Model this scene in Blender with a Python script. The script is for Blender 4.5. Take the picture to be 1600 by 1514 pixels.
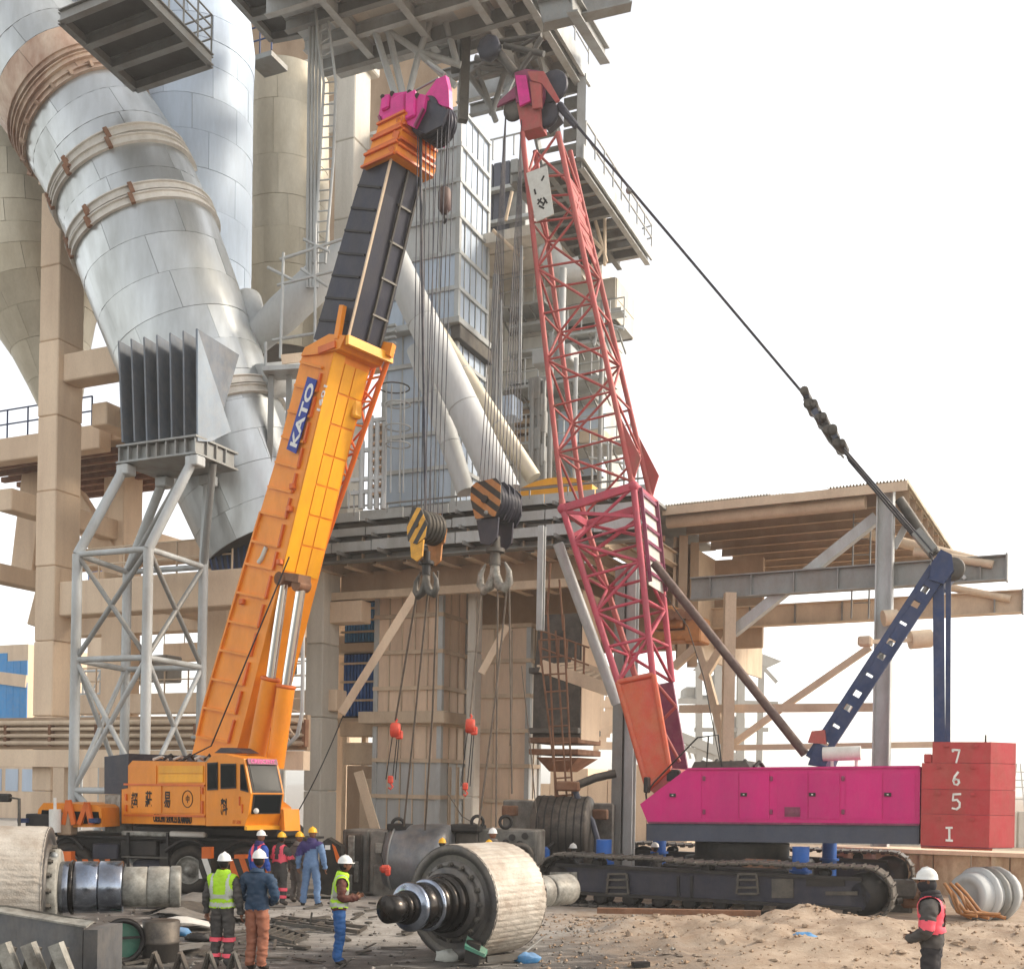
import bpy, math, random
from mathutils import Vector as V, Matrix as MX, noise as NZ
rad = math.radians
rnd = random.Random(7)
C = bpy.context.scene.collection
sc = bpy.context.scene
for o in list(bpy.data.objects): bpy.data.objects.remove(o)

# ------------------------------------------------------------------ camera
F, CX, HV, CH, ROLL = 1750.0, 800.0, 1225.0, 3.0, rad(1.0)
cR, sR = math.cos(ROLL), math.sin(ROLL)
cam_d = bpy.data.cameras.new('camera'); cam = bpy.data.objects.new('camera', cam_d); C.objects.link(cam)
cam_d.sensor_width = 36; cam_d.lens = F/1600*36; cam_d.shift_y = (HV-757)/1600; cam_d.shift_x = 0
cam_d.clip_end = 3000; cam_d.clip_start = .1
cam.matrix_world = MX(((cR, -sR, 0, 0), (0, 0, -1, 0), (sR, cR, 0, CH), (0, 0, 0, 1)))
sc.camera = cam

# ------------------------------------------------------------------ light
SUN_AZ, SUN_EL = rad(82), rad(33)          # azimuth from +Y towards +X
sd = V((math.sin(SUN_AZ)*math.cos(SUN_EL), math.cos(SUN_AZ)*math.cos(SUN_EL), math.sin(SUN_EL)))
w = bpy.data.worlds.new('World'); sc.world = w; w.use_nodes = True
nt = w.node_tree; nt.nodes.clear()
sky = nt.nodes.new('ShaderNodeTexSky'); sky.sky_type = 'NISHITA'; sky.sun_disc = False
sky.sun_elevation = SUN_EL; sky.sun_rotation = SUN_AZ; sky.air_density = 1.0; sky.dust_density = 1.2; sky.ozone_density = 1.0
hs = nt.nodes.new('ShaderNodeHueSaturation'); hs.inputs['Saturation'].default_value = .25
bg = nt.nodes.new('ShaderNodeBackground'); bg.inputs['Strength'].default_value = .15
ow = nt.nodes.new('ShaderNodeOutputWorld')
tint = nt.nodes.new('ShaderNodeVectorMath'); tint.operation = 'MULTIPLY'; tint.inputs[1].default_value = (1.03, 1.0, .955)       # dusty air
nt.links.new(sky.outputs[0], hs.inputs['Color']); nt.links.new(hs.outputs[0], tint.inputs[0]); nt.links.new(tint.outputs[0], bg.inputs['Color']); nt.links.new(bg.outputs[0], ow.inputs[0])
sl = bpy.data.lights.new('sun', 'SUN'); sl.energy = 1.4; sl.angle = rad(12); sl.color = (1, .88, .72)
so = bpy.data.objects.new('sun', sl); C.objects.link(so); so.rotation_euler = (-sd).to_track_quat('-Z', 'Y').to_euler()
sc.view_settings.view_transform = 'Standard'; sc.view_settings.look = 'None'
sc.view_settings.exposure = 1.27; sc.view_settings.gamma = 1; sc.view_settings.use_curve_mapping = False
sc.cycles.use_denoising = True; sc.cycles.max_bounces = 6; sc.cycles.diffuse_bounces = 4

# ------------------------------------------------------------------ picture -> place
CAM = V((0, 0, CH))
def ray(u, v):
    a, b = (u-CX)/F, (HV-v)/F
    return V((a*cR-b*sR, 1, a*sR+b*cR))
def P(u, v, y): return CAM+ray(u, v)*y
def on(u, v, p0, n):
    r = ray(u, v); return CAM+r*((p0-CAM).dot(n)/r.dot(n))
def PZ(u, v, z=0.0):
    r = ray(u, v); return CAM+r*((z-CH)/r.z)
class Fr:                                   # an upright frame turned phi: A to the right, B away
    def __init__(s, deg):
        p = rad(deg); s.A = V((math.cos(p), -math.sin(p), 0)); s.B = V((math.sin(p), math.cos(p), 0))
        s.R = MX((s.A, s.B, V((0, 0, 1)))).transposed()
    def W(s, a, t, z): return s.A*a+s.B*t+V((0, 0, z))
    def S(s, p): return p.dot(s.A)
    def T(s, p): return p.dot(s.B)
    def PT(s, u, v, t): return on(u, v, s.B*t, s.B)
    def PS(s, u, v, a): return on(u, v, s.A*a, s.A)
    def rect(s, u0, v0, u1, v1, t):
        um, vm = (u0+u1)/2, (v0+v1)/2
        return s.S(s.PT(u0, vm, t)), s.S(s.PT(u1, vm, t)), s.PT(um, v1, t).z, s.PT(um, v0, t).z
PL = Fr(24); SH = Fr(28); CR = Fr(23)
UP = V((0, 0, 1))

# ------------------------------------------------------------------ meshes
def frame(d, up=UP):
    x = d.normalized(); z = up-x*up.dot(x)
    if z.length < 1e-4: z = V((0, 1, 0))-x*x.y
    if z.length < 1e-4: z = V((1, 0, 0))-x*x.x
    z.normalize(); return x, z.cross(x), z
class MB:
    def __init__(s): s.v, s.f, s.m, s.sm = [], [], [], []
    def add(s, vs, fs, mi=0, smooth=False):
        o = len(s.v); s.v += [tuple(p) for p in vs]
        for f in fs: s.f.append(tuple(i+o for i in f)); s.m.append(mi); s.sm.append(smooth)
        return s
    def box(s, c, sz, R=None, mi=0, b=0.0):
        hx, hy, hz = sz[0]/2, sz[1]/2, sz[2]/2; c = V(c)
        T = (lambda p: c+(R @ V(p) if R else V(p)))
        if b <= 0 or min(hx, hy, hz) <= b*1.05:
            q = [(x, y, z) for x in (-hx, hx) for y in (-hy, hy) for z in (-hz, hz)]
            return s.add([T(p) for p in q], [(0, 1, 3, 2), (4, 6, 7, 5), (0, 4, 5, 1), (2, 3, 7, 6), (0, 2, 6, 4), (1, 5, 7, 3)], mi)
        vs, ix = [], {}
        for sx in (-1, 1):
            for sy in (-1, 1):
                for sz_ in (-1, 1):
                    for k in range(3):
                        p = [sx*(hx-b), sy*(hy-b), sz_*(hz-b)]; p[k] = (sx, sy, sz_)[k]*(hx, hy, hz)[k]
                        ix[(sx, sy, sz_, k)] = len(vs); vs.append(T(p))
        fs = []
        for k in range(3):
            i, j = (k+1) % 3, (k+2) % 3
            for g in (-1, 1):
                def key(a, bb):
                    t = [0, 0, 0]; t[k] = g; t[i] = a; t[j] = bb; return (*t, k)
                f = [ix[key(-1, -1)], ix[key(1, -1)], ix[key(1, 1)], ix[key(-1, 1)]]
                fs.append(tuple(f if g > 0 else f[::-1]))
            for a in (-1, 1):
                for bb in (-1, 1):
                    def kk(g, ax):
                        t = [0, 0, 0]; t[k] = g; t[i] = a; t[j] = bb; return ix[(*t, ax)]
                    f = [kk(-1, i), kk(1, i), kk(1, j), kk(-1, j)]
                    fs.append(tuple(f[::-1] if a*bb > 0 else f))
        for sx in (-1, 1):
            for sy in (-1, 1):
                for sz_ in (-1, 1):
                    f = [ix[(sx, sy, sz_, k)] for k in range(3)]
                    fs.append(tuple(f if sx*sy*sz_ > 0 else f[::-1]))
        return s.add(vs, fs, mi)
    def fb(s, fr, a0, a1, t0, t1, z0, z1, mi=0, b=0.0):        # box in a frame's coordinates
        return s.box(fr.W((a0+a1)/2, (t0+t1)/2, (z0+z1)/2), (abs(a1-a0), abs(t1-t0), abs(z1-z0)), fr.R, mi, b)
    def bar(s, p, q, w, h=None, up=UP, mi=0, b=0.0):
        h = h or w; x, y, z = frame(q-p, up)
        return s.box((p+q)/2, ((q-p).length, w, h), MX((x, y, z)).transposed(), mi, b)
    def loft(s, rings, caps=True, mi=0, smooth=False, close=False):
        n = len(rings[0]); vs = [p for r in rings for p in r]; fs = []
        m = len(rings)
        for k in range(m if close else m-1):
            for i in range(n):
                a, b2 = k*n+i, k*n+(i+1) % n; c, d = ((k+1) % m)*n+(i+1) % n, ((k+1) % m)*n+i
                fs.append((a, b2, c, d))
        s.add(vs, fs, mi, smooth)
        if caps and not close:
            s.add(rings[0], [tuple(range(n))[::-1]], mi); s.add(rings[-1], [tuple(range(n))], mi)
        return s
    def tube(s, p, q, r, r1=None, n=8, caps=True, mi=0):
        r1 = r if r1 is None else r1; x, y, z = frame(q-p)
        R = lambda c, rr: [c+(y*math.cos(2*math.pi*i/n)+z*math.sin(2*math.pi*i/n))*rr for i in range(n)]
        return s.loft([R(p, r), R(q, r1)], caps, mi, True)
    def path(s, pts, r, n=6, mi=0, radii=None, caps=True):
        rings = []; yy = None
        for i, p in enumerate(pts):
            d = (pts[min(i+1, len(pts)-1)]-pts[max(i-1, 0)]).normalized()
            if yy is None: _, yy, zz = frame(d)
            else:
                yy = (yy-d*yy.dot(d)).normalized()
            zz = d.cross(yy); rr = radii[i] if radii else r
            rings.append([p+(yy*math.cos(2*math.pi*k/n)+zz*math.sin(2*math.pi*k/n))*rr for k in range(n)])
        return s.loft(rings, caps, mi, True)
    def lathe(s, o, ax, prof, n=32, mi=0, caps=True, smooth=True, jit=0.0, up=UP):
        x, y, z = frame(ax, up); rings = []
        jj = [1+rnd.uniform(-jit, jit) for _ in range(n)]
        for d, r in prof:
            rings.append([o+x*d+(y*math.cos(2*math.pi*i/n)+z*math.sin(2*math.pi*i/n))*max(r, 1e-4)*jj[i] for i in range(n)])
        return s.loft(rings, caps, mi, smooth)
    def prism(s, pts, vec, mi=0):
        n = len(pts); nrm = V((0, 0, 0))
        for i in range(n): nrm += pts[i].cross(pts[(i+1) % n])
        if nrm.dot(vec) > 0: pts = pts[::-1]
        q = [p+vec for p in pts]
        fs = [tuple(range(n)), tuple(range(2*n-1, n-1, -1))]+[((i+1) % n, i, n+i, n+(i+1) % n) for i in range(n)]
        return s.add(list(pts)+q, fs, mi)
    def ibeam(s, p, q, h, w, t=.04, up=UP, mi=0):
        x, y, z = frame(q-p, up)
        s.bar(p, q, t, h-2*t, up, mi)
        s.bar(p+z*(h/2-t/2), q+z*(h/2-t/2), w, t, up, mi); s.bar(p-z*(h/2-t/2), q-z*(h/2-t/2), w, t, up, mi)
        return s
    def ring(s, c, ax, R, r, n=24, m=6, mi=0, up=UP):
        x, y, z = frame(ax, up); rings = []
        for i in range(n):
            a = 2*math.pi*i/n; d = y*math.cos(a)+z*math.sin(a)
            rings.append([c+d*(R+r*math.cos(2*math.pi*k/m))+x*r*math.sin(2*math.pi*k/m) for k in range(m)])
        return s.loft(rings, False, mi, True, True)
    def ball(s, c, r, n=10, m=6, mi=0, sc3=(1, 1, 1)):
        rings = []
        for j in range(m+1):
            a = -math.pi/2+math.pi*j/m
            rings.append([V(c)+V((math.cos(a)*math.cos(2*math.pi*i/n)*r*sc3[0], math.cos(a)*math.sin(2*math.pi*i/n)*r*sc3[1], math.sin(a)*r*sc3[2])) for i in range(n)])
        return s.loft(rings, False, mi, True)
    def mesh(s, name, mats, loc=None):
        me = bpy.data.meshes.new(name)
        vs = s.v if loc is None else [(p[0]-loc[0], p[1]-loc[1], p[2]-loc[2]) for p in s.v]
        me.from_pydata(vs, [], s.f)
        for m_ in (mats if isinstance(mats, (list, tuple)) else [mats]): me.materials.append(m_)
        me.polygons.foreach_set('material_index', s.m); me.polygons.foreach_set('use_smooth', s.sm)
        me.update(); return me
def build(mb, name, mats, parent=None, label=None, cat=None, group=None, kind=None):
    loc = None
    if parent is None and mb.v:
        xs = [p[0] for p in mb.v]; ys = [p[1] for p in mb.v]; zs = [p[2] for p in mb.v]
        loc = ((min(xs)+max(xs))/2, (min(ys)+max(ys))/2, min(zs))
    o = bpy.data.objects.new(name, mb.mesh(name, mats, loc)); C.objects.link(o)
    if loc: o.location = loc
    adopt(o, parent)
    tag(o, label, cat, group, kind); return o
def wmx(o):
    m = o.matrix_basis
    return wmx(o.parent) @ o.matrix_parent_inverse @ m if o.parent else m
def adopt(o, parent):
    if parent is None: return
    o.parent = parent; o.matrix_parent_inverse = wmx(parent).inverted()
def tag(o, label=None, cat=None, group=None, kind=None):
    if label: o['label'] = label
    if cat: o['category'] = cat
    if group: o['group'] = group
    if kind: o['kind'] = kind
    return o
def thing(name, label, cat, loc, group=None):
    o = bpy.data.objects.new(name, None); C.objects.link(o); o.location = loc; o.empty_display_size = .3
    return tag(o, label, cat, group)
def inst(name, me, mw, parent):
    o = bpy.data.objects.new(name, me); C.objects.link(o); o.matrix_basis = mw; adopt(o, parent); return o
def mtx(R, p, sc3=(1, 1, 1)): return MX.Translation(p) @ R.to_4x4() @ MX.Diagonal((*sc3, 1))
_ub = {}
def ubox(mat, b=.04):                                   # a shared unit box
    k = (mat.name, b)
    if k not in _ub: _ub[k] = MB().box((0, 0, 0), (1, 1, 1), None, 0, b).mesh('unit_piece', mat)
    return _ub[k]
def piece(name, mat, parent, fr, a0, a1, t0, t1, z0, z1, b=.0):
    return inst(name, ubox(mat, b), mtx(fr.R, fr.W((a0+a1)/2, (t0+t1)/2, (z0+z1)/2), (abs(a1-a0), abs(t1-t0), abs(z1-z0))), parent)
def piecebar(name, mat, parent, p, q, w_, h_=None, up=UP, b=0.0):
    x, y, z = frame(q-p, up)
    return inst(name, ubox(mat, b), mtx(MX((x, y, z)).transposed(), (p+q)/2, ((q-p).length, w_, h_ or w_)), parent)
_ut = {}
def piecetube(name, mat, parent, p, q, r, n=8):
    k = (mat.name, n)
    if k not in _ut: _ut[k] = MB().tube(V((-.5, 0, 0)), V((.5, 0, 0)), 1, 1, n).mesh('unit_tube', mat)
    x, y, z = frame(q-p)
    return inst(name, _ut[k], mtx(MX((x, y, z)).transposed(), (p+q)/2, ((q-p).length, r, r)), parent)
def sag(p, q, d=0.0, n=8):
    return [p.lerp(q, i/n)-UP*(d*4*(i/n)*(1-i/n)) for i in range(n+1)]
def lerp(a, b, t): return a+(b-a)*t

# ------------------------------------------------------------------ materials
def lin(h):
    h = h.lstrip('#'); c = [int(h[i:i+2], 16)/255 for i in (0, 2, 4)]
    return tuple((x/12.92 if x <= .04045 else ((x+.055)/1.055)**2.4) for x in c)
def mat(name, col, rough=.6, metal=0.0, dirt=None, damt=.35, scale=1.2, streak=1.0, fine=.12, bump=.15, fscale=30, rv=.15, edge=.52, spec=.3, dust=.17, drip=0.0):
    m = bpy.data.materials.new(name); m.use_nodes = True; N = m.node_tree; n = N.nodes; L = N.links.new
    bs = n['Principled BSDF']; tc = n.new('ShaderNodeTexCoord'); mp = n.new('ShaderNodeMapping')
    mp.inputs['Scale'].default_value = (1, 1, streak)
    geo = n.new('ShaderNodeNewGeometry'); L(geo.outputs['Position'], mp.inputs['Vector'])
    a = n.new('ShaderNodeTexNoise'); a.inputs['Scale'].default_value = scale; a.inputs['Detail'].default_value = 8; a.inputs['Roughness'].default_value = .65
    L(mp.outputs[0], a.inputs['Vector'])
    r = n.new('ShaderNodeValToRGB'); r.color_ramp.elements[0].position = edge-.14; r.color_ramp.elements[1].position = edge+.2
    L(a.outputs['Fac'], r.inputs['Fac'])
    f = n.new('ShaderNodeTexNoise'); f.inputs['Scale'].default_value = fscale; f.inputs['Detail'].default_value = 5; L(mp.outputs[0], f.inputs['Vector'])
    mx = n.new('ShaderNodeMix'); mx.data_type = 'RGBA'
    col = lin(col) if isinstance(col, str) else col
    dirt = (lin(dirt) if isinstance(dirt, str) else dirt) or tuple(c*.45 for c in col)
    mx.inputs['A'].default_value = (*col, 1); mx.inputs['B'].default_value = (*dirt, 1)
    mu = n.new('ShaderNodeMath'); mu.operation = 'MULTIPLY'; mu.inputs[1].default_value = damt; L(r.outputs[0], mu.inputs[0]); L(mu.outputs[0], mx.inputs['Factor'])
    oi = n.new('ShaderNodeObjectInfo'); md = n.new('ShaderNodeMath'); md.operation = 'MULTIPLY_ADD'; md.inputs[1].default_value = .16; md.inputs[2].default_value = 1-fine/2-.08
    L(oi.outputs['Random'], md.inputs[0])
    m2 = n.new('ShaderNodeMath'); m2.operation = 'MULTIPLY_ADD'; m2.inputs[1].default_value = fine*2; L(f.outputs['Fac'], m2.inputs[0])
    m3 = n.new('ShaderNodeMath'); m3.operation = 'SUBTRACT'; m3.inputs[1].default_value = fine; L(md.outputs[0], m3.inputs[0]); L(m3.outputs[0], m2.inputs[2])
    vm = n.new('ShaderNodeVectorMath'); vm.operation = 'SCALE'; L(mx.outputs['Result'], vm.inputs[0]); L(m2.outputs[0], vm.inputs['Scale'])
    last = vm.outputs[0]
    def mth(op, x, y, z=None, cl=False):
        q = n.new('ShaderNodeMath'); q.operation = op; q.use_clamp = cl
        for i, k in enumerate((x, y, z)):
            if k is None: continue
            if isinstance(k, (int, float)): q.inputs[i].default_value = k
            else: L(k, q.inputs[i])
        return q.outputs[0]
    if drip:                                            # long run-down stains
        m9 = n.new('ShaderNodeMapping'); m9.inputs['Scale'].default_value = (2.6, 2.6, .16); L(geo.outputs['Position'], m9.inputs[0])
        d9 = n.new('ShaderNodeTexNoise'); d9.inputs['Scale'].default_value = 1.0; d9.inputs['Detail'].default_value = 6; L(m9.outputs[0], d9.inputs['Vector'])
        fx = mth('MULTIPLY', mth('MULTIPLY_ADD', d9.outputs['Fac'], 4.5, -2.3, True), drip)
        mm = n.new('ShaderNodeMix'); mm.data_type = 'RGBA'; L(fx, mm.inputs['Factor']); L(last, mm.inputs['A']); mm.inputs['B'].default_value = (*dirt, 1); last = mm.outputs['Result']
    if dust:                                            # cement dust, thicker on what faces up
        sx = n.new('ShaderNodeSeparateXYZ'); L(geo.outputs['Normal'], sx.inputs[0])
        n9 = n.new('ShaderNodeTexNoise'); n9.inputs['Scale'].default_value = 3.1; n9.inputs['Detail'].default_value = 7; n9.inputs['Roughness'].default_value = .7; L(geo.outputs['Position'], n9.inputs['Vector'])
        fx = mth('MULTIPLY', mth('MULTIPLY', mth('MULTIPLY_ADD', n9.outputs['Fac'], 3.2, -1.1, True), mth('MULTIPLY_ADD', sx.outputs['Z'], 1.4, .6, True)), dust*1.6, None, True)
        mm = n.new('ShaderNodeMix'); mm.data_type = 'RGBA'; L(fx, mm.inputs['Factor']); L(last, mm.inputs['A']); mm.inputs['B'].default_value = (.44, .36, .27, 1); last = mm.outputs['Result']
    L(last, bs.inputs['Base Color'])
    rr = n.new('ShaderNodeMath'); rr.operation = 'MULTIPLY_ADD'; rr.inputs[1].default_value = rv*2; rr.inputs[2].default_value = rough-rv; rr.use_clamp = True
    L(a.outputs['Fac'], rr.inputs[0]); L(rr.outputs[0], bs.inputs['Roughness'])
    bs.inputs['Metallic'].default_value = metal; bs.inputs['Specular IOR Level'].default_value = spec
    if bump:
        b = n.new('ShaderNodeBump'); b.inputs['Strength'].default_value = bump; b.inputs['Distance'].default_value = .02; L(f.outputs['Fac'], b.inputs['Height']); L(b.outputs[0], bs.inputs['Normal'])
    return m
MT = dict(
    conc=mat('concrete_cream', '#ead1b4', .85, 0, '#b0917a', .4, .5, .35, .12, .3, dust=0, drip=.25),
    concg=mat('concrete_grey', '#d6cfc2', .85, 0, '#978d7f', .45, .6, .3, .12, .3, dust=0, drip=.3),
    galv=mat('galvanised_cladding', '#c3c7c8', .36, .7, '#84857f', .6, .9, .22, .1, .35, 4, .16, dust=0.05),
    galvc=mat('dusty_cladding', '#cfc6b2', .5, .45, '#94866c', .6, .55, .4, .1, .2, 14, .14, dust=0.05),
    panel=mat('grey_panel', '#c6c9c9', .65, .05, '#98948b', .5, .6, .2, .1, .15, 12, dust=0.05),
    panelb=mat('blue_grey_panel', '#bccada', .6, .1, '#8c97a3', .45, .6, .2, .08, .15, 12, dust=0.05),
    panelc=mat('sandy_panel', '#e9cfb4', .7, .0, '#b0937f', .45, .6, .25, .1, .15, 12, dust=0, drip=.3),
    steel=mat('grey_paint_steel', '#8f9291', .55, .3, '#6b5a4a', .5, 1.3, .5, .1),
    steell=mat('pale_grey_steel', '#bcc0c0', .55, .1, '#7c7163', .5, 1.3, .4, .1, dust=0.06),
    steeld=mat('dark_steel', '#54524e', .6, .4, '#33291f', .5, 1.4, .5, .15),
    steelc=mat('dusty_cream_steel', '#dac5aa', .75, .05, '#a0856f', .5, 1.2, .5, .12, dust=0),
    rust=mat('rusty_steel', '#94694e', .85, .2, '#4f2f1f', .6, 2.0, 1, .2),
    rustb=mat('rust_stained_cladding', '#c7b29e', .5, .4, '#8a5033', .7, 1.6, .4, .15, .2, 12, dust=0.05),
    orange=mat('orange_paint', '#f0911c', .42, 0, '#b8691f', .45, 1.6, .4, .06, .06, dust=0.06),
    oranged=mat('orange_trim', '#dd6a1c', .42, 0, '#94401a', .4, 1.8, .4, .06, .06, dust=0.06),
    yellow=mat('yellow_and_sunlit_orange', '#f2aa1c', .38, 0, '#b8701d', .4, 1.6, .4, .06, .06, dust=0.06),  # also carries the sunlit tone painted on the boom underside
    navy=mat('navy_black_paint', '#2b2d3c', .45, .2, '#4b4640', .4, 2, .4, .12, dust=0.05),
    black=mat('black_grease_paint', '#1d1d20', .55, .2, '#4a4238', .45, 2.2, .7, .15, dust=0.04),
    rubber=mat('tyre_rubber', '#1b1a1b', .8, 0, '#54493d', .5, 3, 1, .15, dust=0.08),
    chrome=mat('chrome_rod', '#dfe0de', .12, 1.0, '#8c8478', .3, 3, .2, .05, 0, dust=0.0),
    pink=mat('magenta_paint', '#d10f75', .5, 0, '#a82a6c', .45, 1.3, .22, .06, .05, dust=0.05),
    pinkh=mat('pink_head_paint', '#e0218f', .4, 0, '#8d1b5c', .45, 3, 1, .1, .15, dust=0.05),
    red=mat('faded_red_paint', '#b34c4c', .55, .05, '#86604f', .6, 3.5, .6, .12, dust=0.1),
    pale=mat('pale_cladding', '#d3d0c7', .7, .05, '#99948a', .5, .7, .25, .1, .15, 12, dust=0, drip=.35),
    stain=mat('stained_cream_paint', '#cdb998', .75, .05, '#7b5638', .75, 2.2, .6, .15, .2, drip=.6),
    fin=mat('slate_fin_paint', '#6c7580', .6, .2, '#4a4a4a', .5, 1.2, .3, .1),
    rose=mat('rose_paint', '#c2495e', .55, 0, '#8a4a55', .55, 3.5, .6, .12, dust=0.08),
    redo=mat('orange_red_paint', '#cf4f3b', .55, 0, '#c2703c', .6, 1.6, .6, .12),
    plum=mat('plum_paint', '#842454', .45, 0, '#5b2038', .5, 2, .6, .12),
    cweight=mat('counterweight_red', '#b4323a', .55, 0, '#8a4a3a', .65, 1.8, .3, .08, dust=0.08),
    greyband=mat('slate_band_paint', '#4d5261', .5, .1, '#3b3a40', .4, 1.6, .4, .1, dust=0.05),
    blue=mat('blue_paint', '#1b3462', .42, .1, '#1d2438', .5, 2, .5, .12, dust=0.08),
    jackb=mat('bright_blue_paint', '#1f5fae', .45, 0, '#1b3a66', .4, 2, 1, .1, dust=0.06),
    bluegrey=mat('blue_grey_plate', '#8d9aa6', .6, .1, '#6d7076', .4, 1, .5, .1),
    troughm=mat('streaked_dark_steel', '#6b6d70', .5, .4, '#3d3b3a', .8, 1.6, .35, .2, .1),
    bluesheet=mat('blue_sheet', '#2e90d2', .6, 0, '#2676b3', .4, 1, .4, .08),
    brown=mat('brown_tube_paint', '#4e3a3a', .55, .3, '#6d5647', .5, 2, .5, .15),
    white=mat('white_paint', '#dedad2', .6, 0, '#a49a8a', .4, 3, .6, .1, dust=.1),
    rope=mat('wire_rope', '#3a3d48', .5, .6, '#23252c', .5, 4, 1, .2, 0),
    sling=mat('sling_rope', '#6f6459', .8, 0, '#40362d', .5, 6, 1, .2),
    hoist=mat('red_hoist_paint', '#d8452f', .5, 0, '#8e2d22', .4, 5, 1, .1),
    roll=mat('worn_roll_surface', '#c8bfb2', .65, .2, '#86705a', .75, 1.7, 1, .2, .5, 40, dust=0.05),
    rollface=mat('roll_side_steel', '#5d5c5c', .5, .7, '#3a322c', .5, 2.5, 1, .2, .2),
    greasy=mat('greasy_black_steel', '#1c1d21', .25, .85, '#3c352f', .5, 3, 1, .2, .08, dust=.08),
    shiny=mat('bare_shaft_steel', '#9aa4b4', .2, 1.0, '#3e4557', .75, 2.5, 1, .15, .1),
    gpaint=mat('chipped_grey_paint', '#a5a39a', .55, .2, '#403a34', .85, 5, 1, .2, .2, 30, .1, .5),
    mach=mat('machine_grey', '#777b80', .45, .4, '#3a3632', .7, 1.3, .6, .15),
    grime=mat('grimy_block', '#8d8a83', .7, .2, '#2c2824', .9, 1.5, .7, .2, .3),
    soot=mat('sooty_cylinder', '#4f4a46', .55, .4, '#211e1c', .7, 1.4, .6, .15),
    glass=mat('dark_glass', '#14181a', .12, 0, '#2a2c2c', .3, 2, 1, .05, 0, 30, .03, .52, .03, dust=0.0),
    sign=mat('dirty_white_plate', '#cfd0c8', .6, 0, '#a19d90', .4, 4, 1, .1),
    ink=mat('black_lettering', '#221c18', .6, 0, None, .2, 4, 1, .1, 0, dust=0.0),
    kato=mat('blue_plate', '#17338f', .4, 0, None, .2, 4, 1, .05, 0, dust=0.0),
    wtext=mat('white_lettering', '#e8e6e0', .5, 0, None, .2, 6, 1, .05, 0, dust=0.0),
    hatblk=mat('hazard_black', '#1b1a18', .5, 0, '#4a4035', .4, 6, 1, .1, .05, dust=0.05),
    hatyel=mat('hazard_yellow', '#e0a126', .5, 0, '#8a5a20', .5, 6, 1, .1, .05, dust=0.05),
    hator=mat('hazard_ochre', '#b5763a', .6, 0, '#6d4a2c', .5, 6, 1, .1, .05),
    farg=mat('far_grey', '#b9b7b0', .8, 0, '#9a958b', .4, 1, 1, .1),
    dull=mat('dull_brown_wall', '#b49a80', .85, 0, '#6d543f', .5, .7, .4, .1),
    tarp=mat('grey_sheet_scrap', '#8d8a84', .6, .3, '#4b443d', .6, 3, 1, .2, .3),
    green=mat('green_plastic', '#3f7d68', .5, 0, '#2a4a40', .4, 5, 1, .1),
    bluerag=mat('blue_rag', '#3d86bd', .8, 0, '#7da6c0', .4, 8, 1, .2),
)
# ================================================================== the ground
def hgt(x, y):
    z = .05*NZ.noise(V((x*.5, y*.5, 0)))+.025*NZ.noise(V((x*1.7, y*1.7, 3)))
    fade = max(0, min(1, (y-8)/4))*max(0, min(1, (46-y)/10))
    # earth bank at the right, in front of the crawler crane
    m = math.exp(-((x-7.5)/5.5)**4)*math.exp(-((y-21.2)/2.3)**2)*.42
    m += .32*math.exp(-((x-6.3)/1.5)**2-((y-24.0)/.9)**2)+.16*math.exp(-((x-3.2)/1.6)**2-((y-23.0)/1.0)**2)
    m += .17*math.exp(-((x-5.1)/2.2)**2-((y-13.4)/2.0)**2)
    m += m*.5*NZ.noise(V((x*1.1, y*1.1, 8)))+min(1, m*4)*.10*NZ.noise(V((x*2.6, y*2.6, 5)))+min(1, m*4)*.04*NZ.noise(V((x*7, y*7, 5)))
    b = max(0, min(1, (x-1.2)/1.2))*max(0, min(1, (25-y)/4))*max(0, min(1, (y-12)/4))
    return (z*(.6+b)+m+.05*b*NZ.noise(V((x*3.4, y*3.4, 1))))*fade
gm = MB(); xs = [-600, -200, -90, -45, -28]+[-20+.2*i for i in range(0, 201)]+[28, 45, 90, 200, 600]
ys = [-30, 0, 5]+[8+.2*i for i in range(0, 131)]+[36, 40, 46, 60, 100, 250, 900]
for y in ys:
    for x in xs: gm.v.append((x, y, hgt(x, y)))
nx = len(xs)
for j in range(len(ys)-1):
    for i in range(nx-1): gm.f.append((j*nx+i, j*nx+i+1, (j+1)*nx+i+1, (j+1)*nx+i)); gm.m.append(0); gm.sm.append(True)
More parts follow.
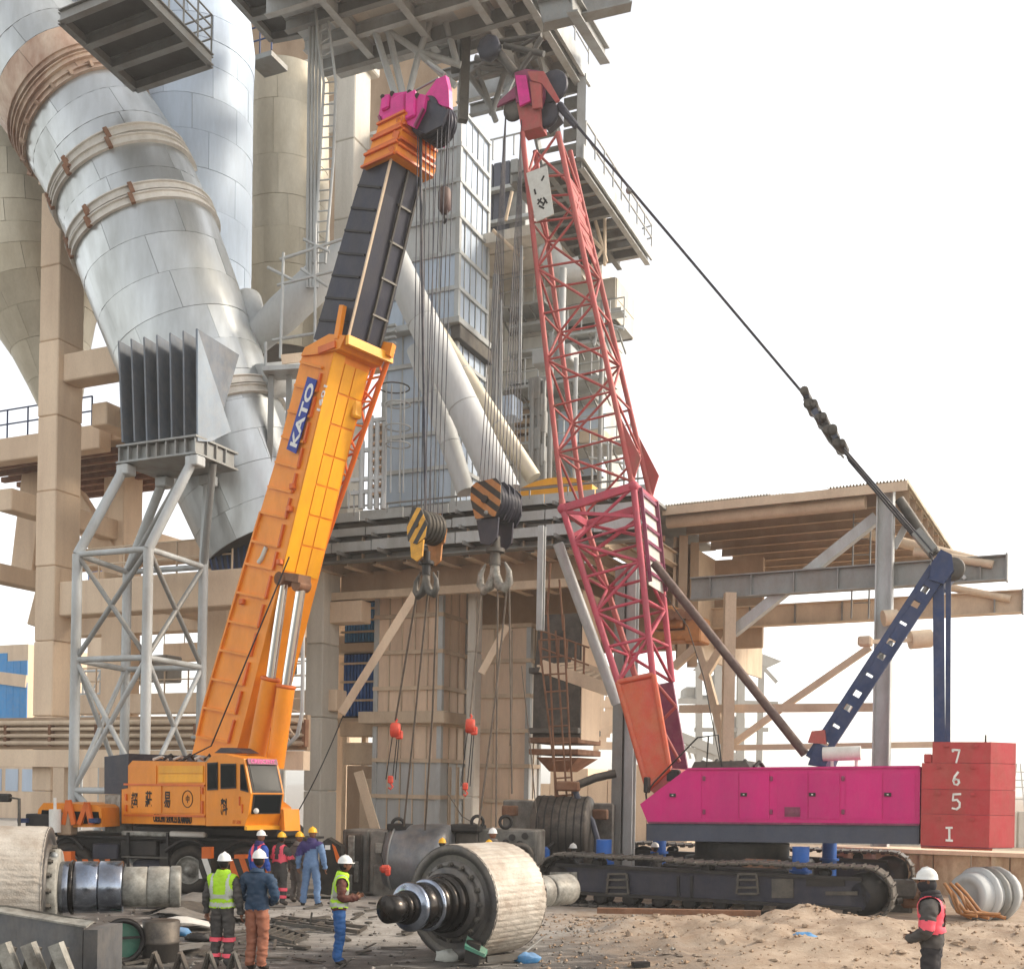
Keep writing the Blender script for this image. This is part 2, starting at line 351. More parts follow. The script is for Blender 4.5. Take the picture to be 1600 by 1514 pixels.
def ground_mat():
    m = bpy.data.materials.new('site_ground'); m.use_nodes = True; N = m.node_tree; n = N.nodes; L = N.links.new; bs = n['Principled BSDF']
    g = n.new('ShaderNodeNewGeometry')
    def noise(s, d=8, sc3=None):
        t = n.new('ShaderNodeTexNoise'); t.inputs['Scale'].default_value = s; t.inputs['Detail'].default_value = d; t.inputs['Roughness'].default_value = .68
        if sc3:
            mp = n.new('ShaderNodeMapping'); mp.inputs['Scale'].default_value = sc3; L(g.outputs['Position'], mp.inputs[0]); L(mp.outputs[0], t.inputs['Vector'])
        else: L(g.outputs['Position'], t.inputs['Vector'])
        return t.outputs['Fac']
    def ramp(x, a, b):
        r = n.new('ShaderNodeMapRange'); r.inputs['From Min'].default_value = a; r.inputs['From Max'].default_value = b; r.clamp = True; L(x, r.inputs['Value']); return r.outputs[0]
    def mixc(f, a, b):
        x = n.new('ShaderNodeMix'); x.data_type = 'RGBA'; L(f, x.inputs['Factor'])
        for s_, q in (('A', a), ('B', b)):
            if isinstance(q, str): x.inputs[s_].default_value = (*lin(q), 1)
            else: L(q, x.inputs[s_])
        return x.outputs['Result']
    def math_(op, a, b):
        x = n.new('ShaderNodeMath'); x.operation = op
        for i, q in enumerate((a, b)):
            if isinstance(q, (int, float)): x.inputs[i].default_value = q
            else: L(q, x.inputs[i])
        return x.outputs[0]
    sp = n.new('ShaderNodeSeparateXYZ'); L(g.outputs['Position'], sp.inputs[0])
    big = noise(.55); mid = noise(2.2); fin = noise(14); ver = noise(60, 3)
    xj = math_('ADD', sp.outputs['X'], math_('MULTIPLY', math_('SUBTRACT', big, .5), 5.0))
    brown = ramp(xj, .6, 2.4)
    grey = mixc(ramp(mid, .38, .68), '#a8a198', '#7d766d'); earth = mixc(ramp(mid, .35, .7), '#b5a18b', '#937a62')
    base = mixc(brown, grey, earth)
    # oil and wet mud, nearest the viewer on the left
    yj = math_('ADD', sp.outputs['Y'], math_('MULTIPLY', math_('SUBTRACT', noise(.8, 8, (.6, 1.6, 1)), .5), 7.0))
    yj = math_('SUBTRACT', yj, math_('MULTIPLY', math_('MAXIMUM', math_('SUBTRACT', -3.6, sp.outputs['X']), 0), 1.6))
    oil = math_('MULTIPLY', ramp(yj, 22.4, 18.8), ramp(xj, 4.2, 1.4))
    oil = math_('MULTIPLY', oil, ramp(noise(1.6, 8, (.7, 2.2, 1)), .34, .5))
    base = mixc(math_('MULTIPLY', oil, .92), base, '#3b3733')
    spk = math_('MULTIPLY', ramp(noise(5.5, 4), .60, .68), ramp(mid, .42, .56))
    base = mixc(math_('MULTIPLY', spk, .6), base, '#4d463f')
    base = mixc(math_('MULTIPLY', ramp(fin, .55, .75), .35), base, '#5f554b')
    base = mixc(math_('MULTIPLY', ramp(ver, .55, .75), .3), base, '#cdc4b8')
    L(base, bs.inputs['Base Color'])
    L(math_('SUBTRACT', .92, math_('MULTIPLY', oil, .45)), bs.inputs['Roughness'])
    b = n.new('ShaderNodeBump'); b.inputs['Strength'].default_value = .55; b.inputs['Distance'].default_value = .05
    L(math_('ADD', fin, math_('MULTIPLY', ver, .35)), b.inputs['Height']); L(b.outputs[0], bs.inputs['Normal'])
    return m
MT['ground'] = ground_mat()
build(gm, 'ground', MT['ground'], kind='structure')
def G(x, y): return V((x, y, hgt(x, y)))
def GP(u, v):                                   # the ground point seen at u, v
    p = PZ(u, v, 0)
    for _ in range(4): p = PZ(u, v, hgt(p.x, p.y))
    return p

# ================================================================== plated pipes (a thing of curved plates)
def spline(pts, n):
    out = []
    for i in range(n+1):
        t = i/n*(len(pts)-1); k = min(int(t), len(pts)-2); f = t-k
        p0, p1, p2, p3 = (pts[max(0, min(len(pts)-1, k+j))] for j in (-1, 0, 1, 2))
        out.append([.5*((2*b)+(c-a)*f+(2*a-5*b+4*c-d)*f*f+(3*b-a-3*c+d)*f**3) for a, b, c, d in zip(p0, p1, p2, p3)])
    return out
def plated(root, pts, rings, segs, m, core_m, stagger=True, gap=.007, name='plate', skip=None, mats2=None):
    """pts: (u, v, Y, radius in px) along the axis; each ring of the skin is split into separate plates"""
    sp = spline(pts, rings); cs = [P(q[0], q[1], q[2]) for q in sp]; rs = [q[3]*q[2]/F for q in sp]
    yy = None; frs = []
    for i, c in enumerate(cs):
        d = (cs[min(i+1, rings)]-cs[max(i-1, 0)]).normalized()
        if yy is None: yy = V((0, 1, 0))
        yy = (yy-d*yy.dot(d)).normalized(); frs.append((yy, d.cross(yy), d))
    core = MB().loft([[c+(f[0]*math.cos(2*math.pi*k/32)+f[1]*math.sin(2*math.pi*k/32))*(r-.05) for k in range(32)] for c, f, r in zip(cs, frs, rs)], True, 0, True)
    build(core, 'shell', core_m, root)
    for i in range(rings):
        off = (rnd.random() if stagger else 0)*2*math.pi/segs
        for j in range(segs):
            a0 = off+2*math.pi*j/segs+gap*.4; a1 = off+2*math.pi*(j+1)/segs-gap*.4
            am = (a0+a1)/2; nrm = frs[i][0]*math.cos(am)+frs[i][1]*math.sin(am)
            if nrm.dot(cs[i]-CAM) > .45*(cs[i]-CAM).length: continue        # the far side nobody sees
            lift = rnd.uniform(0, .016); K = 6; vs = []; L_ = (cs[i+1]-cs[i]).length; g = min(.2, gap/L_)
            for (h, dr) in ((0, lift-.05), (0, lift), (1, lift+.004), (1, lift-.05)):
                hh = g if h == 0 else 1-g*.3
                c = cs[i].lerp(cs[i+1], hh); r = lerp(rs[i], rs[i+1], hh)+dr
                f0 = frs[i][0].lerp(frs[i+1][0], hh).normalized(); f1 = frs[i][1].lerp(frs[i+1][1], hh).normalized()
                for k in range(K+1):
                    a = lerp(a0, a1, k/K); vs.append(c+(f0*math.cos(a)+f1*math.sin(a))*r)
            n1 = K+1; mb = MB(); mb.add(vs[n1:3*n1], [(k, n1+k, n1+k+1, k+1) for k in range(K)], 0, True)
            mb.add(vs[:2*n1], [(k, n1+k, n1+k+1, k+1) for k in range(K)], 0); mb.add(vs[2*n1:], [(k, n1+k, n1+k+1, k+1) for k in range(K)], 0)
            mb.add([vs[0], vs[n1], vs[2*n1], vs[3*n1]], [(0, 1, 2, 3)]); mb.add([vs[K], vs[n1+K], vs[2*n1+K], vs[3*n1+K]], [(3, 2, 1, 0)])
            o = build(mb, name, mats2(i, j) if mats2 else m, root)
    return cs, frs, rs
def band(root, cs_u, d_uv, Y, half_px, w_, m, nm='clamp_band', bulge=1.03, name_ear=True):
    pass

# ---------------- the big elbow duct (upper left)
duct = thing('flue_duct', 'huge galvanised elbow duct with clamp rings sweeping down behind the orange boom', 'duct', P(370, 845, 37))
dp = [(-95, -130, 36.6, 112), (-20, 0, 36.8, 108), (52, 95, 37, 103), (96, 150, 37, 103), (140, 205, 37, 108), (178, 265, 37, 111), (212, 335, 37, 112),
      (243, 420, 37, 113), (280, 520, 37, 111), (316, 610, 37, 108), (350, 690, 37, 105), (384, 770, 37, 101), (418, 852, 37, 97)]
def dmat(i, j): return MT['rustb'] if 5 <= i < 7 else MT['galv']
dcs, dfr, drs = plated(duct, dp, 22, 6, MT['galv'], MT['steeld'], mats2=dmat)
def duct_ring(f, extra, w_, m, nm):
    i = int(f); h = f-i; c = dcs[i].lerp(dcs[i+1], h); r = lerp(drs[i], drs[i+1], h)
    mb = MB().lathe(c-dfr[i][2]*w_/2, dfr[i][2], [(0, r-.05), (0, r+extra), (w_*.12, r+extra), (w_*.15, r+extra*.45), (w_*.85, r+extra*.45), (w_*.88, r+extra), (w_, r+extra), (w_, r-.05)], 56, smooth=False)
    return build(mb, nm, m, duct), c, r, i
for f in (6.2, 6.6, 7.15): duct_ring(f, .13, .2, MT['rustb'], 'flange')
for k in range(11):                              # lugs below the rusty flange
    a = rad(150+k*17); i = 6; c = dcs[i].lerp(dcs[i+1], .9); d = dfr[i][0]*math.cos(a)+dfr[i][1]*math.sin(a)
    build(MB().bar(c+d*(drs[i]-.05), c+d*(drs[i]+.28)+dfr[i][2]*.25, .1, .16, dfr[i][2]), 'lug', MT['rustb'], duct)
for f in (9.75, 11.66, 17.4):
    for q in (0, .31):
        ring, c, r, i = duct_ring(f+q, .14, .27, MT['white'], 'clamp_ring')
        for k in range(6):
            a = rad(168+k*37+7*q); d = dfr[i][0]*math.cos(a)+dfr[i][1]*math.sin(a); x = dfr[i][2]
            build(MB().box(c+d*(r+.12), (.34, .14, .12), MX((x, d.cross(x), d)).transposed()), 'clamp_lug', MT['rust'], ring)
# ---------------- upright duct behind it, the dark vessel and the hopper
vd = thing('upright_duct', 'tall bluish upright duct with a rounded shoulder behind the elbow duct', 'duct', P(300, 560, 39.5))
plated(vd, [(120, -110, 39.5, 96), (205, -75, 39.5, 96), (268, -25, 39.5, 96), (298, 60, 39.5, 96), (300, 140, 39.5, 93), (300, 260, 39.5, 92), (299, 400, 39.5, 91), (298, 560, 39.5, 90)], 17, 8, MT['panelb'], MT['steeld'])
dv = thing('process_vessel', 'shadowed grey vessel standing between the upright duct and the concrete column', 'vessel', P(445, 540, 45))
plated(dv, [(445, 130, 45, 68), (445, 300, 45, 68), (446, 420, 45, 68), (446, 560, 45, 60)], 7, 8, MT['galvc'], MT['steeld'])
hatch = MB(); h0 = PL
for q in ((444, 358, 471, 385),):
    a, b, z0, z1 = PL.rect(*q, 39.2)
    hatch.fb(PL, a, b, 39.1, 39.7, z0, z1, 0, .03)
build(hatch, 'hatch', MT['steel'], dv)
hp = thing('hopper', 'dusty cone bottomed hopper at the left edge behind the concrete column', 'hopper', P(98, 640, 43))
plated(hp, [(46, 200, 43, 112), (46, 300, 43, 110), (50, 380, 43, 108), (58, 450, 43, 100), (78, 540, 43, 62), (95, 640, 43, 30)], 11, 9, MT['galvc'], MT['steeld'])

# ---------------- square branch duct with fins on the tubular trestle
nz = thing('louvre_hood', 'dark finned hood on the grey trestle under the elbow duct', 'hood', P(250, 700, 33.6))
HT = PL.T(P(305, 700, 32.5))
def h(u, v, dt=0.0): return PL.PT(u, v, HT)+PL.B*dt
top = [h(182, 532), h(304, 513)]; bot = [h(188, 690), h(305, 683)]
mb = MB().loft([[bot[0]+PL.B*.55, bot[1]+PL.B*.55-PL.A*.5, bot[1]+PL.B*1.2-PL.A*.9, bot[0]+PL.B*1.6], [top[0]+PL.B*2.0, top[1]+PL.B*2.0-PL.A*2.2, top[1]+PL.B*2.4-PL.A*2.4, top[0]+PL.B*2.6]], True)
build(mb, 'back_plate', MT['steeld'], nz)
for k in range(7):
    t = k/6; tp = top[0].lerp(top[1], t)+PL.B*.05; bt = bot[0].lerp(bot[1], t)+PL.B*.05
    tp2 = tp+PL.B*2.1-PL.A*.25*(1-abs(t-.5)); mid = bt+PL.B*.7
    build(MB().prism([bt, mid, tp2, tp], PL.A*.06), 'fin', MT['fin'], nz)
a = h(305, 516); b_ = PL.PS(361, 674, PL.S(h(305, 690))+.12); c_ = PL.PS(330, 690, PL.S(h(305, 690))+.12)
build(MB().prism([a+PL.A*.1, b_, c_, h(305, 690)+PL.A*.1], -PL.A*.05), 'side_plate', MT['bluegrey'], nz)
a0, a1, z0, z1 = PL.rect(188, 690, 306, 716, HT)
fb = MB().fb(PL, a0, a1, HT+.08, HT+1.75, z0+.05, z1-.05); build(fb, 'base_box', MT['steel'], nz)
for zz in (z0, z1): build(MB().fb(PL, a0-.08, a1+.08, HT-.1, HT+1.85, zz-.03, zz+.03), 'base_rail', MT['steel'], nz)
for k in range(9): piece('stiffener', MT['steel'], nz, PL, lerp(a0, a1, k/8)-.025, lerp(a0, a1, k/8)+.025, HT-.06, HT+.078, z0+.032, z1-.032)
for k in range(1, 4): piece('stiffener', MT['steel'], nz, PL, a1, a1+.075, lerp(HT, HT+1.7, k/4)-.02, lerp(HT, HT+1.7, k/4)+.02, z0+.032, z1-.032)
TZ = z0-.03
tr = thing('tubular_trestle', 'grey tubular steel trestle tower behind the orange crane cab', 'tower', P(220, 1240, 34.5))
def tz(u, Y, z):                                  # point above a leg foot at height z
    p = P(u, 1219, Y); return V((p.x, p.y, z))
legs = [V((P(232, 862, 32.1).x, 32.1, 0)), V((P(121, 870, 33.1).x, 33.1, 0)), V((P(199, 895, 35.8).x, 35.8, 0)), V((P(318, 885, 34.7).x, 34.7, 0))]
ZR = 9.56; Z2 = 6.45; tops = [PL.W(a1-.1, HT+.1, TZ), PL.W(a0+.15, HT+.1, TZ), PL.W(a0+.3, HT+1.6, TZ), PL.W(a1+.05, HT+1.6, TZ)]
tops[3] = V((legs[3].x+.1, legs[3].y, TZ))
for k, l in enumerate(legs):
    build(MB().tube(l, l+UP*ZR, .15, .145, 14).tube(l+UP*ZR, tops[k], .145, .145, 14), 'leg', MT['steell'], tr)
    build(MB().box(tops[k]-UP*.18, (.45, .4, .3), PL.R, 0, .03), 'gusset', MT['steell'], tr)
for zz in (ZR, Z2, 2.6):
    for k in range(4):
        piecetube('tie', MT['steell'], tr, legs[k]+UP*zz, legs[(k+1) % 4]+UP*zz, .09)
for (za, zb) in ((Z2, ZR), (2.6, Z2)):
    for k in ((0, 3) if za > 5 else (0, 1, 3)):
        p, q = legs[k], legs[(k+1) % 4]; m_ = MT['steel'] if za > 5 else MT['steell']
        piecetube('brace', m_, tr, p+UP*za, q+UP*zb, .075); piecetube('brace', m_, tr, q+UP*za, p+UP*zb, .075)
for k in range(4): piecetube('brace', MT['steell'], tr, legs[k]+UP*.3, legs[(k+1) % 4]+UP*2.6, .1)
piecetube('brace', MT['steel'], tr, legs[2]+UP*ZR, tops[0].lerp(tops[1], .35)+PL.B*.8, .12); piecetube('brace', MT['steel'], tr, legs[3]+UP*ZR, tops[0]+PL.B*.8, .11)
# dark blue sheet chute at the duct's foot
ch = thing('chute_sheet', 'dark blue ribbed sheet chute below the end of the elbow duct', 'chute', P(355, 900, 36))
p = [P(323, 846, 36), P(392, 838, 36), P(392, 900, 36), P(336, 902, 36)]
build(MB().prism(p, PL.B*1.6), 'chute_body', MT['navy'], ch)
for k in range(8): piecebar('rib', MT['blue'], ch, p[0].lerp(p[1], k/7)-PL.B*.03, p[3].lerp(p[2], k/7)-PL.B*.03, .05, .06)

# ---------------- platforms hung over the duct (upper left)
def grate_platform(name, label, pxs, z, fr, beams, m=MT['steel'], th=.12, rails=None, hgt_=1.1):
    root = thing(name, label, 'platform', sum(((PZ(u, v, z)) for u, v in pxs), V())/len(pxs))
    pts = [PZ(u, v, z) for u, v in pxs]
    build(MB().prism(pts, UP*th), 'deck', MT['steeld'], root)
    for k in range(len(pts)):
        p, q = pts[k], pts[(k+1) % len(pts)]
        build(MB().ibeam(p-UP*.14, q-UP*.14, .34, .2, .03), 'edge_beam', m, root)
    for k in range(1, beams):
        p = pts[0].lerp(pts[1], k/beams); q = pts[3].lerp(pts[2], k/beams)
        build(MB().ibeam(p-UP*.16, q-UP*.16, .32, .22, .03), 'joist', m, root)
    for (i, j, n_) in rails or []:
        p, q = pts[i], pts[j]
        for k in range(n_+1): piecetube('post', m, root, p.lerp(q, k/n_)+UP*th, p.lerp(q, k/n_)+UP*(th+hgt_), .03, 6)
        for zz in (.4, .75, hgt_): piecetube('rail', m, root, p+UP*(th+zz), q+UP*(th+zz), .028, 6)
    return root
grate_platform('duct_platform', 'railed steel platform jutting over the elbow duct at upper left', [(95, 20), (212, 128), (330, 88), (215, -30)], 24.5, PL, 3, rails=[(3, 2, 5), (2, 1, 2)])
grate_platform('walkway_platform', 'short walkway seen from below at the top edge left of the ladder', [(360, -20), (425, 52), (478, 42), (440, -40)], 28.5, PL, 2, rails=[(0, 1, 3)])
bl = thing('landing', 'small railed landing beside the upright duct shoulder', 'platform', P(400, 90, 41))
a0, a1, z0, z1 = PL.rect(388, 84, 424, 92, PL.T(P(400, 90, 41)))
t_ = PL.T(P(400, 90, 41)); piece('deck', MT['steel'], bl, PL, a0, a1, t_, t_+1, z0, z1)
for k in range(3): piecetube('post', MT['blue'], bl, PL.W(lerp(a0, a1, k/2), t_, z1), PL.W(lerp(a0, a1, k/2), t_, z1+1), .035, 6)
for zz in (.5, 1): piecetube('rail', MT['blue'], bl, PL.W(a0, t_, z1+zz), PL.W(a1, t_, z1+zz), .03, 6)

# ---------------- concrete frame at the left
def col(root, nm, m, u0, u1, v0, v1, t, dep, zb=None, fr=PL, b=.04):
    a0, a1, z0, z1 = fr.rect(u0, v0, u1, v1, t); z0 = z0 if zb is None else zb
    return build(MB().fb(fr, a0, a1, t, t+dep, z0, z1, 0, b), nm, m, root), (a0, a1, z0, z1)
lc = thing('concrete_column', 'tall cream concrete column at left behind the grey trestle', 'column', P(75, 1250, 38.6))
TL = PL.T(P(75, 700, 38.4))
la0, la1, lz0, lz1 = PL.rect(57, 88, 300, 1150, TL)
la0, la1, lz0, lz1 = PL.rect(57, 300, 88, 1150, TL); lz0 = -.1
for k in range(9): build(MB().fb(PL, la0+.01*(k % 2), la1-.008*(k % 3), TL+.008*(k % 2), TL+1.15, lerp(lz0, lz1, k/9)+.012, lerp(lz0, lz1, (k+1)/9), 0, .035), 'lift', MT['conc'], lc)
_ = build(MB().fb(PL, la0-.12, la1+.12, TL-.12, TL+1.27, -.2, .5, 0, .04), 'plinth', MT['conc'], lc)
cf = thing('concrete_frame', 'cream concrete frame building with floors and raking struts at far left', 'building', PL.W(la0, TL+6, 0))
def fbm(nm, m, a, b, t0, t1, z0, z1, bv=.04): return build(MB().fb(PL, a, b, t0, t1, z0, z1, 0, bv), nm, m, cf)
zz = lambda u, v, Y: P(u, v, Y).z
b1z0, b1z1 = zz(140, 600, 38.6), zz(140, 557, 38.6)
fbm('beam', MT['conc'], la1+.002, la1+3.2, TL+.2, TL+1.0, b1z0, b1z1)
b2z0, b2z1 = zz(230, 962, 38), zz(230, 908, 38)
fbm('beam', MT['conc'], la1+.002, la1+8.2, TL+.2, TL+1.0, b2z0, b2z1)
zf = zz(80, 655, 41)                              # upper floor and its joists
A_, B_ = la0, TL
for (t, zt, hh) in ((TL+3.0, zf, .9),):
    fbm('beam', MT['conc'], A_-8, A_-.1, t, t+.6, zt-hh, zt)
    for k in range(7): fbm('joist', MT['rust'], A_-8+.05, A_+3, t+.9+k*.8, t+1.1+k*.8, zt-hh+.1, zt-hh+.3, 0)
    fbm('slab', MT['conc'], A_-8, A_+3.0, t+.602, t+7, zt-.45, zt-.1)
for k, (s0, z_, hh, t0, t1) in enumerate(((A_+1.25, zf, .8, TL+1.2, TL+12), (A_+1.25, zf-5.9, .9, TL+1.2, TL+14), (A_-3.2, zf-2.6, .8, TL+1.2, TL+14), (A_+3.6, zf-3.3, .7, TL+4, TL+16), (A_-5.0, zf-5.0, .7, TL+.5, TL+12))):
    fbm('cross_beam', MT['conc'], s0, s0+.7, t0, t1, z_-hh, z_)
for k in range(8): fbm('joist', MT['rust'], A_+1.98, A_+4.4, TL+2.2+k*.9, TL+2.4+k*.9, zf-.75, zf-.5, 0)
fbm('slab', MT['conc'], A_+1.97, A_+4.5, TL+1.8, TL+10, zf-.45, zf-.1)
for (s, t, zt) in ((A_-3.3, TL+6.5, zf+1), (A_+3.5, TL+6.2, zf-.9), (A_+4.6, TL+3.2, zf-.9), (A_-.5, TL+12, zf-3), (A_+2.2, TL+15, zf-3)): fbm('column', MT['conc'], s, s+1.1, t, t+1.1, -.1, zt)
for (s, t, z_, L_) in ((A_-7, TL+6.7, zf-3.6, 10), (A_-7, TL+6.7, zf-6.4, 16), (A_-6, TL+6.7, 6.4, 14), (A_-5, TL+12.1, 9.2, 16), (A_-6, TL+12.1, zf-4.8, 16)): fbm('beam', MT['conc'], s, s+L_, t, t+.7, z_-.8, z_, .03)
def strut(p, q, w_, m=MT['conc'], nm='raking_strut'): return build(MB().bar(p, q, w_, w_, UP, 0, .04), nm, m, cf)
Y_ = 46; strut(P(112, 775, Y_), P(190, 900, Y_), .95); strut(P(60, 730, Y_), P(40, 900, Y_), .9); strut(P(112, 775, Y_+.1), P(60, 980, Y_+.1), .7)
strut(P(185, 700, 44), P(250, 560, 44), .6)
for (a, b, t, z_, m) in ((A_-6, A_-.6, TL+3.1, zf, 'blue'), (A_+2.0, A_+4.4, TL+1.9, zf-.1, 'steell'), (A_-5, A_+8, TL+12.2, 9.2, 'steell'), (A_-5, A_+7, TL+6.8, 6.4, 'steelc'), (A_+1.3, A_+8, TL+.5, b2z1, 'steelc')):
    n_ = int((b-a)/1.3)+1
    for k in range(n_+1): piecetube('rail_post', MT[m], cf, PL.W(lerp(a, b, k/n_), t, z_), PL.W(lerp(a, b, k/n_), t, z_+1.1), .035, 6)
    for q in (.55, 1.1): piecetube('hand_rail', MT[m], cf, PL.W(a, t, z_+q), PL.W(b, t, z_+q), .03, 6)
for (s_, t, z0_, z1_, r) in ((A_+4.6, TL+5, 0, 12, .12), (A_+5.0, TL+5, 0, 12, .08), (A_-1.6, TL+2.2, 3, 13, .1), (A_+2.6, TL+11, 0, 9, .15), (A_-3.9, TL+1.3, 2, 10, .07)): piecetube('riser', MT['steell'], cf, PL.W(s_, t, z0_), PL.W(s_, t, z1_), r, 8)
for (s_, t, z_, a, b, c_) in ((A_+3.2, TL+7.6, 7.2, 1.6, 1.2, 1.4), (A_-2.2, TL+7.8, 7.0, 1.2, 1.0, 1.1), (A_+5.6, TL+12.9, 9.9, 2, 1.2, 1.3), (A_-3.5, TL+8, 6.95, .8, .8, 1.6)): build(MB().fb(PL, s_, s_+a, t, t+b, z_, z_+c_, 0, .06), 'equipment_case', MT['steel'], cf)
for k in range(6): piecebar('stair_tread', MT['steelc'], cf, PL.W(A_+6+k*.3, TL+2.4, 2.5+k*.35), PL.W(A_+6+k*.3, TL+3.5, 2.5+k*.35), .28, .05)
# low walls, sheds and pipes behind the frame
lw = thing('sand_coloured_shed', 'low sand coloured shed wall behind the orange crane at far left', 'shed', P(100, 1255, 62))
a0, a1, z0, z1 = PL.rect(-60, 1195, 215, 1255, 58); build(MB().fb(PL, a0, a1, 58, 64, -.1, z1, 0, .03), 'wall', MT['conc'], lw)
for k in range(6): piece('window', MT['panelb'], lw, PL, a0+1.2+k*1.6, a0+2.4+k*1.6, 57.95, 58.02, z0+.8, z1-.3)
bs_ = thing('blue_clad_building', 'bright blue sheet clad building at the left edge', 'building', P(0, 1125, 66))
a0, a1, z0, z1 = PL.rect(-120, 1010, 43, 1160, 60); build(MB().fb(PL, a0, a1, 60, 66, -.1, z1), 'wall', MT['conc'], bs_)
n_ = 16
for k in range(n_): piece('cladding_sheet', MT['bluesheet'], bs_, PL, lerp(a0, a1, k/n_)+.01, lerp(a0, a1, (k+1)/n_)-.01, 59.93, 59.998, lerp(z0, z1, .22), z1-.6 if k < n_-3 else z1-1.2)
build(MB().bar(PL.W(a0, 59.9, lerp(z0, z1, .80)), PL.W(a1, 59.9, lerp(z0, z1, .62)), .2, .9), 'sloping_trim', MT['conc'], bs_)
bb = thing('blue_container', 'small blue container roof seen between the trestle legs', 'container', P(150, 905, 60))
a0, a1, z0, z1 = PL.rect(137, 888, 168, 905, 58); piece('box', MT['jackb'], bb, PL, a0, a1, 58, 60, z0, z1, .02)
piece('stand', MT['conc'], bb, PL, a0, a1, 58.1, 59.9, 0, z0-.003)
# lattice window tower seen through the trestle
lt = thing('pale_scaffold_tower', 'pale braced scaffold bay seen between the trestle legs', 'scaffold', P(145, 1120, 50))
a0, a1, z0, z1 = PL.rect(103, 1048, 185, 1120, 48)
for k in range(4): piecetube('post', MT['steell'], lt, PL.W(lerp(a0, a1, k/3), 48, 0), PL.W(lerp(a0, a1, k/3), 48, z1), .08)
for q in (z0, (z0+z1)/2, z1): piecetube('rail', MT['steell'], lt, PL.W(a0, 48, q), PL.W(a1, 48, q), .07)
for k in range(3): piecetube('brace', MT['steell'], lt, PL.W(lerp(a0, a1, k/3), 48, z0 if k % 2 else z1), PL.W(lerp(a0, a1, (k+1)/3), 48, z1 if k % 2 else z0), .05)
# the pipe rack
pr = thing('pipe_rack', 'row of dusty horizontal pipes on a concrete girder behind the trestle legs', 'pipe rack', P(230, 1180, 36.5))
TP = TL-.32; pa0 = PL.S(PL.PT(-120, 1140, TP)); pa1 = PL.S(PL.PT(476, 1160, TP))
for v, r in ((1128, .09), (1138, .06), (1149, .07), (1161, .08)):
    z_ = PL.PT(230, v, TP).z; piecetube('pipe', MT['steelc'], pr, PL.W(pa0, TP, z_), PL.W(pa1, TP, z_), r, 10)
z_ = PL.PT(230, 1166, TP).z; z1_ = PL.PT(230, 1126, TP).z
build(MB().fb(PL, pa0, pa1, TP+.12, TP+.3, z_-.1, z1_+.15), 'back_girder', MT['dull'], pr)
build(MB().fb(PL, pa0+1, pa1, TP-.05, TP+.3, z_-.7, z_-.12), 'lower_girder', MT['conc'], pr)
for k in range(9): piece('saddle', MT['rust'], pr, PL, lerp(pa0, pa1, k/8)-.06, lerp(pa0, pa1, k/8)+.06, TP-.06, TP+.118, z_, z1_)
for k in range(4): piece('support', MT['conc'], pr, PL, lerp(pa0, pa1, (k+.6)/4)-.25, lerp(pa0, pa1, (k+.6)/4)+.25, TP-.02, TP+.28, -.1, z_-.71)
# ladder-like cable tray that turns down beside the boom foot
ct = thing('cable_ladder', 'curved cable ladder tray between the orange boom and the concrete column', 'cable tray', P(462, 1160, 37))
tt = TP-.3; pth = [PL.PT(u, v, tt) for u, v in ((462, 880), (462, 1000), (461, 1110), (455, 1142), (440, 1157), (415, 1163), (300, 1165))]
for d in (-.26, .26):
    mb = MB(); pp = []
    for i, p_ in enumerate(pth):
        d_ = (pth[min(i+1, 6)]-pth[max(i-1, 0)]).normalized(); n_ = d_.cross(PL.B); pp.append(p_+n_*d)
    build(mb.path(pp, .06, 6), 'side_rail', MT['steell'], ct)
for i in range(6):
    L_ = int((pth[i+1]-pth[i]).length/.42)+1
    for k in range(L_):
        p_ = pth[i].lerp(pth[i+1], k/L_); n_ = (pth[i+1]-pth[i]).normalized().cross(PL.B); piecetube('rung', MT['steelc'], ct, p_-n_*.26, p_+n_*.26, .03, 6)
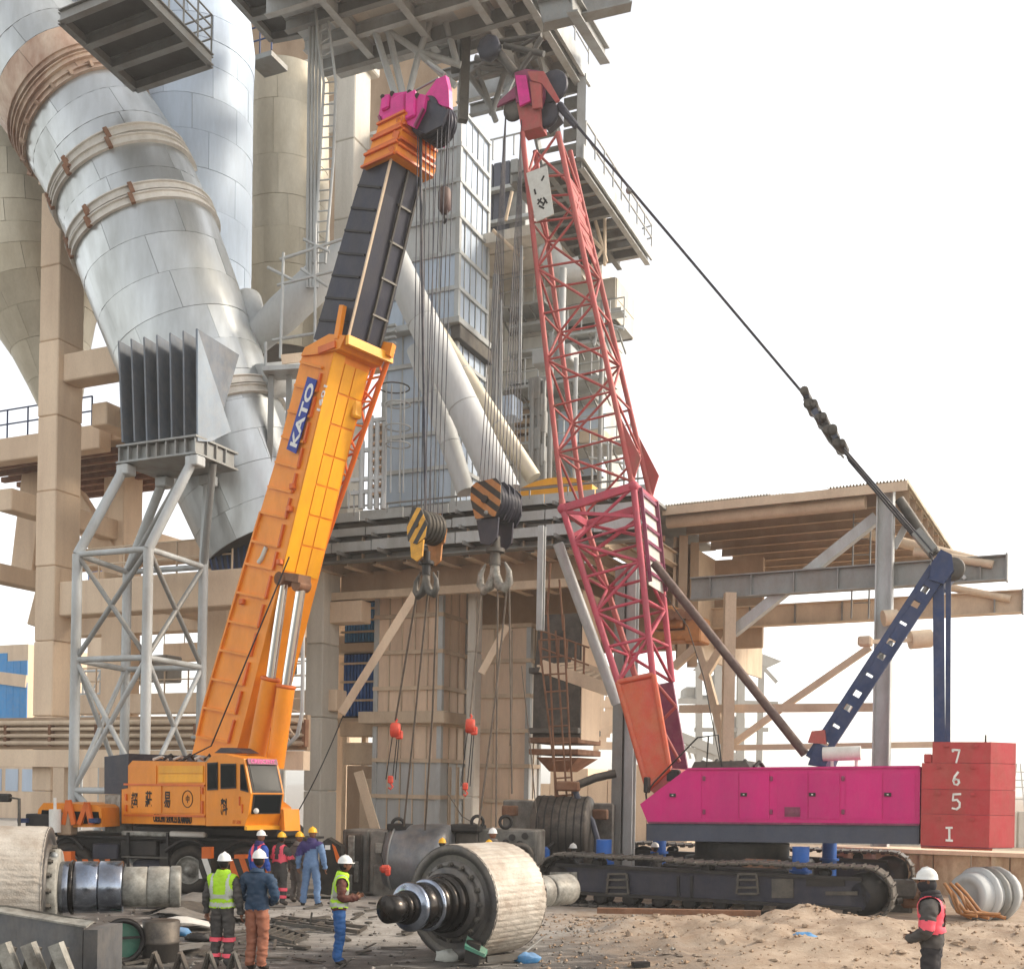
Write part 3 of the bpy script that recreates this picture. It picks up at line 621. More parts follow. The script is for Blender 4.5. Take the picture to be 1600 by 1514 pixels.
# ================================================================== the preheater tower in the middle
def clad_tower(name, label, u0, uc, ur, v_top, v_bot, vref, t0, zbot, ztop, bands, nfront, nright, mf, mr, edge_m, dark=MT['steel']):
    """a panelled duct: front face from u0 to the corner uc at vref, right face on to ur"""
    s1 = PL.S(PL.PT(uc, vref, t0)); s0 = PL.S(PL.PT(u0, vref, t0)); t1 = PL.T(PL.PS(ur, vref, s1))
    root = thing(name, label, 'duct', PL.W((s0+s1)/2, (t0+t1)/2, zbot))
    build(MB().fb(PL, s0+.06, s1-.06, t0+.06, t1-.06, zbot, ztop), 'core', dark, root)
    for i in range(bands):
        za, zb_ = lerp(zbot, ztop, i/bands), lerp(zbot, ztop, (i+1)/bands); g = .035
        for k in range(nfront):
            d = rnd.uniform(0, .025); m = mf(i) if callable(mf) else mf
            piece('panel', m, root, PL, lerp(s0, s1, k/nfront)+g*.6, lerp(s0, s1, (k+1)/nfront)-g*.6, t0-d, t0+.05, za+g, zb_-g, .01)
        for k in range(nright):
            d = rnd.uniform(0, .025); m = mr(i) if callable(mr) else mr
            piece('panel', m, root, PL, s1-.05, s1+d, lerp(t0, t1, k/nright)+g*.6, lerp(t0, t1, (k+1)/nright)-g*.6, za+g, zb_-g, .01)
        e = edge_m(i) if callable(edge_m) else edge_m
        piece('band', e, root, PL, s0-.1, s1+.1, t0-.12, t0-.028, zb_-.09, zb_+.06); piece('band', e, root, PL, s1+.03, s1+.12, t0-.1, t1, zb_-.088, zb_+.058)
        for k in range(1, nfront): piece('stiffener', e, root, PL, lerp(s0, s1, k/nfront)-.02, lerp(s0, s1, k/nfront)+.02, t0-.06, t0-.02, za+.07, zb_-.1)
        for k in range(1, nright): piece('stiffener', e, root, PL, s1+.02, s1+.05, lerp(t0, t1, k/nright)-.015, lerp(t0, t1, k/nright)+.015, za+.07, zb_-.1)
    for (a, b) in ((s0, t0), (s1, t0), (s1, t1)): piece('corner_angle', steel_e, root, PL, a-.09, a+.09, b-.09, b+.09, zbot, ztop)
    return root, s0, s1, t0, t1
steel_e = MT['steell']
TT = 37.5; TDK = 34.0                         # tower front, deck front
ZD = PL.PT(620, 800, TDK).z                   # deck level
dt1, ts0, ts1, tt0, tt1 = clad_tower('panelled_gas_duct', 'tall blue grey panelled duct behind the hook ropes, standing on the deck', 604, 714, 759, 0, 0, 500, TT, PL.PT(650, 790, TT).z, PL.PT(722, 170, TT).z, 11, 4, 5, lambda i: MT['panelb'] if i < 7 else MT['panel'], MT['panelb'], MT['steell'])
z_ = PL.PT(712, 508, TT).z                     # ledge half way
build(MB().fb(PL, ts0-.5, ts1+.35, TT-.5, tt1+.1, z_-.12, z_+.12, 0, .02), 'ledge', MT['steell'], dt1)
build(MB().fb(PL, ts1-.1, ts1+.3, TT-.3, tt1+.1, z_-.65, z_-.14, 0, .02), 'ledge_bracket', MT['steeld'], dt1)
for k in range(4): piece('pipe_tray', MT['steell'], dt1, PL, ts0-1.6, ts0+.9, TT-.9, TT-.75, z_-.7+k*.22, z_-.62+k*.22)
sandb = lambda i: MT['panel'] if i < 3 else MT['panelc']
dt2, *_q = clad_tower('lower_gas_duct', 'dusty sand and grey panelled duct with crane slings hanging in front, under the deck', 588, 688, 727, 0, 0, 1100, 36.6, -.2, PL.PT(650, 905, 36.6).z, 8, 5, 3, sandb, sandb, MT['steelc'])
z_ = PL.PT(690, 1120, 36.6).z
build(MB().fb(PL, _q[0]-.5, _q[1]+.4, 36.1, _q[3]+.1, z_-.25, z_+.2, 0, .03), 'ledge', MT['steelc'], dt2)
dt3, *_r = clad_tower('side_gas_duct', 'narrower sand coloured panelled duct right of the pale column under the deck', 745, 826, 842, 0, 0, 1100, 38.0, -.2, PL.PT(790, 978, 38).z, 7, 3, 2, MT['panelc'], MT['white'], MT['steelc'])  # right face panels whiter: sunlight on that side put into the colour
# columns
def column(label, u0, uc, ur, v, t, z0, z1, m, mr=None, nm='concrete_column', cap=0):
    s0, s1 = PL.S(PL.PT(u0, v, t)), PL.S(PL.PT(uc, v, t)); t1 = PL.T(PL.PS(ur, v, s1))
    r = thing(nm, label, 'column', PL.W((s0+s1)/2, t, z0))
    n = max(2, int((z1-z0)/2.6))
    for i in range(n): build(MB().fb(PL, s0, s1, t, t1, lerp(z0, z1, i/n)+(.012 if i else 0), lerp(z0, z1, (i+1)/n), 0, .04), 'lift', m, r)
    if cap: build(MB().fb(PL, s0-cap, s1+cap, t-cap, t1+cap, z1+.002, z1+.9, 0, .05), 'cap', m, r)
    return r, s0, s1, t, t1
column('grey brown steel clad column left of the blue louvres, under the deck', 476, 503, 529, 1100, 34.8, -.1, PL.PT(500, 890, 34.8).z, MT['concg'])
c2, c2a, c2b, c2t, c2t1 = column('pale concrete column high up beside the caged ladder', 522, 552, 577, 300, 36.2, ZD, PL.PT(545, 95, 36.2).z, MT['concg'], cap=.25)
column('pale round edged column between the two sand panelled ducts', 728, 741, 752, 1100, 36.2, -.1, PL.PT(740, 905, 36.2).z, MT['concg'])
# struts that prop the tower
def bigtube(label, u0, v0, Y0, u1, v1, Y1, r0, r1, m=MT['panel']):
    p, q = P(u0, v0, Y0), P(u1, v1, Y1)
    r = thing('inclined_duct', label, 'duct', q)
    n = 3
    for i in range(n):
        a, b = p.lerp(q, i/n), p.lerp(q, (i+1)/n); ra, rb = lerp(r0, r1, i/n), lerp(r0, r1, (i+1)/n)
        build(MB().tube(a, b-(b-a).normalized()*.012, ra, rb, 28), 'duct_section', m, r)
        if i: build(MB().ring(a, b-a, ra, .018, 24, 6), 'joint_ring', MT['steell'], r)
    return r
bigtube('widest pale inclined duct crossing behind the hook ropes', 598, 372, 36.4, 790, 772, 35.2, .5, .52)
bigtube('slim inclined duct ending beside the yellow hood', 668, 500, 37.3, 834, 748, 36.6, .33, .27, MT['galvc'])
bigtube('tapering inclined duct in front of the blue grey panels', 655, 545, 37.0, 728, 770, 36.2, .42, .3, MT['panel'])
# branch pipe left of the boom, with scaffold
bp_ = thing('branch_duct', 'grey branch duct rising to the right from the elbow duct, behind scaffold poles', 'duct', P(400, 520, 37))
build(MB().path([P(386, 470, 38), P(400, 530, 37.2), P(440, 492, 37), P(490, 445, 37), P(545, 400, 37.4)], .5, 20, 0, [.5, .58, .6, .6, .6]), 'duct_body', MT['panel'], bp_)
build(MB().tube(P(408, 597, 36.0), P(470, 590, 37.4), .56, .56, 24), 'stub_duct', MT['panel'], bp_)
scf = thing('scaffold', 'thin scaffold poles round the grey branch duct', 'scaffold', P(440, 580, 35.6))
for (a, b) in (((443, 395), (438, 560)), ((493, 350), (492, 560)), ((437, 406), (535, 374)), ((433, 446), (520, 424)), ((418, 418), (462, 440)), ((474, 374), (515, 394)), ((470, 420), (512, 448)), ((425, 532), (500, 520)), ((415, 535), (415, 580)), ((447, 560), (447, 580))):
    piecetube('pole', MT['steell'], scf, P(*a, 35.6), P(*b, 35.6), .05, 6)
p0 = P(415, 584, 35.4); p1 = P(480, 580, 35.4)
piecebar('deck', MT['steell'], scf, p0, p1, .9, .14); piecebar('toe_board', MT['conc'], scf, P(440, 562, 35.4), P(478, 558, 35.4), .05, .3)
for u in (424, 452): piecebar('leg', MT['steel'], scf, P(u, 588, 35.4), P(u-4, 800, 35.4), .16)
# caged ladder with pipes up the pale column
cl = thing('ladder', 'long steel ladder running up beside the pale concrete column', 'ladder', P(497, 420, 36))
lp = [P(490, 412, 36), P(500, 250, 36), P(506, 130, 36), P(498, 70, 36), P(490, -20, 36)]; lq = [P(508, 412, 36), P(521, 250, 36), P(525, 130, 36), P(516, 60, 36), P(506, -20, 36)]
for q in (lp, lq): build(MB().path(q, .05, 6), 'side_rail', MT['steell'], cl)
for i in range(4):
    n = int((lp[i+1]-lp[i]).length/.33)
    for k in range(n): piecetube('rung', MT['steell'], cl, lp[i].lerp(lp[i+1], k/n), lq[i].lerp(lq[i+1], k/n)+UP*.04, .025, 5)
rp = thing('riser_pipes', 'bundle of thin grey riser pipes left of the ladder', 'pipes', P(486, 440, 36.3))
for k in range(4): build(MB().path([P(480+5*k, 450, 36.3), P(482+5.5*k, 200, 36.3), P(484+5.5*k, 60, 36.3), P(484+5.5*k, -30, 36.3)], .055, 8), 'pipe', MT['steell'], rp)
# concrete beams between upright duct and ladder
hb = thing('concrete_beam', 'upper concrete beam behind the ladder', 'beam', P(440, 140, 41))
a0, a1, z0, z1 = PL.rect(385, 96, 548, 136, 40.5); build(MB().fb(PL, a0, a1, 40.5, 41.6, z0, z1, 0, .04), 'beam_body', MT['concg'], hb)
hb = thing('concrete_beam', 'lower concrete beam with a shadowed recess above the grey vessel', 'beam', P(440, 230, 41))
a0, a1, z0, z1 = PL.rect(385, 172, 548, 222, 40.5); build(MB().fb(PL, a0, a1, 40.5, 41.6, z0, z1, 0, .04), 'beam_body', MT['concg'], hb)
bk = thing('rear_wall', 'shadowed brown back wall above the grey vessel', 'wall', P(440, 220, 52))
a0, a1, z0, z1 = PL.rect(380, -20, 640, 420, 52); build(MB().fb(PL, a0, a1+2.5, 52, 52.6, z0-6, z1, 0, 0), 'wall_body', MT['dull'], bk)
# ---------------- the top gallery, seen from below
ZG = 27.6; pr_ = PZ(838, 0, ZG); pb_ = PZ(918, 130, ZG); SG = (PL.S(pr_)+PL.S(pb_))/2; TG1 = PL.T(pb_)
tg = thing('top_gallery', 'steel floored top gallery seen from below over the panelled duct', 'gallery', PL.W(SG-5, 34, ZG))
SL = PL.S(PZ(548, 40, ZG)); TGB = TG1
TGM = PL.T(PZ(640, 82, ZG))
for k in range(10):
    for q in range(6):
        if q < 4 and lerp(26, TGB, k/10) > TGM: continue
        a = lerp(SL-2, SG-.2, q/6); b = lerp(SL-2, SG-.2, (q+1)/6); t = lerp(26, TGB, k/10); t2 = lerp(26, TGB, (k+1)/10)
        piece('floor_plate', MT['concg'] if (k*q) % 3 else MT['steell'], tg, PL, a+.004, b-.004, t+.004, t2-.004, ZG+.2, ZG+.24+rnd.uniform(0, .02))
for k in range(11):
    t = lerp(26, TGB-.1, k/10); build(MB().ibeam(PL.W(SL-2 if t < TGM else SG-4.5, t, ZG), PL.W(SG-.25, t, ZG), .4 if k % 3 else .7, .22, .03), 'joist', MT['steell'] if k % 2 else MT['steel'], tg)
for s in (SL, SL+2.2, SL+4.4, SG-.9, SG-.15): build(MB().ibeam(PL.W(s, 25, ZG-.05), PL.W(s, TGB if s > SG-2 else TGM, ZG-.05), .5, .25, .03), 'girder', MT['steell'], tg)
zc0, zc1 = PL.PT(660, 186, TT).z, ZG+.6
for k in range(8): piece('casing_panel', MT['panel'], dt1, PL, lerp(ts0-.9, ts1, k/8)+.012, lerp(ts0-.9, ts1, (k+1)/8)-.012, TT-.05*rnd.random(), TT+2, zc0, zc1, .01)
build(MB().fb(PL, SG+.02, SG+.12, 25, TGB+.1, ZG-.1, ZG+.5), 'fascia', MT['steell'], tg)
for k in range(9): piecetube('rail_post', MT['steell'], tg, PL.W(SG+.05, lerp(26, TGB, k/8), ZG+.5), PL.W(SG+.05, lerp(26, TGB, k/8), ZG+1.6), .03, 6)
for q in (1.05, 1.6): piecetube('hand_rail', MT['steell'], tg, PL.W(SG+.05, 25, ZG+q), PL.W(SG+.05, TGB, ZG+q), .03, 6)
# bracing below the gallery
def tb(a, b, r=.11, m=MT['steell'], Y=36.6, nm='brace'): return piecetube(nm, m, tg, P(*a, Y), P(*b, Y), r, 8)
for a, b in (((580, 30), (618, 150)), ((604, 36), (630, 150)), ((585, 35), (655, 82)), ((682, 10), (655, 82)), ((690, 10), (714, 100)), ((655, 82), (638, 150)), ((655, 82), (720, 102)), ((648, 78), (712, 135))): tb(a, b)
for a, b in (((735, 118), (800, 60)), ((740, 105), (820, 118)), ((742, 125), (792, 112)), ((735, 120), (766, 165)), ((745, 110), (775, 190)), ((790, 108), (768, 180)), ((800, 60), (790, 110)), ((742, 90), (800, 112))): tb(a, b, .1, MT['steel'], 38.2)
build(MB().bar(P(728, 30, 37), P(723, 190, 37.2), .3, .3), 'post', MT['steeld'], tg); build(MB().bar(P(706, 60, 37), P(712, 110, 37), .35, .3), 'hanger', MT['steeld'], tg)
# roof beams that stick out against the sky
ob = thing('overhanging_beam', 'grey steel beam sticking out level at the top edge against the sky', 'beam', P(920, 10, 36))
build(MB().ibeam(P(845, 24, 35), P(982, -8, 35), .8, .45, .05), 'beam_body', MT['steel'], ob)
ob = thing('overhanging_beam', 'grey steel beam pointing down right at the top edge, the lower of two against the sky', 'beam', P(920, 50, 37))
build(MB().ibeam(P(893, 4, 33.6), P(945, 88, 38.5), .5, .35, .05), 'beam_body', MT['steel'], ob)
# lower gallery at right with stair between
ZB = ZG-2.9; S2 = SG; q0 = PZ(917, 250, ZB); q1 = PZ(1012, 405, ZB); SB = (PL.S(q0)+PL.S(q1))/2; TB0, TB1 = PL.T(q0), PL.T(q1)
lg = thing('side_gallery', 'lower railed gallery seen from below right of the pink crane boom', 'gallery', PL.W(SB-3, TB0+3, ZB))
for k in range(9):
    for q in range(4):
        a, b = lerp(SB-2.7, SB-.1, q/4), lerp(SB-2.7, SB-.1, (q+1)/4); t, t2 = lerp(TB0, TB1, k/9), lerp(TB0, TB1, (k+1)/9)
        if q == 3 and k in (4, 6): continue
        piece('floor_plate', MT['dull'] if (k+q) % 3 else MT['steel'], lg, PL, a+.006, b-.006, t+.006, t2-.006, ZB+.1, ZB+.15)
    build(MB().ibeam(PL.W(SB-2.7, lerp(TB0, TB1, k/9), ZB-.08), PL.W(SB-.15, lerp(TB0, TB1, k/9), ZB-.08), .34, .2, .03), 'joist', MT['steel'], lg)
for s in (SB-1.3, SB-.1, SB-2.7): build(MB().ibeam(PL.W(s, TB0, ZB-.05), PL.W(s, TB1, ZB-.05), .42, .22, .03), 'girder', MT['steel'] if s < SB-.5 else MT['steell'], lg)
build(MB().fb(PL, SB+.02, SB+.1, TB0-.3, TB1, ZB-.1, ZB+.4), 'fascia', MT['steell'], lg)
for k in range(9): piecetube('rail_post', MT['steell'], lg, PL.W(SB+.05, lerp(TB0, TB1, k/8), ZB+.4), PL.W(SB+.05, lerp(TB0, TB1, k/8), ZB+1.35), .035, 6)
for q in (.85, 1.35): build(MB().path([PL.W(SB+.05, TB0, ZB+q), PL.W(SB+.05, TB1, ZB+q), PL.W(SB-.4, TB1+.1, ZB+q)], .04, 6), 'hand_rail', MT['steell'], lg)
for a, b in (((905, 300), (925, 330)), ((930, 345), (948, 410)), ((945, 330), (945, 415)), ((925, 415), (945, 385)), ((905, 350), (945, 395)), ((770, 360), (818, 405)), ((800, 300), (790, 345))): piecetube('brace', MT['steelc'], lg, P(*a, 43), P(*b, 43), .07, 6)
build(MB().bar(PL.W(SB-.1, TB0-.1, ZB), PL.W(SB-.1, TB0-.1, ZG), .3, .3), 'hanger_post', MT['steell'], lg)
for k in range(5): piece('cage_plate', MT['steel'], lg, PL, SB-.75, SB-.25, TB0-.1, TB0, ZB+.2+k*.55, ZB+.62+k*.55)
piecebar('stair_string', MT['steel'], lg, PL.W(SB-.8, TB0-2.5, ZG), PL.W(SB-.8, TB0+.2, ZB+.2), .1, .35); piecebar('stair_string', MT['steel'], lg, PL.W(SB-1.6, TB0-2.5, ZG), PL.W(SB-1.6, TB0+.2, ZB+.2), .1, .35)
for k in range(9): piece('tread', MT['steel'], lg, PL, SB-1.55, SB-.85, lerp(TB0-2.5, TB0+.2, k/8)-.15, lerp(TB0-2.5, TB0+.2, k/8)+.1, lerp(ZG, ZB+.2, k/8)-.03, lerp(ZG, ZB+.2, k/8)+.03)
for k in range(5): build(MB().fb(PL, SB-6.8, SB-2.75, TB0+3.2+k*.9, TB0+4.06+k*.9, ZB-.5-(k % 2)*.06, ZB-.1), 'concrete_plank', MT['concg'], lg)
# dark cyclone behind the ropes, right of the duct
dk = thing('cyclone_housing', 'shadowed blue grey housing between the panelled duct and the pink boom', 'housing', P(790, 400, 46))
a0, a1, z0, z1 = PL.rect(757, 252, 822, 420, 45); 
for k in range(5): build(MB().fb(PL, lerp(a0, a1, k/5)+.02, lerp(a0, a1, (k+1)/5)-.02, 45-rnd.random()*.05, 48, z0, z1, 0, .03), 'wall_panel', MT['greyband'] if k < 3 else MT['steel'], dk)
for k in range(3): piece('ledge', MT['steell'], dk, PL, a0-.2, a1+1.5, 44.6, 44.9, lerp(z0, z1, .1+.3*k), lerp(z0, z1, .1+.3*k)+.15)
for k in range(5): piecetube('rail', MT['steell'], dk, PL.W(lerp(a0, a1, k/4), 44.7, z1), PL.W(lerp(a0, a1, k/4), 44.7, z1+.9), .04, 6)
piecetube('rail', MT['steell'], dk, PL.W(a0, 44.7, z1+.9), PL.W(a1, 44.7, z1+.9), .04, 6)
# concrete and clad tower behind the boom
ct_ = thing('cyclone_tower', 'pale grey clad tower with a stepped outline behind the pink lattice boom', 'building', P(850, 770, 46))
def slab(u0, v0, u1, v1, t, dep, m, nx_, nz_, nm='wall_panel'):
    a0, a1, z0, z1 = PL.rect(u0, v0, u1, v1, t)
    build(MB().fb(PL, a0+.05, a1-.05, t+.05, t+dep, z0, z1-.03), 'wall_core', MT['steeld'], ct_)
    for i in range(nx_):
        for j in range(nz_): piece(nm, m, ct_, PL, lerp(a0, a1, i/nx_)+.015, lerp(a0, a1, (i+1)/nx_)-.015, t-rnd.uniform(0, .04), t+.04, lerp(z0, z1, j/nz_)+.015, lerp(z0, z1, (j+1)/nz_)-.015, .008)
    for j in range(nz_): piece(nm, m, ct_, PL, a1-.03, a1+rnd.uniform(.005, .03), t+.05, t+dep, lerp(z0, z1, j/nz_)+.015, lerp(z0, z1, (j+1)/nz_)-.015, .008)
slab(757, 385, 846, 775, 44, 3, MT['pale'], 3, 8); slab(846, 420, 936, 775, 44.5, 3, MT['pale'], 3, 7); slab(880, 440, 962, 505, 44, 2.4, MT['concg'], 2, 2); slab(872, 640, 938, 745, 43.8, .6, MT['panelb'], 2, 2, 'door_panel')
for v in (500, 545, 592, 600, 630): 
    a0, a1, z0, z1 = PL.rect(800, v, 935 if v != 500 else 975, v+5, 43.6); piece('ledge', MT['steell'], ct_, PL, a0, a1, 43.2, 43.95, z0, z1)
for k in range(7):
    a0, a1, z0, z1 = PL.rect(805, 600+14*k, 845, 608+14*k, 43.7); piece('louvre', MT['dull'], ct_, PL, a0, a1, 43.5, 43.9, z0, z1)
for k in range(5): piecetube('bracket', MT['steell'], ct_, P(935+10*k, 515, 43.3), P(928+7*k, 540-8*k, 43.4), .05, 6)
for k in range(6): build(MB().box(P(838+4*(k % 3), 610+26*k, 43.2), (.5, .5, .9), PL.R, 0, .05), 'valve_box', MT['steel'], ct_)
for u in (832, 842, 850): piecetube('service_pipe', MT['steel'], ct_, P(u, 595, 43), P(u-2, 765, 43), .09, 8)
for (u0, v0, u1, v1) in ((925, 690, 1000, 702), (920, 715, 1000, 728)): piecetube('rail', MT['steell'], ct_, P(u0, v0, 43), P(u1, v1, 43), .05, 6)
for u in (925, 950, 975, 997): piecetube('post', MT['steell'], ct_, P(u, 690, 43), P(u, 770, 43), .05, 6)
build(MB().fb(PL, *PL.rect(905, 670, 940, 690, 43)[:2], 43, 44.5, *PL.rect(905, 670, 940, 690, 43)[2:]), 'awning', MT['steelc'], ct_)
def balcony(u0, u1, v, t, dep, n):
    a0, a1, z0, z1 = PL.rect(u0, v, u1, v+4, t); z0 = min(z0, z1)
    piece('balcony_floor', MT['steell'], ct_, PL, a0, a1, t, t+dep, z0-.1, z0)
    for k in range(n+1): piecetube('post', MT['steell'], ct_, PL.W(lerp(a0, a1, k/n), t, z0), PL.W(lerp(a0, a1, k/n), t, z0+1.1), .03, 6)
    for q in (.55, 1.1): piecetube('rail', MT['steell'], ct_, PL.W(a0, t, z0+q), PL.W(a1, t, z0+q), .028, 6)
    for k in range(n): piecebar('bracket', MT['steel'], ct_, PL.W(lerp(a0, a1, (k+.5)/n), t+.1, z0-.12), PL.W(lerp(a0, a1, (k+.5)/n), t+dep, z0-.7), .06, .08)
for q_ in ((770, 850, 470, 42.6, 1.4, 5), (780, 945, 592, 42.2, 1.6, 8), (840, 985, 690, 42, 1.6, 7), (765, 840, 688, 42.4, 1.2, 4), (865, 975, 512, 42.8, 1.2, 5)): balcony(*q_)
for k, (a, b, r) in enumerate((((775, 430), (772, 770), .12), ((783, 470), (781, 770), .07), ((862, 520), (858, 765), .1), ((900, 560), (897, 765), .08), ((942, 470), (936, 765), .09), ((815, 385), (812, 600), .06), ((955, 690), (953, 770), .06), ((880, 420), (876, 560), .14))): piecetube('service_pipe', MT['steell'] if k % 2 else MT['steel'], ct_, P(*a, 42.4), P(*b, 42.4), r, 8)
build(MB().path([P(858, 385, 43), P(866, 410, 43), P(886, 424, 43), P(905, 420, 43)], .45, 16), 'bent_duct', MT['panel'], ct_)
for (u, v, a, b) in ((868, 560, 1.6, .6), (795, 640, .8, .8)): build(MB().box(P(u, v, 43.2), (a, .9, b), PL.R, 0, .04), 'equipment_box', MT['steell'] if u % 3 else MT['panelb'], ct_)
# ---------------- the deck
S0 = PL.S(PL.PT(372, 830, TDK)); S1 = PL.S(PL.PT(1012, 790, TDK)); SR = PL.S(PL.PT(1100, 800, TDK))
dk2 = thing('deck', 'long steel deck with cable trays crossing behind both hook blocks', 'platform', PL.W((S0+S1)/2, TDK+3, ZD-2))
for k in range(14): piece('deck_plate', MT['steel'], dk2, PL, lerp(S0, S1, k/14)+.01, lerp(S0, S1, (k+1)/14)-.01, TDK+.3, TDK+9, ZD-.2, ZD-.1)
for j, (z, t, hh) in enumerate(((ZD-.02, TDK, .34), (ZD-.62, TDK-.25, .3), (ZD-1.2, TDK-.5, .34))):
    n = 9
    for k in range(n):
        a, b = lerp(S0+.6*j, S1, k/n), lerp(S0+.6*j, S1, (k+1)/n)
        piece('tray_side', MT['steell'], dk2, PL, a+.02, b-.02, t-.02, t+.02, z-hh/2, z+hh/2+rnd.uniform(-.03, .03))
        piece('tray_floor', MT['steeld'], dk2, PL, a+.02, b-.02, t+.022, t+.6, z-hh/2, z-hh/2+.03)
        piece('tray_bracket', MT['steel'], dk2, PL, a+.4, a+.48, t-.3, t+.6, z-hh/2-.12, z-hh/2-.002)
for k in range(8): piecetube('cable', MT['steeld'], dk2, PL.W(S0, TDK+.1+.06*k, ZD-.45), PL.W(S1, TDK+.1+.06*k, ZD-.45), .035, 6)
gz0, gz1 = PL.PT(700, 866, TDK).z, PL.PT(700, 826, TDK).z
build(MB().ibeam(PL.W(S0+3.2, TDK+.1, (gz0+gz1)/2), PL.W(S1, TDK+.1, (gz0+gz1)/2), gz1-gz0, .45, .05), 'girder', MT['steel'], dk2)
for k in range(13): piece('web_stiffener', MT['steelc'], dk2, PL, lerp(S0+3.4, S1-.1, k/12)-.02, lerp(S0+3.4, S1-.1, k/12)+.02, TDK-.08, TDK+.07, gz0+.055, gz1-.055)
for k in range(11):
    s = lerp(S0+3.4, S1-.3, k/10); build(MB().ibeam(PL.W(s, TDK+.3, gz0+.1), PL.W(s+.2, TDK+8, gz0+.1), .45, .3, .04), 'floor_joist', MT['steelc'], dk2)
build(MB().fb(PL, S0+4, S1+2, TDK+8.2, TDK+8.5, gz0-2.5, gz1), 'rear_apron', MT['dull'], dk2)
for k in range(3): piece('cross_joist', MT['rust'], dk2, PL, S0+3.4, S1, TDK+1.8+k*2, TDK+2.0+k*2, gz0+.34, gz0+.5)
hz = PL.PT(640, 783, TDK).z
piecetube('hand_rail', MT['steel'], dk2, PL.W(S0+1, TDK, hz), PL.W(S1, TDK, hz), .035, 6)
for k in range(12): piecetube('rail_post', MT['steel'], dk2, PL.W(lerp(S0+1, S1, k/11), TDK, ZD), PL.W(lerp(S0+1, S1, k/11), TDK, hz), .03, 6)
z_ = PL.PT(700, 921, 35.3).z
build(MB().fb(PL, PL.S(PL.PT(505, 925, 35.3)), PL.S(PL.PT(890, 925, 35.3)), 35.3, 35.55, z_-.14, z_+.14), 'tie_beam', MT['steelc'], dk2)
build(MB().fb(PL, PL.S(PL.PT(529, 900, 35.6)), PL.S(PL.PT(905, 900, 35.6)), 35.8, 36.1, z_+.16, gz0-.01), 'valance', MT['dull'], dk2)
# props, braces and louvres under the deck
br = thing('diagonal_brace', 'sand coloured diagonal brace in front of the left lower panelled duct', 'brace', P(533, 1115, 35)); build(MB().bar(P(652, 922, 35.4), P(533, 1115, 35.0), .22, .26), 'brace_body', MT['steelc'], br)
br = thing('diagonal_brace', 'short sand coloured diagonal brace in front of the narrower panelled duct', 'brace', P(752, 1050, 36)); build(MB().bar(P(792, 978, 36.0), P(752, 1052, 36.0), .2, .22), 'brace_body', MT['steelc'], br)
lvx = thing('louvre_wall', 'blue louvred wall panels between the column and the left lower panelled duct', 'wall', P(565, 1120, 39))
for (u0, v0, u1, v1, n) in ((538, 942, 592, 1002, 12), (536, 1022, 588, 1118, 10)):
    a0, a1, z0, z1 = PL.rect(u0, v0, u1, v1, 38.4)
    piece('backing', MT['navy'], lvx, PL, a0-.1, a1+.1, 38.6, 39.2, z0-.1, z1+.1)
    for k in range(n): piece('slat', MT['bluesheet'] if v0 < 1000 else MT['jackb'], lvx, PL, lerp(a0, a1, k/n)+.025, lerp(a0, a1, (k+1)/n)-.025, 38.42, 38.56, z0, z1, .02)
    for q in (.25, .55, .85): piece('rail', MT['steelc'], lvx, PL, a0-.1, a1+.1, 38.33, 38.4, lerp(z0, z1, q)-.04, lerp(z0, z1, q)+.04)
    piece('sill', MT['steelc'], lvx, PL, a0-.4, a1+.5, 38.0, 38.9, z0-.45, z0-.11)
for k in range(3): piece('post', MT['steelc'], lvx, PL, a0-.3+k*.9, a0-.1+k*.9, 38.9, 39.1, -.1, z1)
pl_ = thing('machine_house', 'dusty brown machine base with ledges behind the workers in yellow helmets', 'machine', P(560, 1290, 37.5))
for (u0, v0, u1, v1, m) in ((528, 1126, 590, 1150, 'steelc'), (536, 1160, 588, 1195, 'steelc'), (540, 1196, 585, 1330, 'dull'), (560, 1215, 588, 1330, 'steelc')):
    a0, a1, z0, z1 = PL.rect(u0, v0, u1, v1, 37.2); build(MB().fb(PL, a0, a1, 37.2+.1*rnd.random(), 38.2, z0, z1, 0, .04), 'ledge' if v1 < 1200 else 'base_block', MT[m], pl_)
build(MB().bar(P(560, 1205, 37), P(588, 1300, 37), .2, .3), 'raker', MT['steelc'], pl_)
for k in range(7): piece('rib', MT['steelc'], pl_, PL, PL.S(P(545, 1200, 37.1))+.32*k, PL.S(P(545, 1200, 37.1))+.32*k+.07, 37.0, 37.15, 1, 3.6)
# dark hanging hopper, scaffold ladder and slatted walkway
hh_ = thing('discharge_hopper', 'dark brown hanging discharge hopper behind the thin scaffold ladders', 'hopper', P(870, 1200, 37))
def ring4(u0, u1, v, t, t1): 
    a0, a1, z0, _ = PL.rect(u0, v, u1, v-1, t); return [PL.W(a0, t, z0), PL.W(a1, t, z0), PL.W(a1, t1, z0), PL.W(a0, t1, z0)]
build(MB().loft([ring4(832, 905, 1155, 36.4, 38.4), ring4(834, 906, 1060, 36.4, 38.4), ring4(842, 908, 960, 36.4, 38.4)]), 'body', MT['soot'], hh_)
a0, a1, z0, z1 = PL.rect(832, 1058, 906, 1155, 36.4); build(MB().fb(PL, a1+.012, a1+.05, 36.45, 38.3, z0, z1+3), 'end_plate', MT['conc'], hh_)
for v in (1056, 1150, 1165, 1183): 
    a0, a1, z0, _ = PL.rect(830, v+4, 907, v-4, 36.4); build(MB().fb(PL, a0, a1, 36.15, 38.5, z0, z0+.2, 0, .02), 'collar', MT['rust'] if v > 1160 else MT['steeld'], hh_)
build(MB().loft([ring4(858, 886, 1206, 36.9, 37.9), ring4(838, 904, 1184, 36.4, 38.4)]), 'outlet', MT['rust'], hh_)
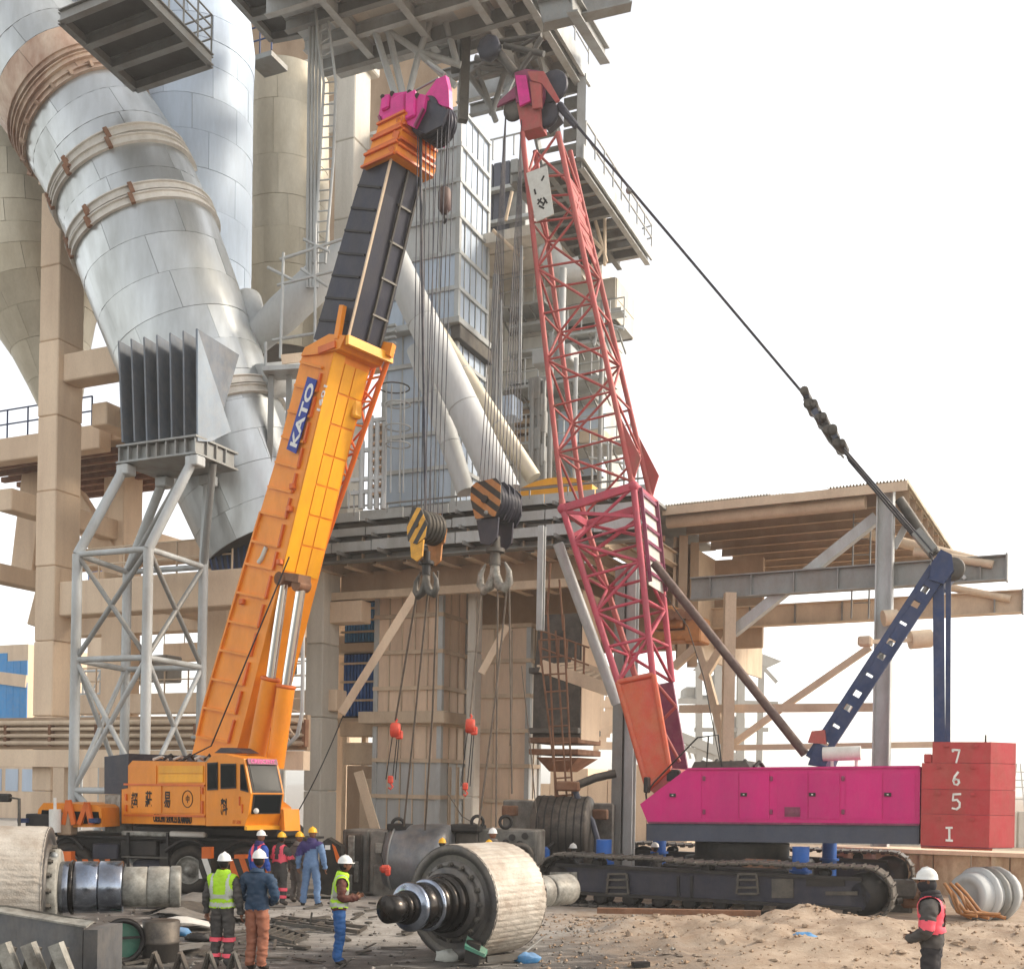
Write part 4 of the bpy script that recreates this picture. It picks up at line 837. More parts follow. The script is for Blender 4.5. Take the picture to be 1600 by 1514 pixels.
wk = thing('slatted_walkway', 'sand coloured slatted walkway seen from below in front of the dark hopper', 'walkway', P(890, 1050, 35.6))
w0, w1, w2, w3 = P(845, 1040, 35.2), P(952, 1078, 35.2), P(958, 1063, 36.6), P(892, 1036, 37.2)
for p_, q_ in ((w0, w1), (w3, w2)): piecebar('edge_beam', MT['steelc'], wk, p_, q_, .12, .4)
for k in range(9): piecebar('slat', MT['steelc'], wk, w0.lerp(w1, k/8), w3.lerp(w2, k/8), .28, .07)
for k in range(6): piecetube('rail_post', MT['rust'], wk, w0.lerp(w1, k/8), w0.lerp(w1, k/8)+UP*1.1, .035, 6)
for q in (.55, 1.1): piecetube('hand_rail', MT['rust'], wk, w0+UP*q, w0.lerp(w1, .7)+UP*q, .03, 6)
sl_ = thing('scaffold_ladder', 'thin red brown scaffold ladders hanging from the deck to the black cylinder', 'scaffold', P(870, 1250, 33.2))
for (u0, v0, u1, v1) in ((842, 1000, 872, 1248), (856, 960, 868, 1245), (868, 985, 886, 1252), (880, 960, 896, 1272), (860, 880, 855, 960), (874, 905, 880, 985)): piecetube('pole', MT['rust'], sl_, P(u0, v0, 33.2), P(u1, v1, 33.2), .035, 6)
for k in range(10):
    v = 1000+27*k; piecetube('rung', MT['rust'], sl_, P(843+2.8*k, v, 33.2), P(881+1.6*k, v-2, 33.2), .028, 6)
# pipes and posts behind the boom foot
for i, (u0, v0, u1, v1, m, w_, lab) in enumerate(((972, 885, 968, 1325, 'steel', .3, 'darker grey steel post behind the pink boom foot'), (990, 885, 990, 1322, 'steell', .28, 'paler steel post right of a darker one behind the pink boom foot'), (847, 822, 845, 985, 'steell', .18, 'slim pale steel hanger below the deck left of the pink boom'))):
    pp = thing('steel_post', lab, 'post', P(u1, v1, 34)); p_, q_ = P(u0, v0, 34), P(u1, v1, 34); q_ = V((p_.x, p_.y, q_.z if i == 2 else -.1))
    build(MB().ibeam(q_, p_, w_*1.3, w_, .05, PL.B), 'post_body', MT[m], pp)
    if i < 2: build(MB().box(q_+UP*.13, (.9, .9, .06), PL.R), 'base_plate', MT['steeld'], pp)
gp_ = thing('raking_pipe', 'pale grey green raking pipe beside the left edge of the pink boom', 'pipe', P(962, 1098, 33)); build(MB().tube(P(872, 850, 33), P(964, 1100, 33), .16, .16, 14), 'pipe_body', MT['steell'], gp_)
yd = thing('yellow_hood', 'yellow orange curved hood on the deck behind the pink lattice boom', 'hood', P(860, 775, 37))
a0, a1, z0, z1 = PL.rect(806, 775, 925, 746, 36.6); z0, z1 = min(z0, z1), max(z0, z1)
prof = [PL.W(lerp(a0, a1, k/12), 36.6, z0+(z1-z0)*math.sin(math.pi*(.08+.84*k/12))**.6) for k in range(13)]
build(MB().prism([PL.W(a0, 36.6, z0-.2)]+prof+[PL.W(a1, 36.6, z0-.2)], PL.B*2), 'hood_body', MT['hator'] if False else MT['yellow'], yd)
piecetube('rail', MT['rust'], yd, PL.W(a0-.5, 36.2, z0+.25), PL.W(a1, 36.2, z0+.25), .04, 6)
# stair tower with hoops between boom and blue panels
cg = thing('hoop_cage', 'thin hooped ladder cage in front of the blue grey panels beside the orange boom', 'ladder', P(622, 700, 36))
for k in range(4): build(MB().ring(P(616+6*(k > 0), [606, 632, 668, 695][k], 36.2), UP, .4 if k else .5, .025, 16, 5), 'hoop', MT['steeld'] if not k else MT['steell'], cg)
for u in (604, 612, 626, 632): piecetube('bar', MT['steell'], cg, P(u, 600, 36.2), P(u-2, 770, 36.2), .028, 6)
ss = thing('stair_frame', 'pale pipe and stair frame between the orange boom and the blue grey panels', 'stair', P(585, 790, 36.4))
for u, v0 in ((566, 690), (580, 650), (590, 660), (601, 660)): piecetube('post', MT['steell'], ss, P(u, v0, 36.4), P(u-2, 795, 36.4), .09, 8)
for k in range(9): piecebar('tread', MT['dull'], ss, P(582, 672+13*k, 36.6), P(600, 666+13*k, 36.6), .5, .09)
for v in (655, 700, 745, 765): piecebar('ledger', MT['steell'], ss, P(548, v+6, 36.4), P(603, v, 36.4), .12)
for k in range(6): piecetube('stile', MT['steell'], ss, P(545+8*k, 765, 36.5), P(545+8*k, 795, 36.5), .03, 6)

# ================================================================== the crane shed at the right
ZRF = 12.4; p_ = PZ(1420, 752, ZRF); TR = (SH.T(p_)+SH.T(PZ(1040, 790, ZRF)))/2; SRE = SH.S(p_); SLE = SH.S(PZ(1036, 790, ZRF)); TRB = SH.T(PZ(1090, 906, ZRF))
shed = thing('crane_shed', 'open steel crane shed with a corrugated roof seen from below', 'shed', SH.W(SRE-4, TR+2, 0))
NS = 13
def sheet():
    n = 48; w_, L_ = 1.0, 1.0; mb = MB(); vs = []
    for k in range(n+1):
        x = k/n-.5; z = .5*(1 if (k % 8) < 3 else -1 if 4 <= (k % 8) < 7 else 0)
        vs += [(x, -.5, z), (x, .5, z)]
    for k in range(n+1):
        x, y, z = vs[2*k]; vs.append((x, y, z-.25)); 
    for k in range(n+1): x, y, z = vs[2*k+1]; vs.append((x, y, z-.25))
    o1, o2 = 2*(n+1), 3*(n+1)
    for k in range(n): mb.f += [(2*k, 2*k+2, 2*k+3, 2*k+1), (o1+k, o2+k, o2+k+1, o1+k+1), (2*k, o1+k, o1+k+1, 2*k+2)]; mb.m += [0]*3; mb.sm += [False]*3
    mb.v = vs; return mb.mesh('corrugated_sheet', MT['galvc'])
shm = sheet(); NT_ = 3
for k in range(NS):
    for j in range(NT_):
        t0, t1 = lerp(TR-.15, TRB+.3, j/NT_), lerp(TR-.15, TRB+.3, (j+1)/NT_)+.1
        dip = -.16*math.exp(-((k-7.2)/1.0)**2) if j == 0 else 0
        inst('roof_sheet', shm, mtx(SH.R, SH.W(lerp(SLE, SRE, (k+.5)/NS), (t0+t1)/2, ZRF+dip+.02*j+rnd.uniform(0, .01)), ((SRE-SLE)/NS*.995, t1-t0, .06)), shed)
NP = 10
for k in range(NP):
    t = lerp(TR+.9, TRB, k/(NP-1)); build(MB().ibeam(SH.W(SLE, t, ZRF-.28), SH.W(SRE-.1, t, ZRF-.28), .42, .16, .02), 'purlin', MT['dull'], shed)
build(MB().tube(SH.W(SLE, TR+.35, ZRF-.45), SH.W(SH.S(PZ(1375, 790, ZRF)), TR+.35, ZRF-.45), .22, .22, 12), 'eave_beam', MT['steelc'], shed)
TP1 = TR+.3
build(MB().fb(SH, SLE, SRE, TR-.2, TR-.16, ZRF-.34, ZRF-.06), 'eave_fascia', MT['steelc'], shed)
def sp(u, v): return SH.PT(u, v, TP1)
p1b = sp(1369, 1190); pt = sp(1384, 790); p1 = V((pt.x, pt.y, 0))
build(MB().ibeam(p1-UP*.1, V((pt.x, pt.y, ZRF-.1)), .5, .4, .04, SH.A), 'post', MT['steell'], shed)
pt2 = sp(1140, 965); build(MB().bar(V((pt2.x, pt2.y, -.1)), V((pt2.x, pt2.y, ZRF-3)), .36, .36), 'post', MT['steelc'], shed)
for a, b, m, r in (((1366, 803), (1138, 985), 'steell', .34), ((1355, 1008), (1222, 1100), 'steelc', .2), ((1222, 1100), (1140, 1160), 'steelc', .2), ((1055, 1106), (1372, 1103), 'steelc', .26), ((1140, 1167), (1460, 1162), 'steelc', .18), ((1090, 1060), (1140, 975), 'steelc', .26), ((1045, 1040), (1100, 990), 'steelc', .26), ((1085, 1010), (1125, 1160), 'steelc', .24)):
    build(MB().bar(sp(*a)+SH.B*.5, sp(*b)+SH.B*.5, r, r), 'brace', MT[m], shed)
# knee brackets by the post top
build(MB().bar(SH.W(SH.S(pt)+.2, TP1, ZRF-.7), SH.W(SH.S(pt)+2.3, TP1+.3, ZRF-3.0), .1, .55, SH.B), 'knee_plate', MT['steell'], shed)
build(MB().bar(SH.W(SH.S(pt)+.2, TP1+.3, ZRF-1.9), SH.W(SH.S(pt)+.7, TP1+.4, ZRF-.9), .15, .2), 'knee_strut', MT['steell'], shed)
for k in range(2): piecetube('ladder_rail', MT['steel'], shed, sp(1318+28*k, 785)+SH.B*1.6, sp(1314+28*k, 955)+SH.B*1.6, .03, 6)
for k in range(6): piecetube('ladder_rung', MT['steel'], shed, sp(1318, 800+26*k)+SH.B*1.6, sp(1346, 799+26*k)+SH.B*1.6, .02, 5)
piecetube('gable_pipe', MT['steelc'], shed, SH.W(SRE-1.8, TR+2.5, ZRF-.9), SH.W(SRE+1.6, TR+3.6, ZRF-1.9), .17, 10)
# runway beams
for (u0, v0, u1, v1, d, dep, lab) in ((1080, 925, 1572, 887, .75, 0, 'upper'), (1072, 958, 1597, 940, .78, 0, 'lower')):
    Yb = 33.2 if lab == 'upper' else 37.6
    rb = thing('runway_beam', 'grey crane runway beam reaching out past the shed post, the %s of two' % lab, 'beam', P((u0+u1)/2, (v0+v1)/2, Yb))
    q_ = P(u1, v1, Yb); z_ = q_.z; t_ = SH.T(q_); a1 = SH.S(q_); a0 = SH.S(SH.PT(u0, v0, t_))
    build(MB().ibeam(SH.W(a0, t_, z_), SH.W(a1, t_, z_), d, .4, .04), 'beam_body', MT['steel'] if lab == 'upper' else MT['steelc'], rb)
    for k in range(7): piece('web_stiffener', MT['steel'], rb, SH, lerp(a0, a1, (k+.5)/7)-.02, lerp(a0, a1, (k+.5)/7)+.02, t_-.16, t_-.03, z_-d/2+.045, z_+d/2-.045)
    piece('end_plate', MT['steel'], rb, SH, a1+.002, a1+.05, t_-.22, t_+.22, z_-d/2-.03, z_+d/2+.03)
    build(MB().tube(SH.W(a1-2.6, t_-.1, z_+d*.9), SH.W(a1-.35, t_-.1, z_+.1), .13, .13, 10), 'end_strut', MT['steelc'], rb)
hoist = thing('overhead_hoist', 'yellow ochre overhead hoist trolley under the runway beams beside the boom', 'hoist', P(1070, 1005, 35))
for (u0, v0, u1, v1) in ((1022, 965, 1066, 982), (1018, 984, 1092, 1000), (1068, 962, 1094, 1003), (1032, 945, 1050, 966)):
    a0, a1, z0, z1 = SH.rect(u0, v0, u1, v1, SH.T(P(1060, 985, 35))); t_ = SH.T(P(1060, 985, 35)); build(MB().fb(SH, a0, a1, t_+rnd.random()*.1, t_+1, z0, z1, 0, .05), 'gear_case', MT['hator'], hoist)
for k in range(4): build(MB().tube(P(1030+16*k, 960, 34.8), P(1030+16*k, 960, 35.6), .18, .18, 14), 'wheel', MT['rust'], hoist)
mo = thing('hoist_motor', 'cream hoist motors on brackets behind the blue mast', 'motor', P(1430, 1000, 34))
build(MB().tube(P(1422, 1000, 34), P(1454, 997, 34), .28, .28, 18), 'motor_body', MT['steelc'], mo); build(MB().tube(P(1380, 966, 34), P(1402, 962, 34), .25, .2, 16), 'gear_case', MT['steelc'], mo)
build(MB().box(P(1352, 1002, 33.6), (.4, .4, .3), SH.R, 0, .05).bar(P(1345, 1003, 33.6), P(1425, 1000, 33.9), .12), 'bracket', MT['steelc'], mo)
wl = thing('holed_wall', 'sand coloured plate wall with oval holes at the left end of the shed', 'wall', P(1080, 940, 38))
sW = SLE-.1
def wq(t, z): return SH.W(sW, t, z)
wt0, wt1 = TR+1.5, TRB-.5; wz0, wz1 = ZRF-4.6, ZRF-.7; nh = 3
xs_ = [wt0, lerp(wt0, wt1, .45), lerp(wt0, wt1, .62), lerp(wt0, wt1, .79), wt1]
for k in range(4):
    a, b = xs_[k], xs_[k+1]
    if k == 0: build(MB().fb(SH, sW-.1, sW, a, b-.02, wz0, wz1), 'plate', MT['steelc'], wl); continue
    c_, hw, hh2 = (a+b)/2, (b-a)*.33, .55; zc = wz1-1.0; n = 20; outer = []; inner = []
    for i in range(n):
        an = 2*math.pi*(i+.5)/n; ca, sa = math.cos(an), math.sin(an); m_ = max(abs(ca), abs(sa))
        y_ = c_+ca/m_*(b-a)/2*.995; z2 = zc+sa/m_*(.95 if sa > 0 else .95); outer.append(SH.W(sW, y_, z2)); inner.append(SH.W(sW, c_+ca*hw, zc+sa*hh2))
    mb = MB(); vs = outer+inner+[p-SH.A*.1 for p in outer]+[p-SH.A*.1 for p in inner]; fs = []
    for i in range(n):
        j = (i+1) % n; fs += [(i, j, n+j, n+i), (2*n+i, 3*n+i, 3*n+j, 2*n+j), (n+i, n+j, 3*n+j, 3*n+i), (i, 2*n+i, 2*n+j, j)]
    build(mb.add(vs, fs), 'plate', MT['steelc'], wl); build(MB().fb(SH, sW-.1, sW, a, b-.02, wz0, zc-.97), 'plate', MT['steelc'], wl)
for k in range(2): build(MB().ibeam(SH.W(sW+.2, wt0+.1+k*1.2, wz0-.5), SH.W(sW+.2, wt0+.1+k*1.2, wz1), .4, .3, .04), 'stanchion', MT['dull'], wl)
# far plant in the bright haze
fp = thing('distant_plant', 'faded conveyor towers and frames far behind the pink crane house', 'building', P(1140, 1195, 110))
def fbar(a, b, r, Y=110, m=MT['farg'], nm='member'): piecebar(nm, m, fp, P(*a, Y), P(*b, Y), r)
for a, b, r in (((1092, 1035), (1092, 1190), .6), ((1122, 1020), (1120, 1190), .7), ((1158, 1020), (1156, 1190), .7), ((1190, 1040), (1186, 1190), .5), ((1060, 1095), (1215, 1100), .5), ((1085, 1140), (1200, 1140), .4), ((1092, 1040), (1122, 1090), .3), ((1158, 1040), (1122, 1090), .3), ((1190, 1040), (1214, 1066), .3), ((1060, 1150), (1150, 1185), .9), ((1060, 1165), (1150, 1195), .5)): fbar(a, b, r)
build(MB().prism([P(1095, 1040, 110), P(1108, 1022, 110), P(1180, 1017, 110), P(1222, 1033, 110), P(1200, 1042, 110)], V((0, 5, 0))), 'roof', MT['farg'], fp)
for (u0, v0, u1, v1) in ((1066, 1075, 1092, 1092), (1108, 1056, 1132, 1096), (1120, 1078, 1134, 1094), (1064, 1088, 1135, 1096), (1140, 1120, 1160, 1160)):
    p_, q_ = P(u0, v1, 112), P(u1, v0, 112); build(MB().box((p_+q_)/2, (abs(q_.x-p_.x), 3, abs(q_.z-p_.z)), None, 0, .2), 'cladding', MT['farg'], fp)
for k in range(9): fbar((1062+9*k, 1152+4*k), (1070+9*k, 1185), .2)
for k in range(14): fbar((930+5*k, 1060+(k*37 % 60)), (925+6*k, 1120+(k*53 % 60)), .35, 75, MT['conc'], 'lattice'); 
for (u0, v0, u1, v1) in ((925, 1030, 1010, 1090), (930, 1100, 1000, 1100), (925, 1150, 1010, 1120), (930, 1165, 1010, 1165)): fbar((u0, v0), (u1, v1), .5, 75, MT['conc'])
cw = thing('conveyor_shed', 'cream conveyor shed wall low behind the black cylinders', 'shed', P(900, 1260, 60))
a0, a1, z0, z1 = PL.rect(830, 1205, 1075, 1270, 58)
for k in range(8): piece('wall_panel', MT['conc'], cw, PL, lerp(a0, a1, k/8)+.02, lerp(a0, a1, (k+1)/8)-.02, 58, 62, -.1, z1-(.8 if k % 3 == 0 else 0)+rnd.random()*.4)
fw = thing('site_wall', 'long low grey site wall behind the crawler crane at right', 'wall', P(1590, 1270, 62))
n = 16
for k in range(n):
    x = 8+k*5; build(MB().box((x+2.45, 62, .95), (4.88, .3, 2.1), None, 0, .03), 'wall_panel', MT['concg'], fw)
py = thing('pylon', 'tiny lattice power pylon beyond the site wall at the right edge', 'pylon', P(1590, 1275, 190))
pb = P(1590, 1272, 190); pb.z = 0
for d in (-1.2, 1.2): piecetube('leg', MT['farg'], py, pb+V((d, 0, 0)), pb+V((d*.25, 0, 8)), .12, 5)
for z_ in (2, 4, 5.2, 6.6): piecetube('cross_arm', MT['farg'], py, pb+V((-2.2 if z_ > 4.5 else -1, 0, z_)), pb+V((2.2 if z_ > 4.5 else 1, 0, z_)), .1, 5)
# the dusty air
HAZE = .0011
if HAZE:
    hm = bpy.data.materials.new('haze'); hm.use_nodes = True; n_ = hm.node_tree; n_.nodes.clear()
    pv = n_.nodes.new('ShaderNodeVolumePrincipled'); ou = n_.nodes.new('ShaderNodeOutputMaterial'); n_.links.new(pv.outputs[0], ou.inputs['Volume'])
    pv.inputs['Density'].default_value = HAZE; pv.inputs['Color'].default_value = (.96, .93, .88, 1); pv.inputs['Anisotropy'].default_value = .3
    build(MB().box((0, 435, 14), (1260, 970, 32)), 'haze', hm, kind='stuff')
# ================================================================== lettering and stripes
def text(s, w_, c, x, y, m, parent, hgt_=None, ext=.006, bold=.0, name='lettering'):
    cu = bpy.data.curves.new('lettering', 'FONT'); cu.body = s; cu.align_x = 'CENTER'; cu.align_y = 'CENTER'; cu.size = 1; cu.extrude = .5; cu.offset = bold; cu.resolution_u = 3
    o = bpy.data.objects.new('lettering', cu); C.objects.link(o)
    me = bpy.data.meshes.new_from_object(o.evaluated_get(bpy.context.evaluated_depsgraph_get()))
    bpy.data.objects.remove(o)
    xs = [v.co.x for v in me.vertices]; ys = [v.co.y for v in me.vertices]
    if not xs: return None
    sx = w_/(max(xs)-min(xs)); sy = hgt_/(max(ys)-min(ys)) if hgt_ else sx
    mx_, my_ = (max(xs)+min(xs))/2, (max(ys)+min(ys))/2; n_ = x.cross(y)
    for v in me.vertices: p = v.co; v.co = c+x*((p.x-mx_)*sx)+y*((p.y-my_)*sy)+n_*(p.z*2*ext)
    me.materials.clear(); me.materials.append(m); me.update()
    q = bpy.data.objects.new(name, me); C.objects.link(q); adopt(q, parent); return q
def clip(poly, p0, n):
    out = []
    for i in range(len(poly)):
        a, b = poly[i], poly[(i+1) % len(poly)]; da, db = (a-p0).dot(n), (b-p0).dot(n)
        if da >= 0: out.append(a)
        if (da >= 0) != (db >= 0): out.append(a.lerp(b, da/(da-db)))
    return out
def stripes(poly, d, step, vec, m1, m2, parent, duty=.5, name='hazard_stripe'):
    c = sum(poly, V())/len(poly); R_ = max((p-c).length for p in poly); k = -int(R_/step)-2; i = 0
    while k*step < R_+step:
        q = clip(clip(poly, c+d*(k*step), d), c+d*((k+duty)*step), -d)
        if len(q) > 2: build(MB().prism(q, vec), name, m1, parent)
        q = clip(clip(poly, c+d*((k+duty)*step), d), c+d*((k+1)*step), -d)
        if len(q) > 2: build(MB().prism(q, vec*.8), name, m2, parent)
        k += 1

# ================================================================== the orange telescopic crane
OC = Fr(38); A, B = OC.A, OC.B
TS = OC.T(P(190, 1285, 30.0)); TRG = TS+1.1
def os_(u, v, d=0.0): return OC.PT(u, v, TS+d)
def ob_(u, v, d=0.0): return OC.PT(u, v, TRG+d)
oc = thing('mobile_crane', 'orange telescopic truck crane with a black inner boom and pink boom head', 'crane', PZ(297, 1397, 0))
# superstructure
side = [(190, 1286), (190, 1233), (200, 1231), (200, 1196), (207, 1188), (321, 1190), (321, 1289)]
body = build(MB().prism([os_(*q) for q in side], B*2.3), 'machinery_house', MT['orange'], oc)
for (u0, v0, u1, v1, m) in ((249, 1196, 318, 1208, 'yellow'), (249, 1209, 318, 1222, 'yellow'), (206, 1228, 253, 1270, 'orange'), (256, 1228, 314, 1270, 'orange'), (203, 1196, 245, 1224, 'orange')):
    build(MB().prism([os_(u0, v0, -.002), os_(u1, v0, -.002), os_(u1, v1, -.002), os_(u0, v1, -.002)], -B*.025), 'door_panel', MT[m], body)
for v in (1225, 1273): build(MB().bar(os_(194, v, -.02), os_(320, v+2, -.02), .04, .05), 'seam_strip', MT['oranged'], body)
for (u, v) in ((316, 1235), (316, 1256), (197, 1245), (197, 1262), (316, 1266)): build(MB().bar(os_(u, v-5, -.02), os_(u, v+5, -.02), .05, .06), 'hinge', MT['oranged'], body)
xA, yA = A, UP
for s, u, v, w_ in (('超', 210, 1250, .3), ('莊', 232, 1248, .28), ('易', 261, 1249, .26)): text(s, w_, os_(u, v, -.035), xA, yA, MT['ink'], body, .42, .004, .02)
build(MB().ring(os_(293, 1248, -.03), B, .21, .012, 28, 5, up=UP), 'logo_ring', MT['ink'], body); text('中', .13, os_(293, 1248, -.035), xA, yA, MT['ink'], body, .2, .004)
text('CRESCENT SERVICES ISLAMABAD', 1.62, os_(269, 1279, -.012), xA, yA, MT['ink'], body, .2, .006, .01)
for k in range(7): build(MB().path([os_(240+16*k, 1186, .3+.2*(k % 3)), os_(252+15*k, 1182-3*(k % 2), .6), os_(262+14*k, 1187, .9)], .04, 6), 'hose', MT['black'] if k % 2 else MT['white'], oc)
build(MB().prism([os_(380, 1176, .4), os_(335, 1176, .4), os_(345, 1168, .4), os_(366, 1168, .4)], B*.5), 'roof_box', MT['navy'], oc)
# cab
cabp = [(322, 1290), (322, 1190), (330, 1181), (352, 1178), (381, 1185), (392, 1239), (388, 1272), (382, 1290)]
cab = build(MB().prism([os_(*q, -.01) for q in cabp], B*1.02), 'cab', MT['orange'], oc)
def pane(pxs, d, fr_=True, dirv=-B, frm='black'):
    pts = [os_(*q, d) for q in pxs] if dirv is not None and d is not None else pxs
    c = sum(pts, V())/len(pts); big = [c+(p-c)*1.13 for p in pts]
    w_ = build(MB().prism([p+dirv*.012 for p in big], dirv*.015), 'window', MT[frm], oc)
    build(MB().prism([p+dirv*.0275 for p in pts], dirv*.008), 'pane', MT['glass'], w_)
pane([(326, 1194), (340, 1193), (340, 1231), (326, 1232)], -.01); pane([(347, 1195), (368, 1195), (368, 1229), (347, 1230)], -.01); pane([(377, 1196), (381, 1196), (388, 1235), (377, 1232)], -.01)
f0, f1, f2, f3 = os_(381, 1186, 0), os_(392, 1239, 0), os_(388, 1272, 0), os_(382, 1290, 0)
fn = (f1-f0).cross(B).normalized(); fn = fn if fn.dot(A) > 0 else -fn
def fq(p, q, a, b, t0, t1): return [p.lerp(q, a)+B*t0, p.lerp(q, a)+B*t1, p.lerp(q, b)+B*t1, p.lerp(q, b)+B*t0]
pane(fq(f0, f1, .06, .93, .1, .9), None, dirv=fn)
fn2 = (f2-f1).cross(B).normalized(); fn2 = fn2 if fn2.dot(A) > 0 else -fn2
pane(fq(f1, f2, .1, .92, .12, .9), None, dirv=fn2)
vis = fq(f0, f1, .0, .17, .05, .95); build(MB().prism([p+fn*.05 for p in vis], fn*.03), 'sun_visor_strip', MT['plum'], cab)
text('CRESCENT', .74, sum(vis, V())/4+fn*.085, B, (f0-f1).normalized(), MT['pinkh'], cab, .1, .003, .02)
text('料', .26, os_(350, 1260, -.016), xA, yA, MT['ink'], cab, .4, .004, .03)
text('17-508', .3, os_(370, 1284, -.016), xA, yA, MT['oranged'], cab, .09, .004)
for (u, v) in ((374, 1250), (378, 1262)): build(MB().bar(os_(u, v-6, -.03), os_(u, v+8, -.03), .03, .03), 'handle', MT['oranged'], cab)
build(MB().ball(f2.lerp(f1, .1)+B*.15+fn*.1, .07), 'work_lamp', MT['white'], cab)
# deck nose right of the cab
build(MB().prism([os_(*q, 1.03) for q in ((418, 1256), (424, 1250), (438, 1261), (442, 1297), (418, 1294))], B*.35), 'deck_nose', MT['orange'], oc)
build(MB().prism([os_(*q, 1.028) for q in ((423, 1253), (436, 1263), (434, 1279), (421, 1272))], -B*.02), 'nose_panel', MT['oranged'], oc)
build(MB().prism([f3+UP*.02, f3+A*.1-UP*.02, f3+A*.1-UP*.1, f3-UP*.1], B*1.0), 'nose_step', MT['yellow'], oc)
build(MB().prism([os_(*q, .98) for q in ((439, 1264), (443, 1264), (445, 1298), (441, 1298))], B*.5), 'bumper_plate', MT['orange'], oc)
# tail weight
build(MB().prism([os_(*q, .05) for q in ((163, 1240), (163, 1182), (201, 1177), (199, 1232), (189, 1234), (189, 1240))], B*2.2), 'tail_weight', MT['navy'], oc)
build(MB().prism([os_(*q, .1) for q in ((164, 1300), (164, 1241), (188, 1241), (188, 1300))], B*2.0), 'tail_plate', MT['gpaint'], oc)
# boom: base section
L_ = [(300, 1178), (318, 1099), (381, 885), (430, 722), (474, 548)]; R_ = [(366, 1186), (389, 1099), (442, 885), (484, 704), (523, 543)]
bm = build(MB().prism([ob_(*q) for q in L_]+[ob_(*q) for q in R_[::-1]], B*1.22), 'base_boom', MT['orange'], oc)
def at(Lp, v):
    for a, b in zip(Lp, Lp[1:]):
        if b[1] <= v <= a[1]: return lerp(a[0], b[0], (a[1]-v)/(a[1]-b[1]))
    return Lp[-1][0] if v < Lp[-1][1] else Lp[0][0]
# side ribs, underside panels
vv = [1150, 1105, 1060, 1015, 970, 925, 880, 845, 800, 760, 722, 682, 642, 602, 566]
ul = (ob_(*L_[3])-ob_(*R_[3])).normalized()
for i, v in enumerate(vv):
    p, q = ob_(at(L_, v), v), ob_(at(R_, v+12), v+12)
    piecebar('side_rib', MT['orange'], bm, p.lerp(q, .06)-B*.035, p.lerp(q, .8)-B*.035, .06, .09, B)
    if i < len(vv)-1:
        v2 = vv[i+1]; p2, q2 = ob_(at(L_, v2), v2), ob_(at(R_, v2+12), v2+12)
        piecebar('side_rib', MT['oranged'], bm, p.lerp(q, .8)-B*.03, p2.lerp(q2, .8)-B*.03-(p2-p)*.22, .06, .08, B)
        if v > 840: piecebar('edge_rib', MT['orange'], bm, p.lerp(q, .05)-B*.03, p2.lerp(q2, .05)-B*.03, .06, .08, B)
un = (ob_(*R_[4])-ob_(*R_[1])).cross(B).normalized(); un = un if un.dot(A) > 0 else -un
def ridge(v): return ob_(at(R_, v), v)
for i in range(12):
    v0, v1 = 560+48*i, 560+48*(i+1)-3
    for (t0, t1) in ((.42, .74), (.78, 1.16)):
        if v1 > 900: continue
        build(MB().prism([ridge(v0)+B*t0+un*.002, ridge(v0)+B*t1+un*.002, ridge(v1)+B*t1+un*.002, ridge(v1)+B*t0+un*.002], un*.02), 'under_panel', MT['yellow'], bm)  # yellower than the boom side: the underside's sunlight painted in
build(MB().prism([ridge(545)+B*.01+un*.002, ridge(545)+B*.38+un*.002, ridge(890)+B*.38+un*.002, ridge(890)+B*.01+un*.002], un*.014), 'under_plate', MT['yellow'], bm)  # same painted sunlit tone as the underside panels
# mouth collar of the base section
cp = [(470, 556), (476, 543), (514, 522), (540, 524), (530, 545), (497, 553)]
build(MB().prism([ob_(*q, -.08) for q in cp], B*1.4), 'mouth_collar', MT['orange'], bm)
c0 = ob_(538, 530, -.06); build(MB().bar(c0+un*.1, c0+un*.1+B*1.5, .1, .22), 'mouth_lip', MT['yellow'], bm); build(MB().bar(ob_(498, 548, -.1), ob_(524, 538, -.1), .06, .16), 'mouth_lip', MT['oranged'], bm)
build(MB().bar(ob_(527, 530, -.05), ob_(536, 478, -.05), .12, .14), 'rope_guide_arm', MT['orange'], oc)
d_ = (ob_(481, 590)-ob_(448, 702)).normalized(); ny = (-B).cross(d_)
pl4 = [(449, 702), (463, 709), (496, 594), (482, 589)]
kp = build(MB().prism([ob_(*q, -.085) for q in pl4], -B*.03), 'name_plate', MT['kato'], bm)
kc = sum((ob_(*q, -.118) for q in pl4), V())/4; kl = (ob_(489, 591)-ob_(456, 705)).length
text('KATO', kl*.86, kc, d_, ny, MT['wtext'], bm, .27, .006, .03)
text('1601', .62, ob_(503, 622, -.02), d_, ny, MT['wtext'], bm, .12, .004, .02)
build(MB().path([ob_(404, 879, -.03), ob_(409, 872, -.03), ob_(413, 862, -.03), ob_(416, 855, -.03)], .06, 6), 'decal', MT['sign'], bm)
for (u, v) in ((457, 760), (452, 795), (437, 878), (378, 940)): build(MB().box(ob_(u, v, -.06), (.16, .12, .14), OC.R, 0, .02), 'lug', MT['oranged'], bm)
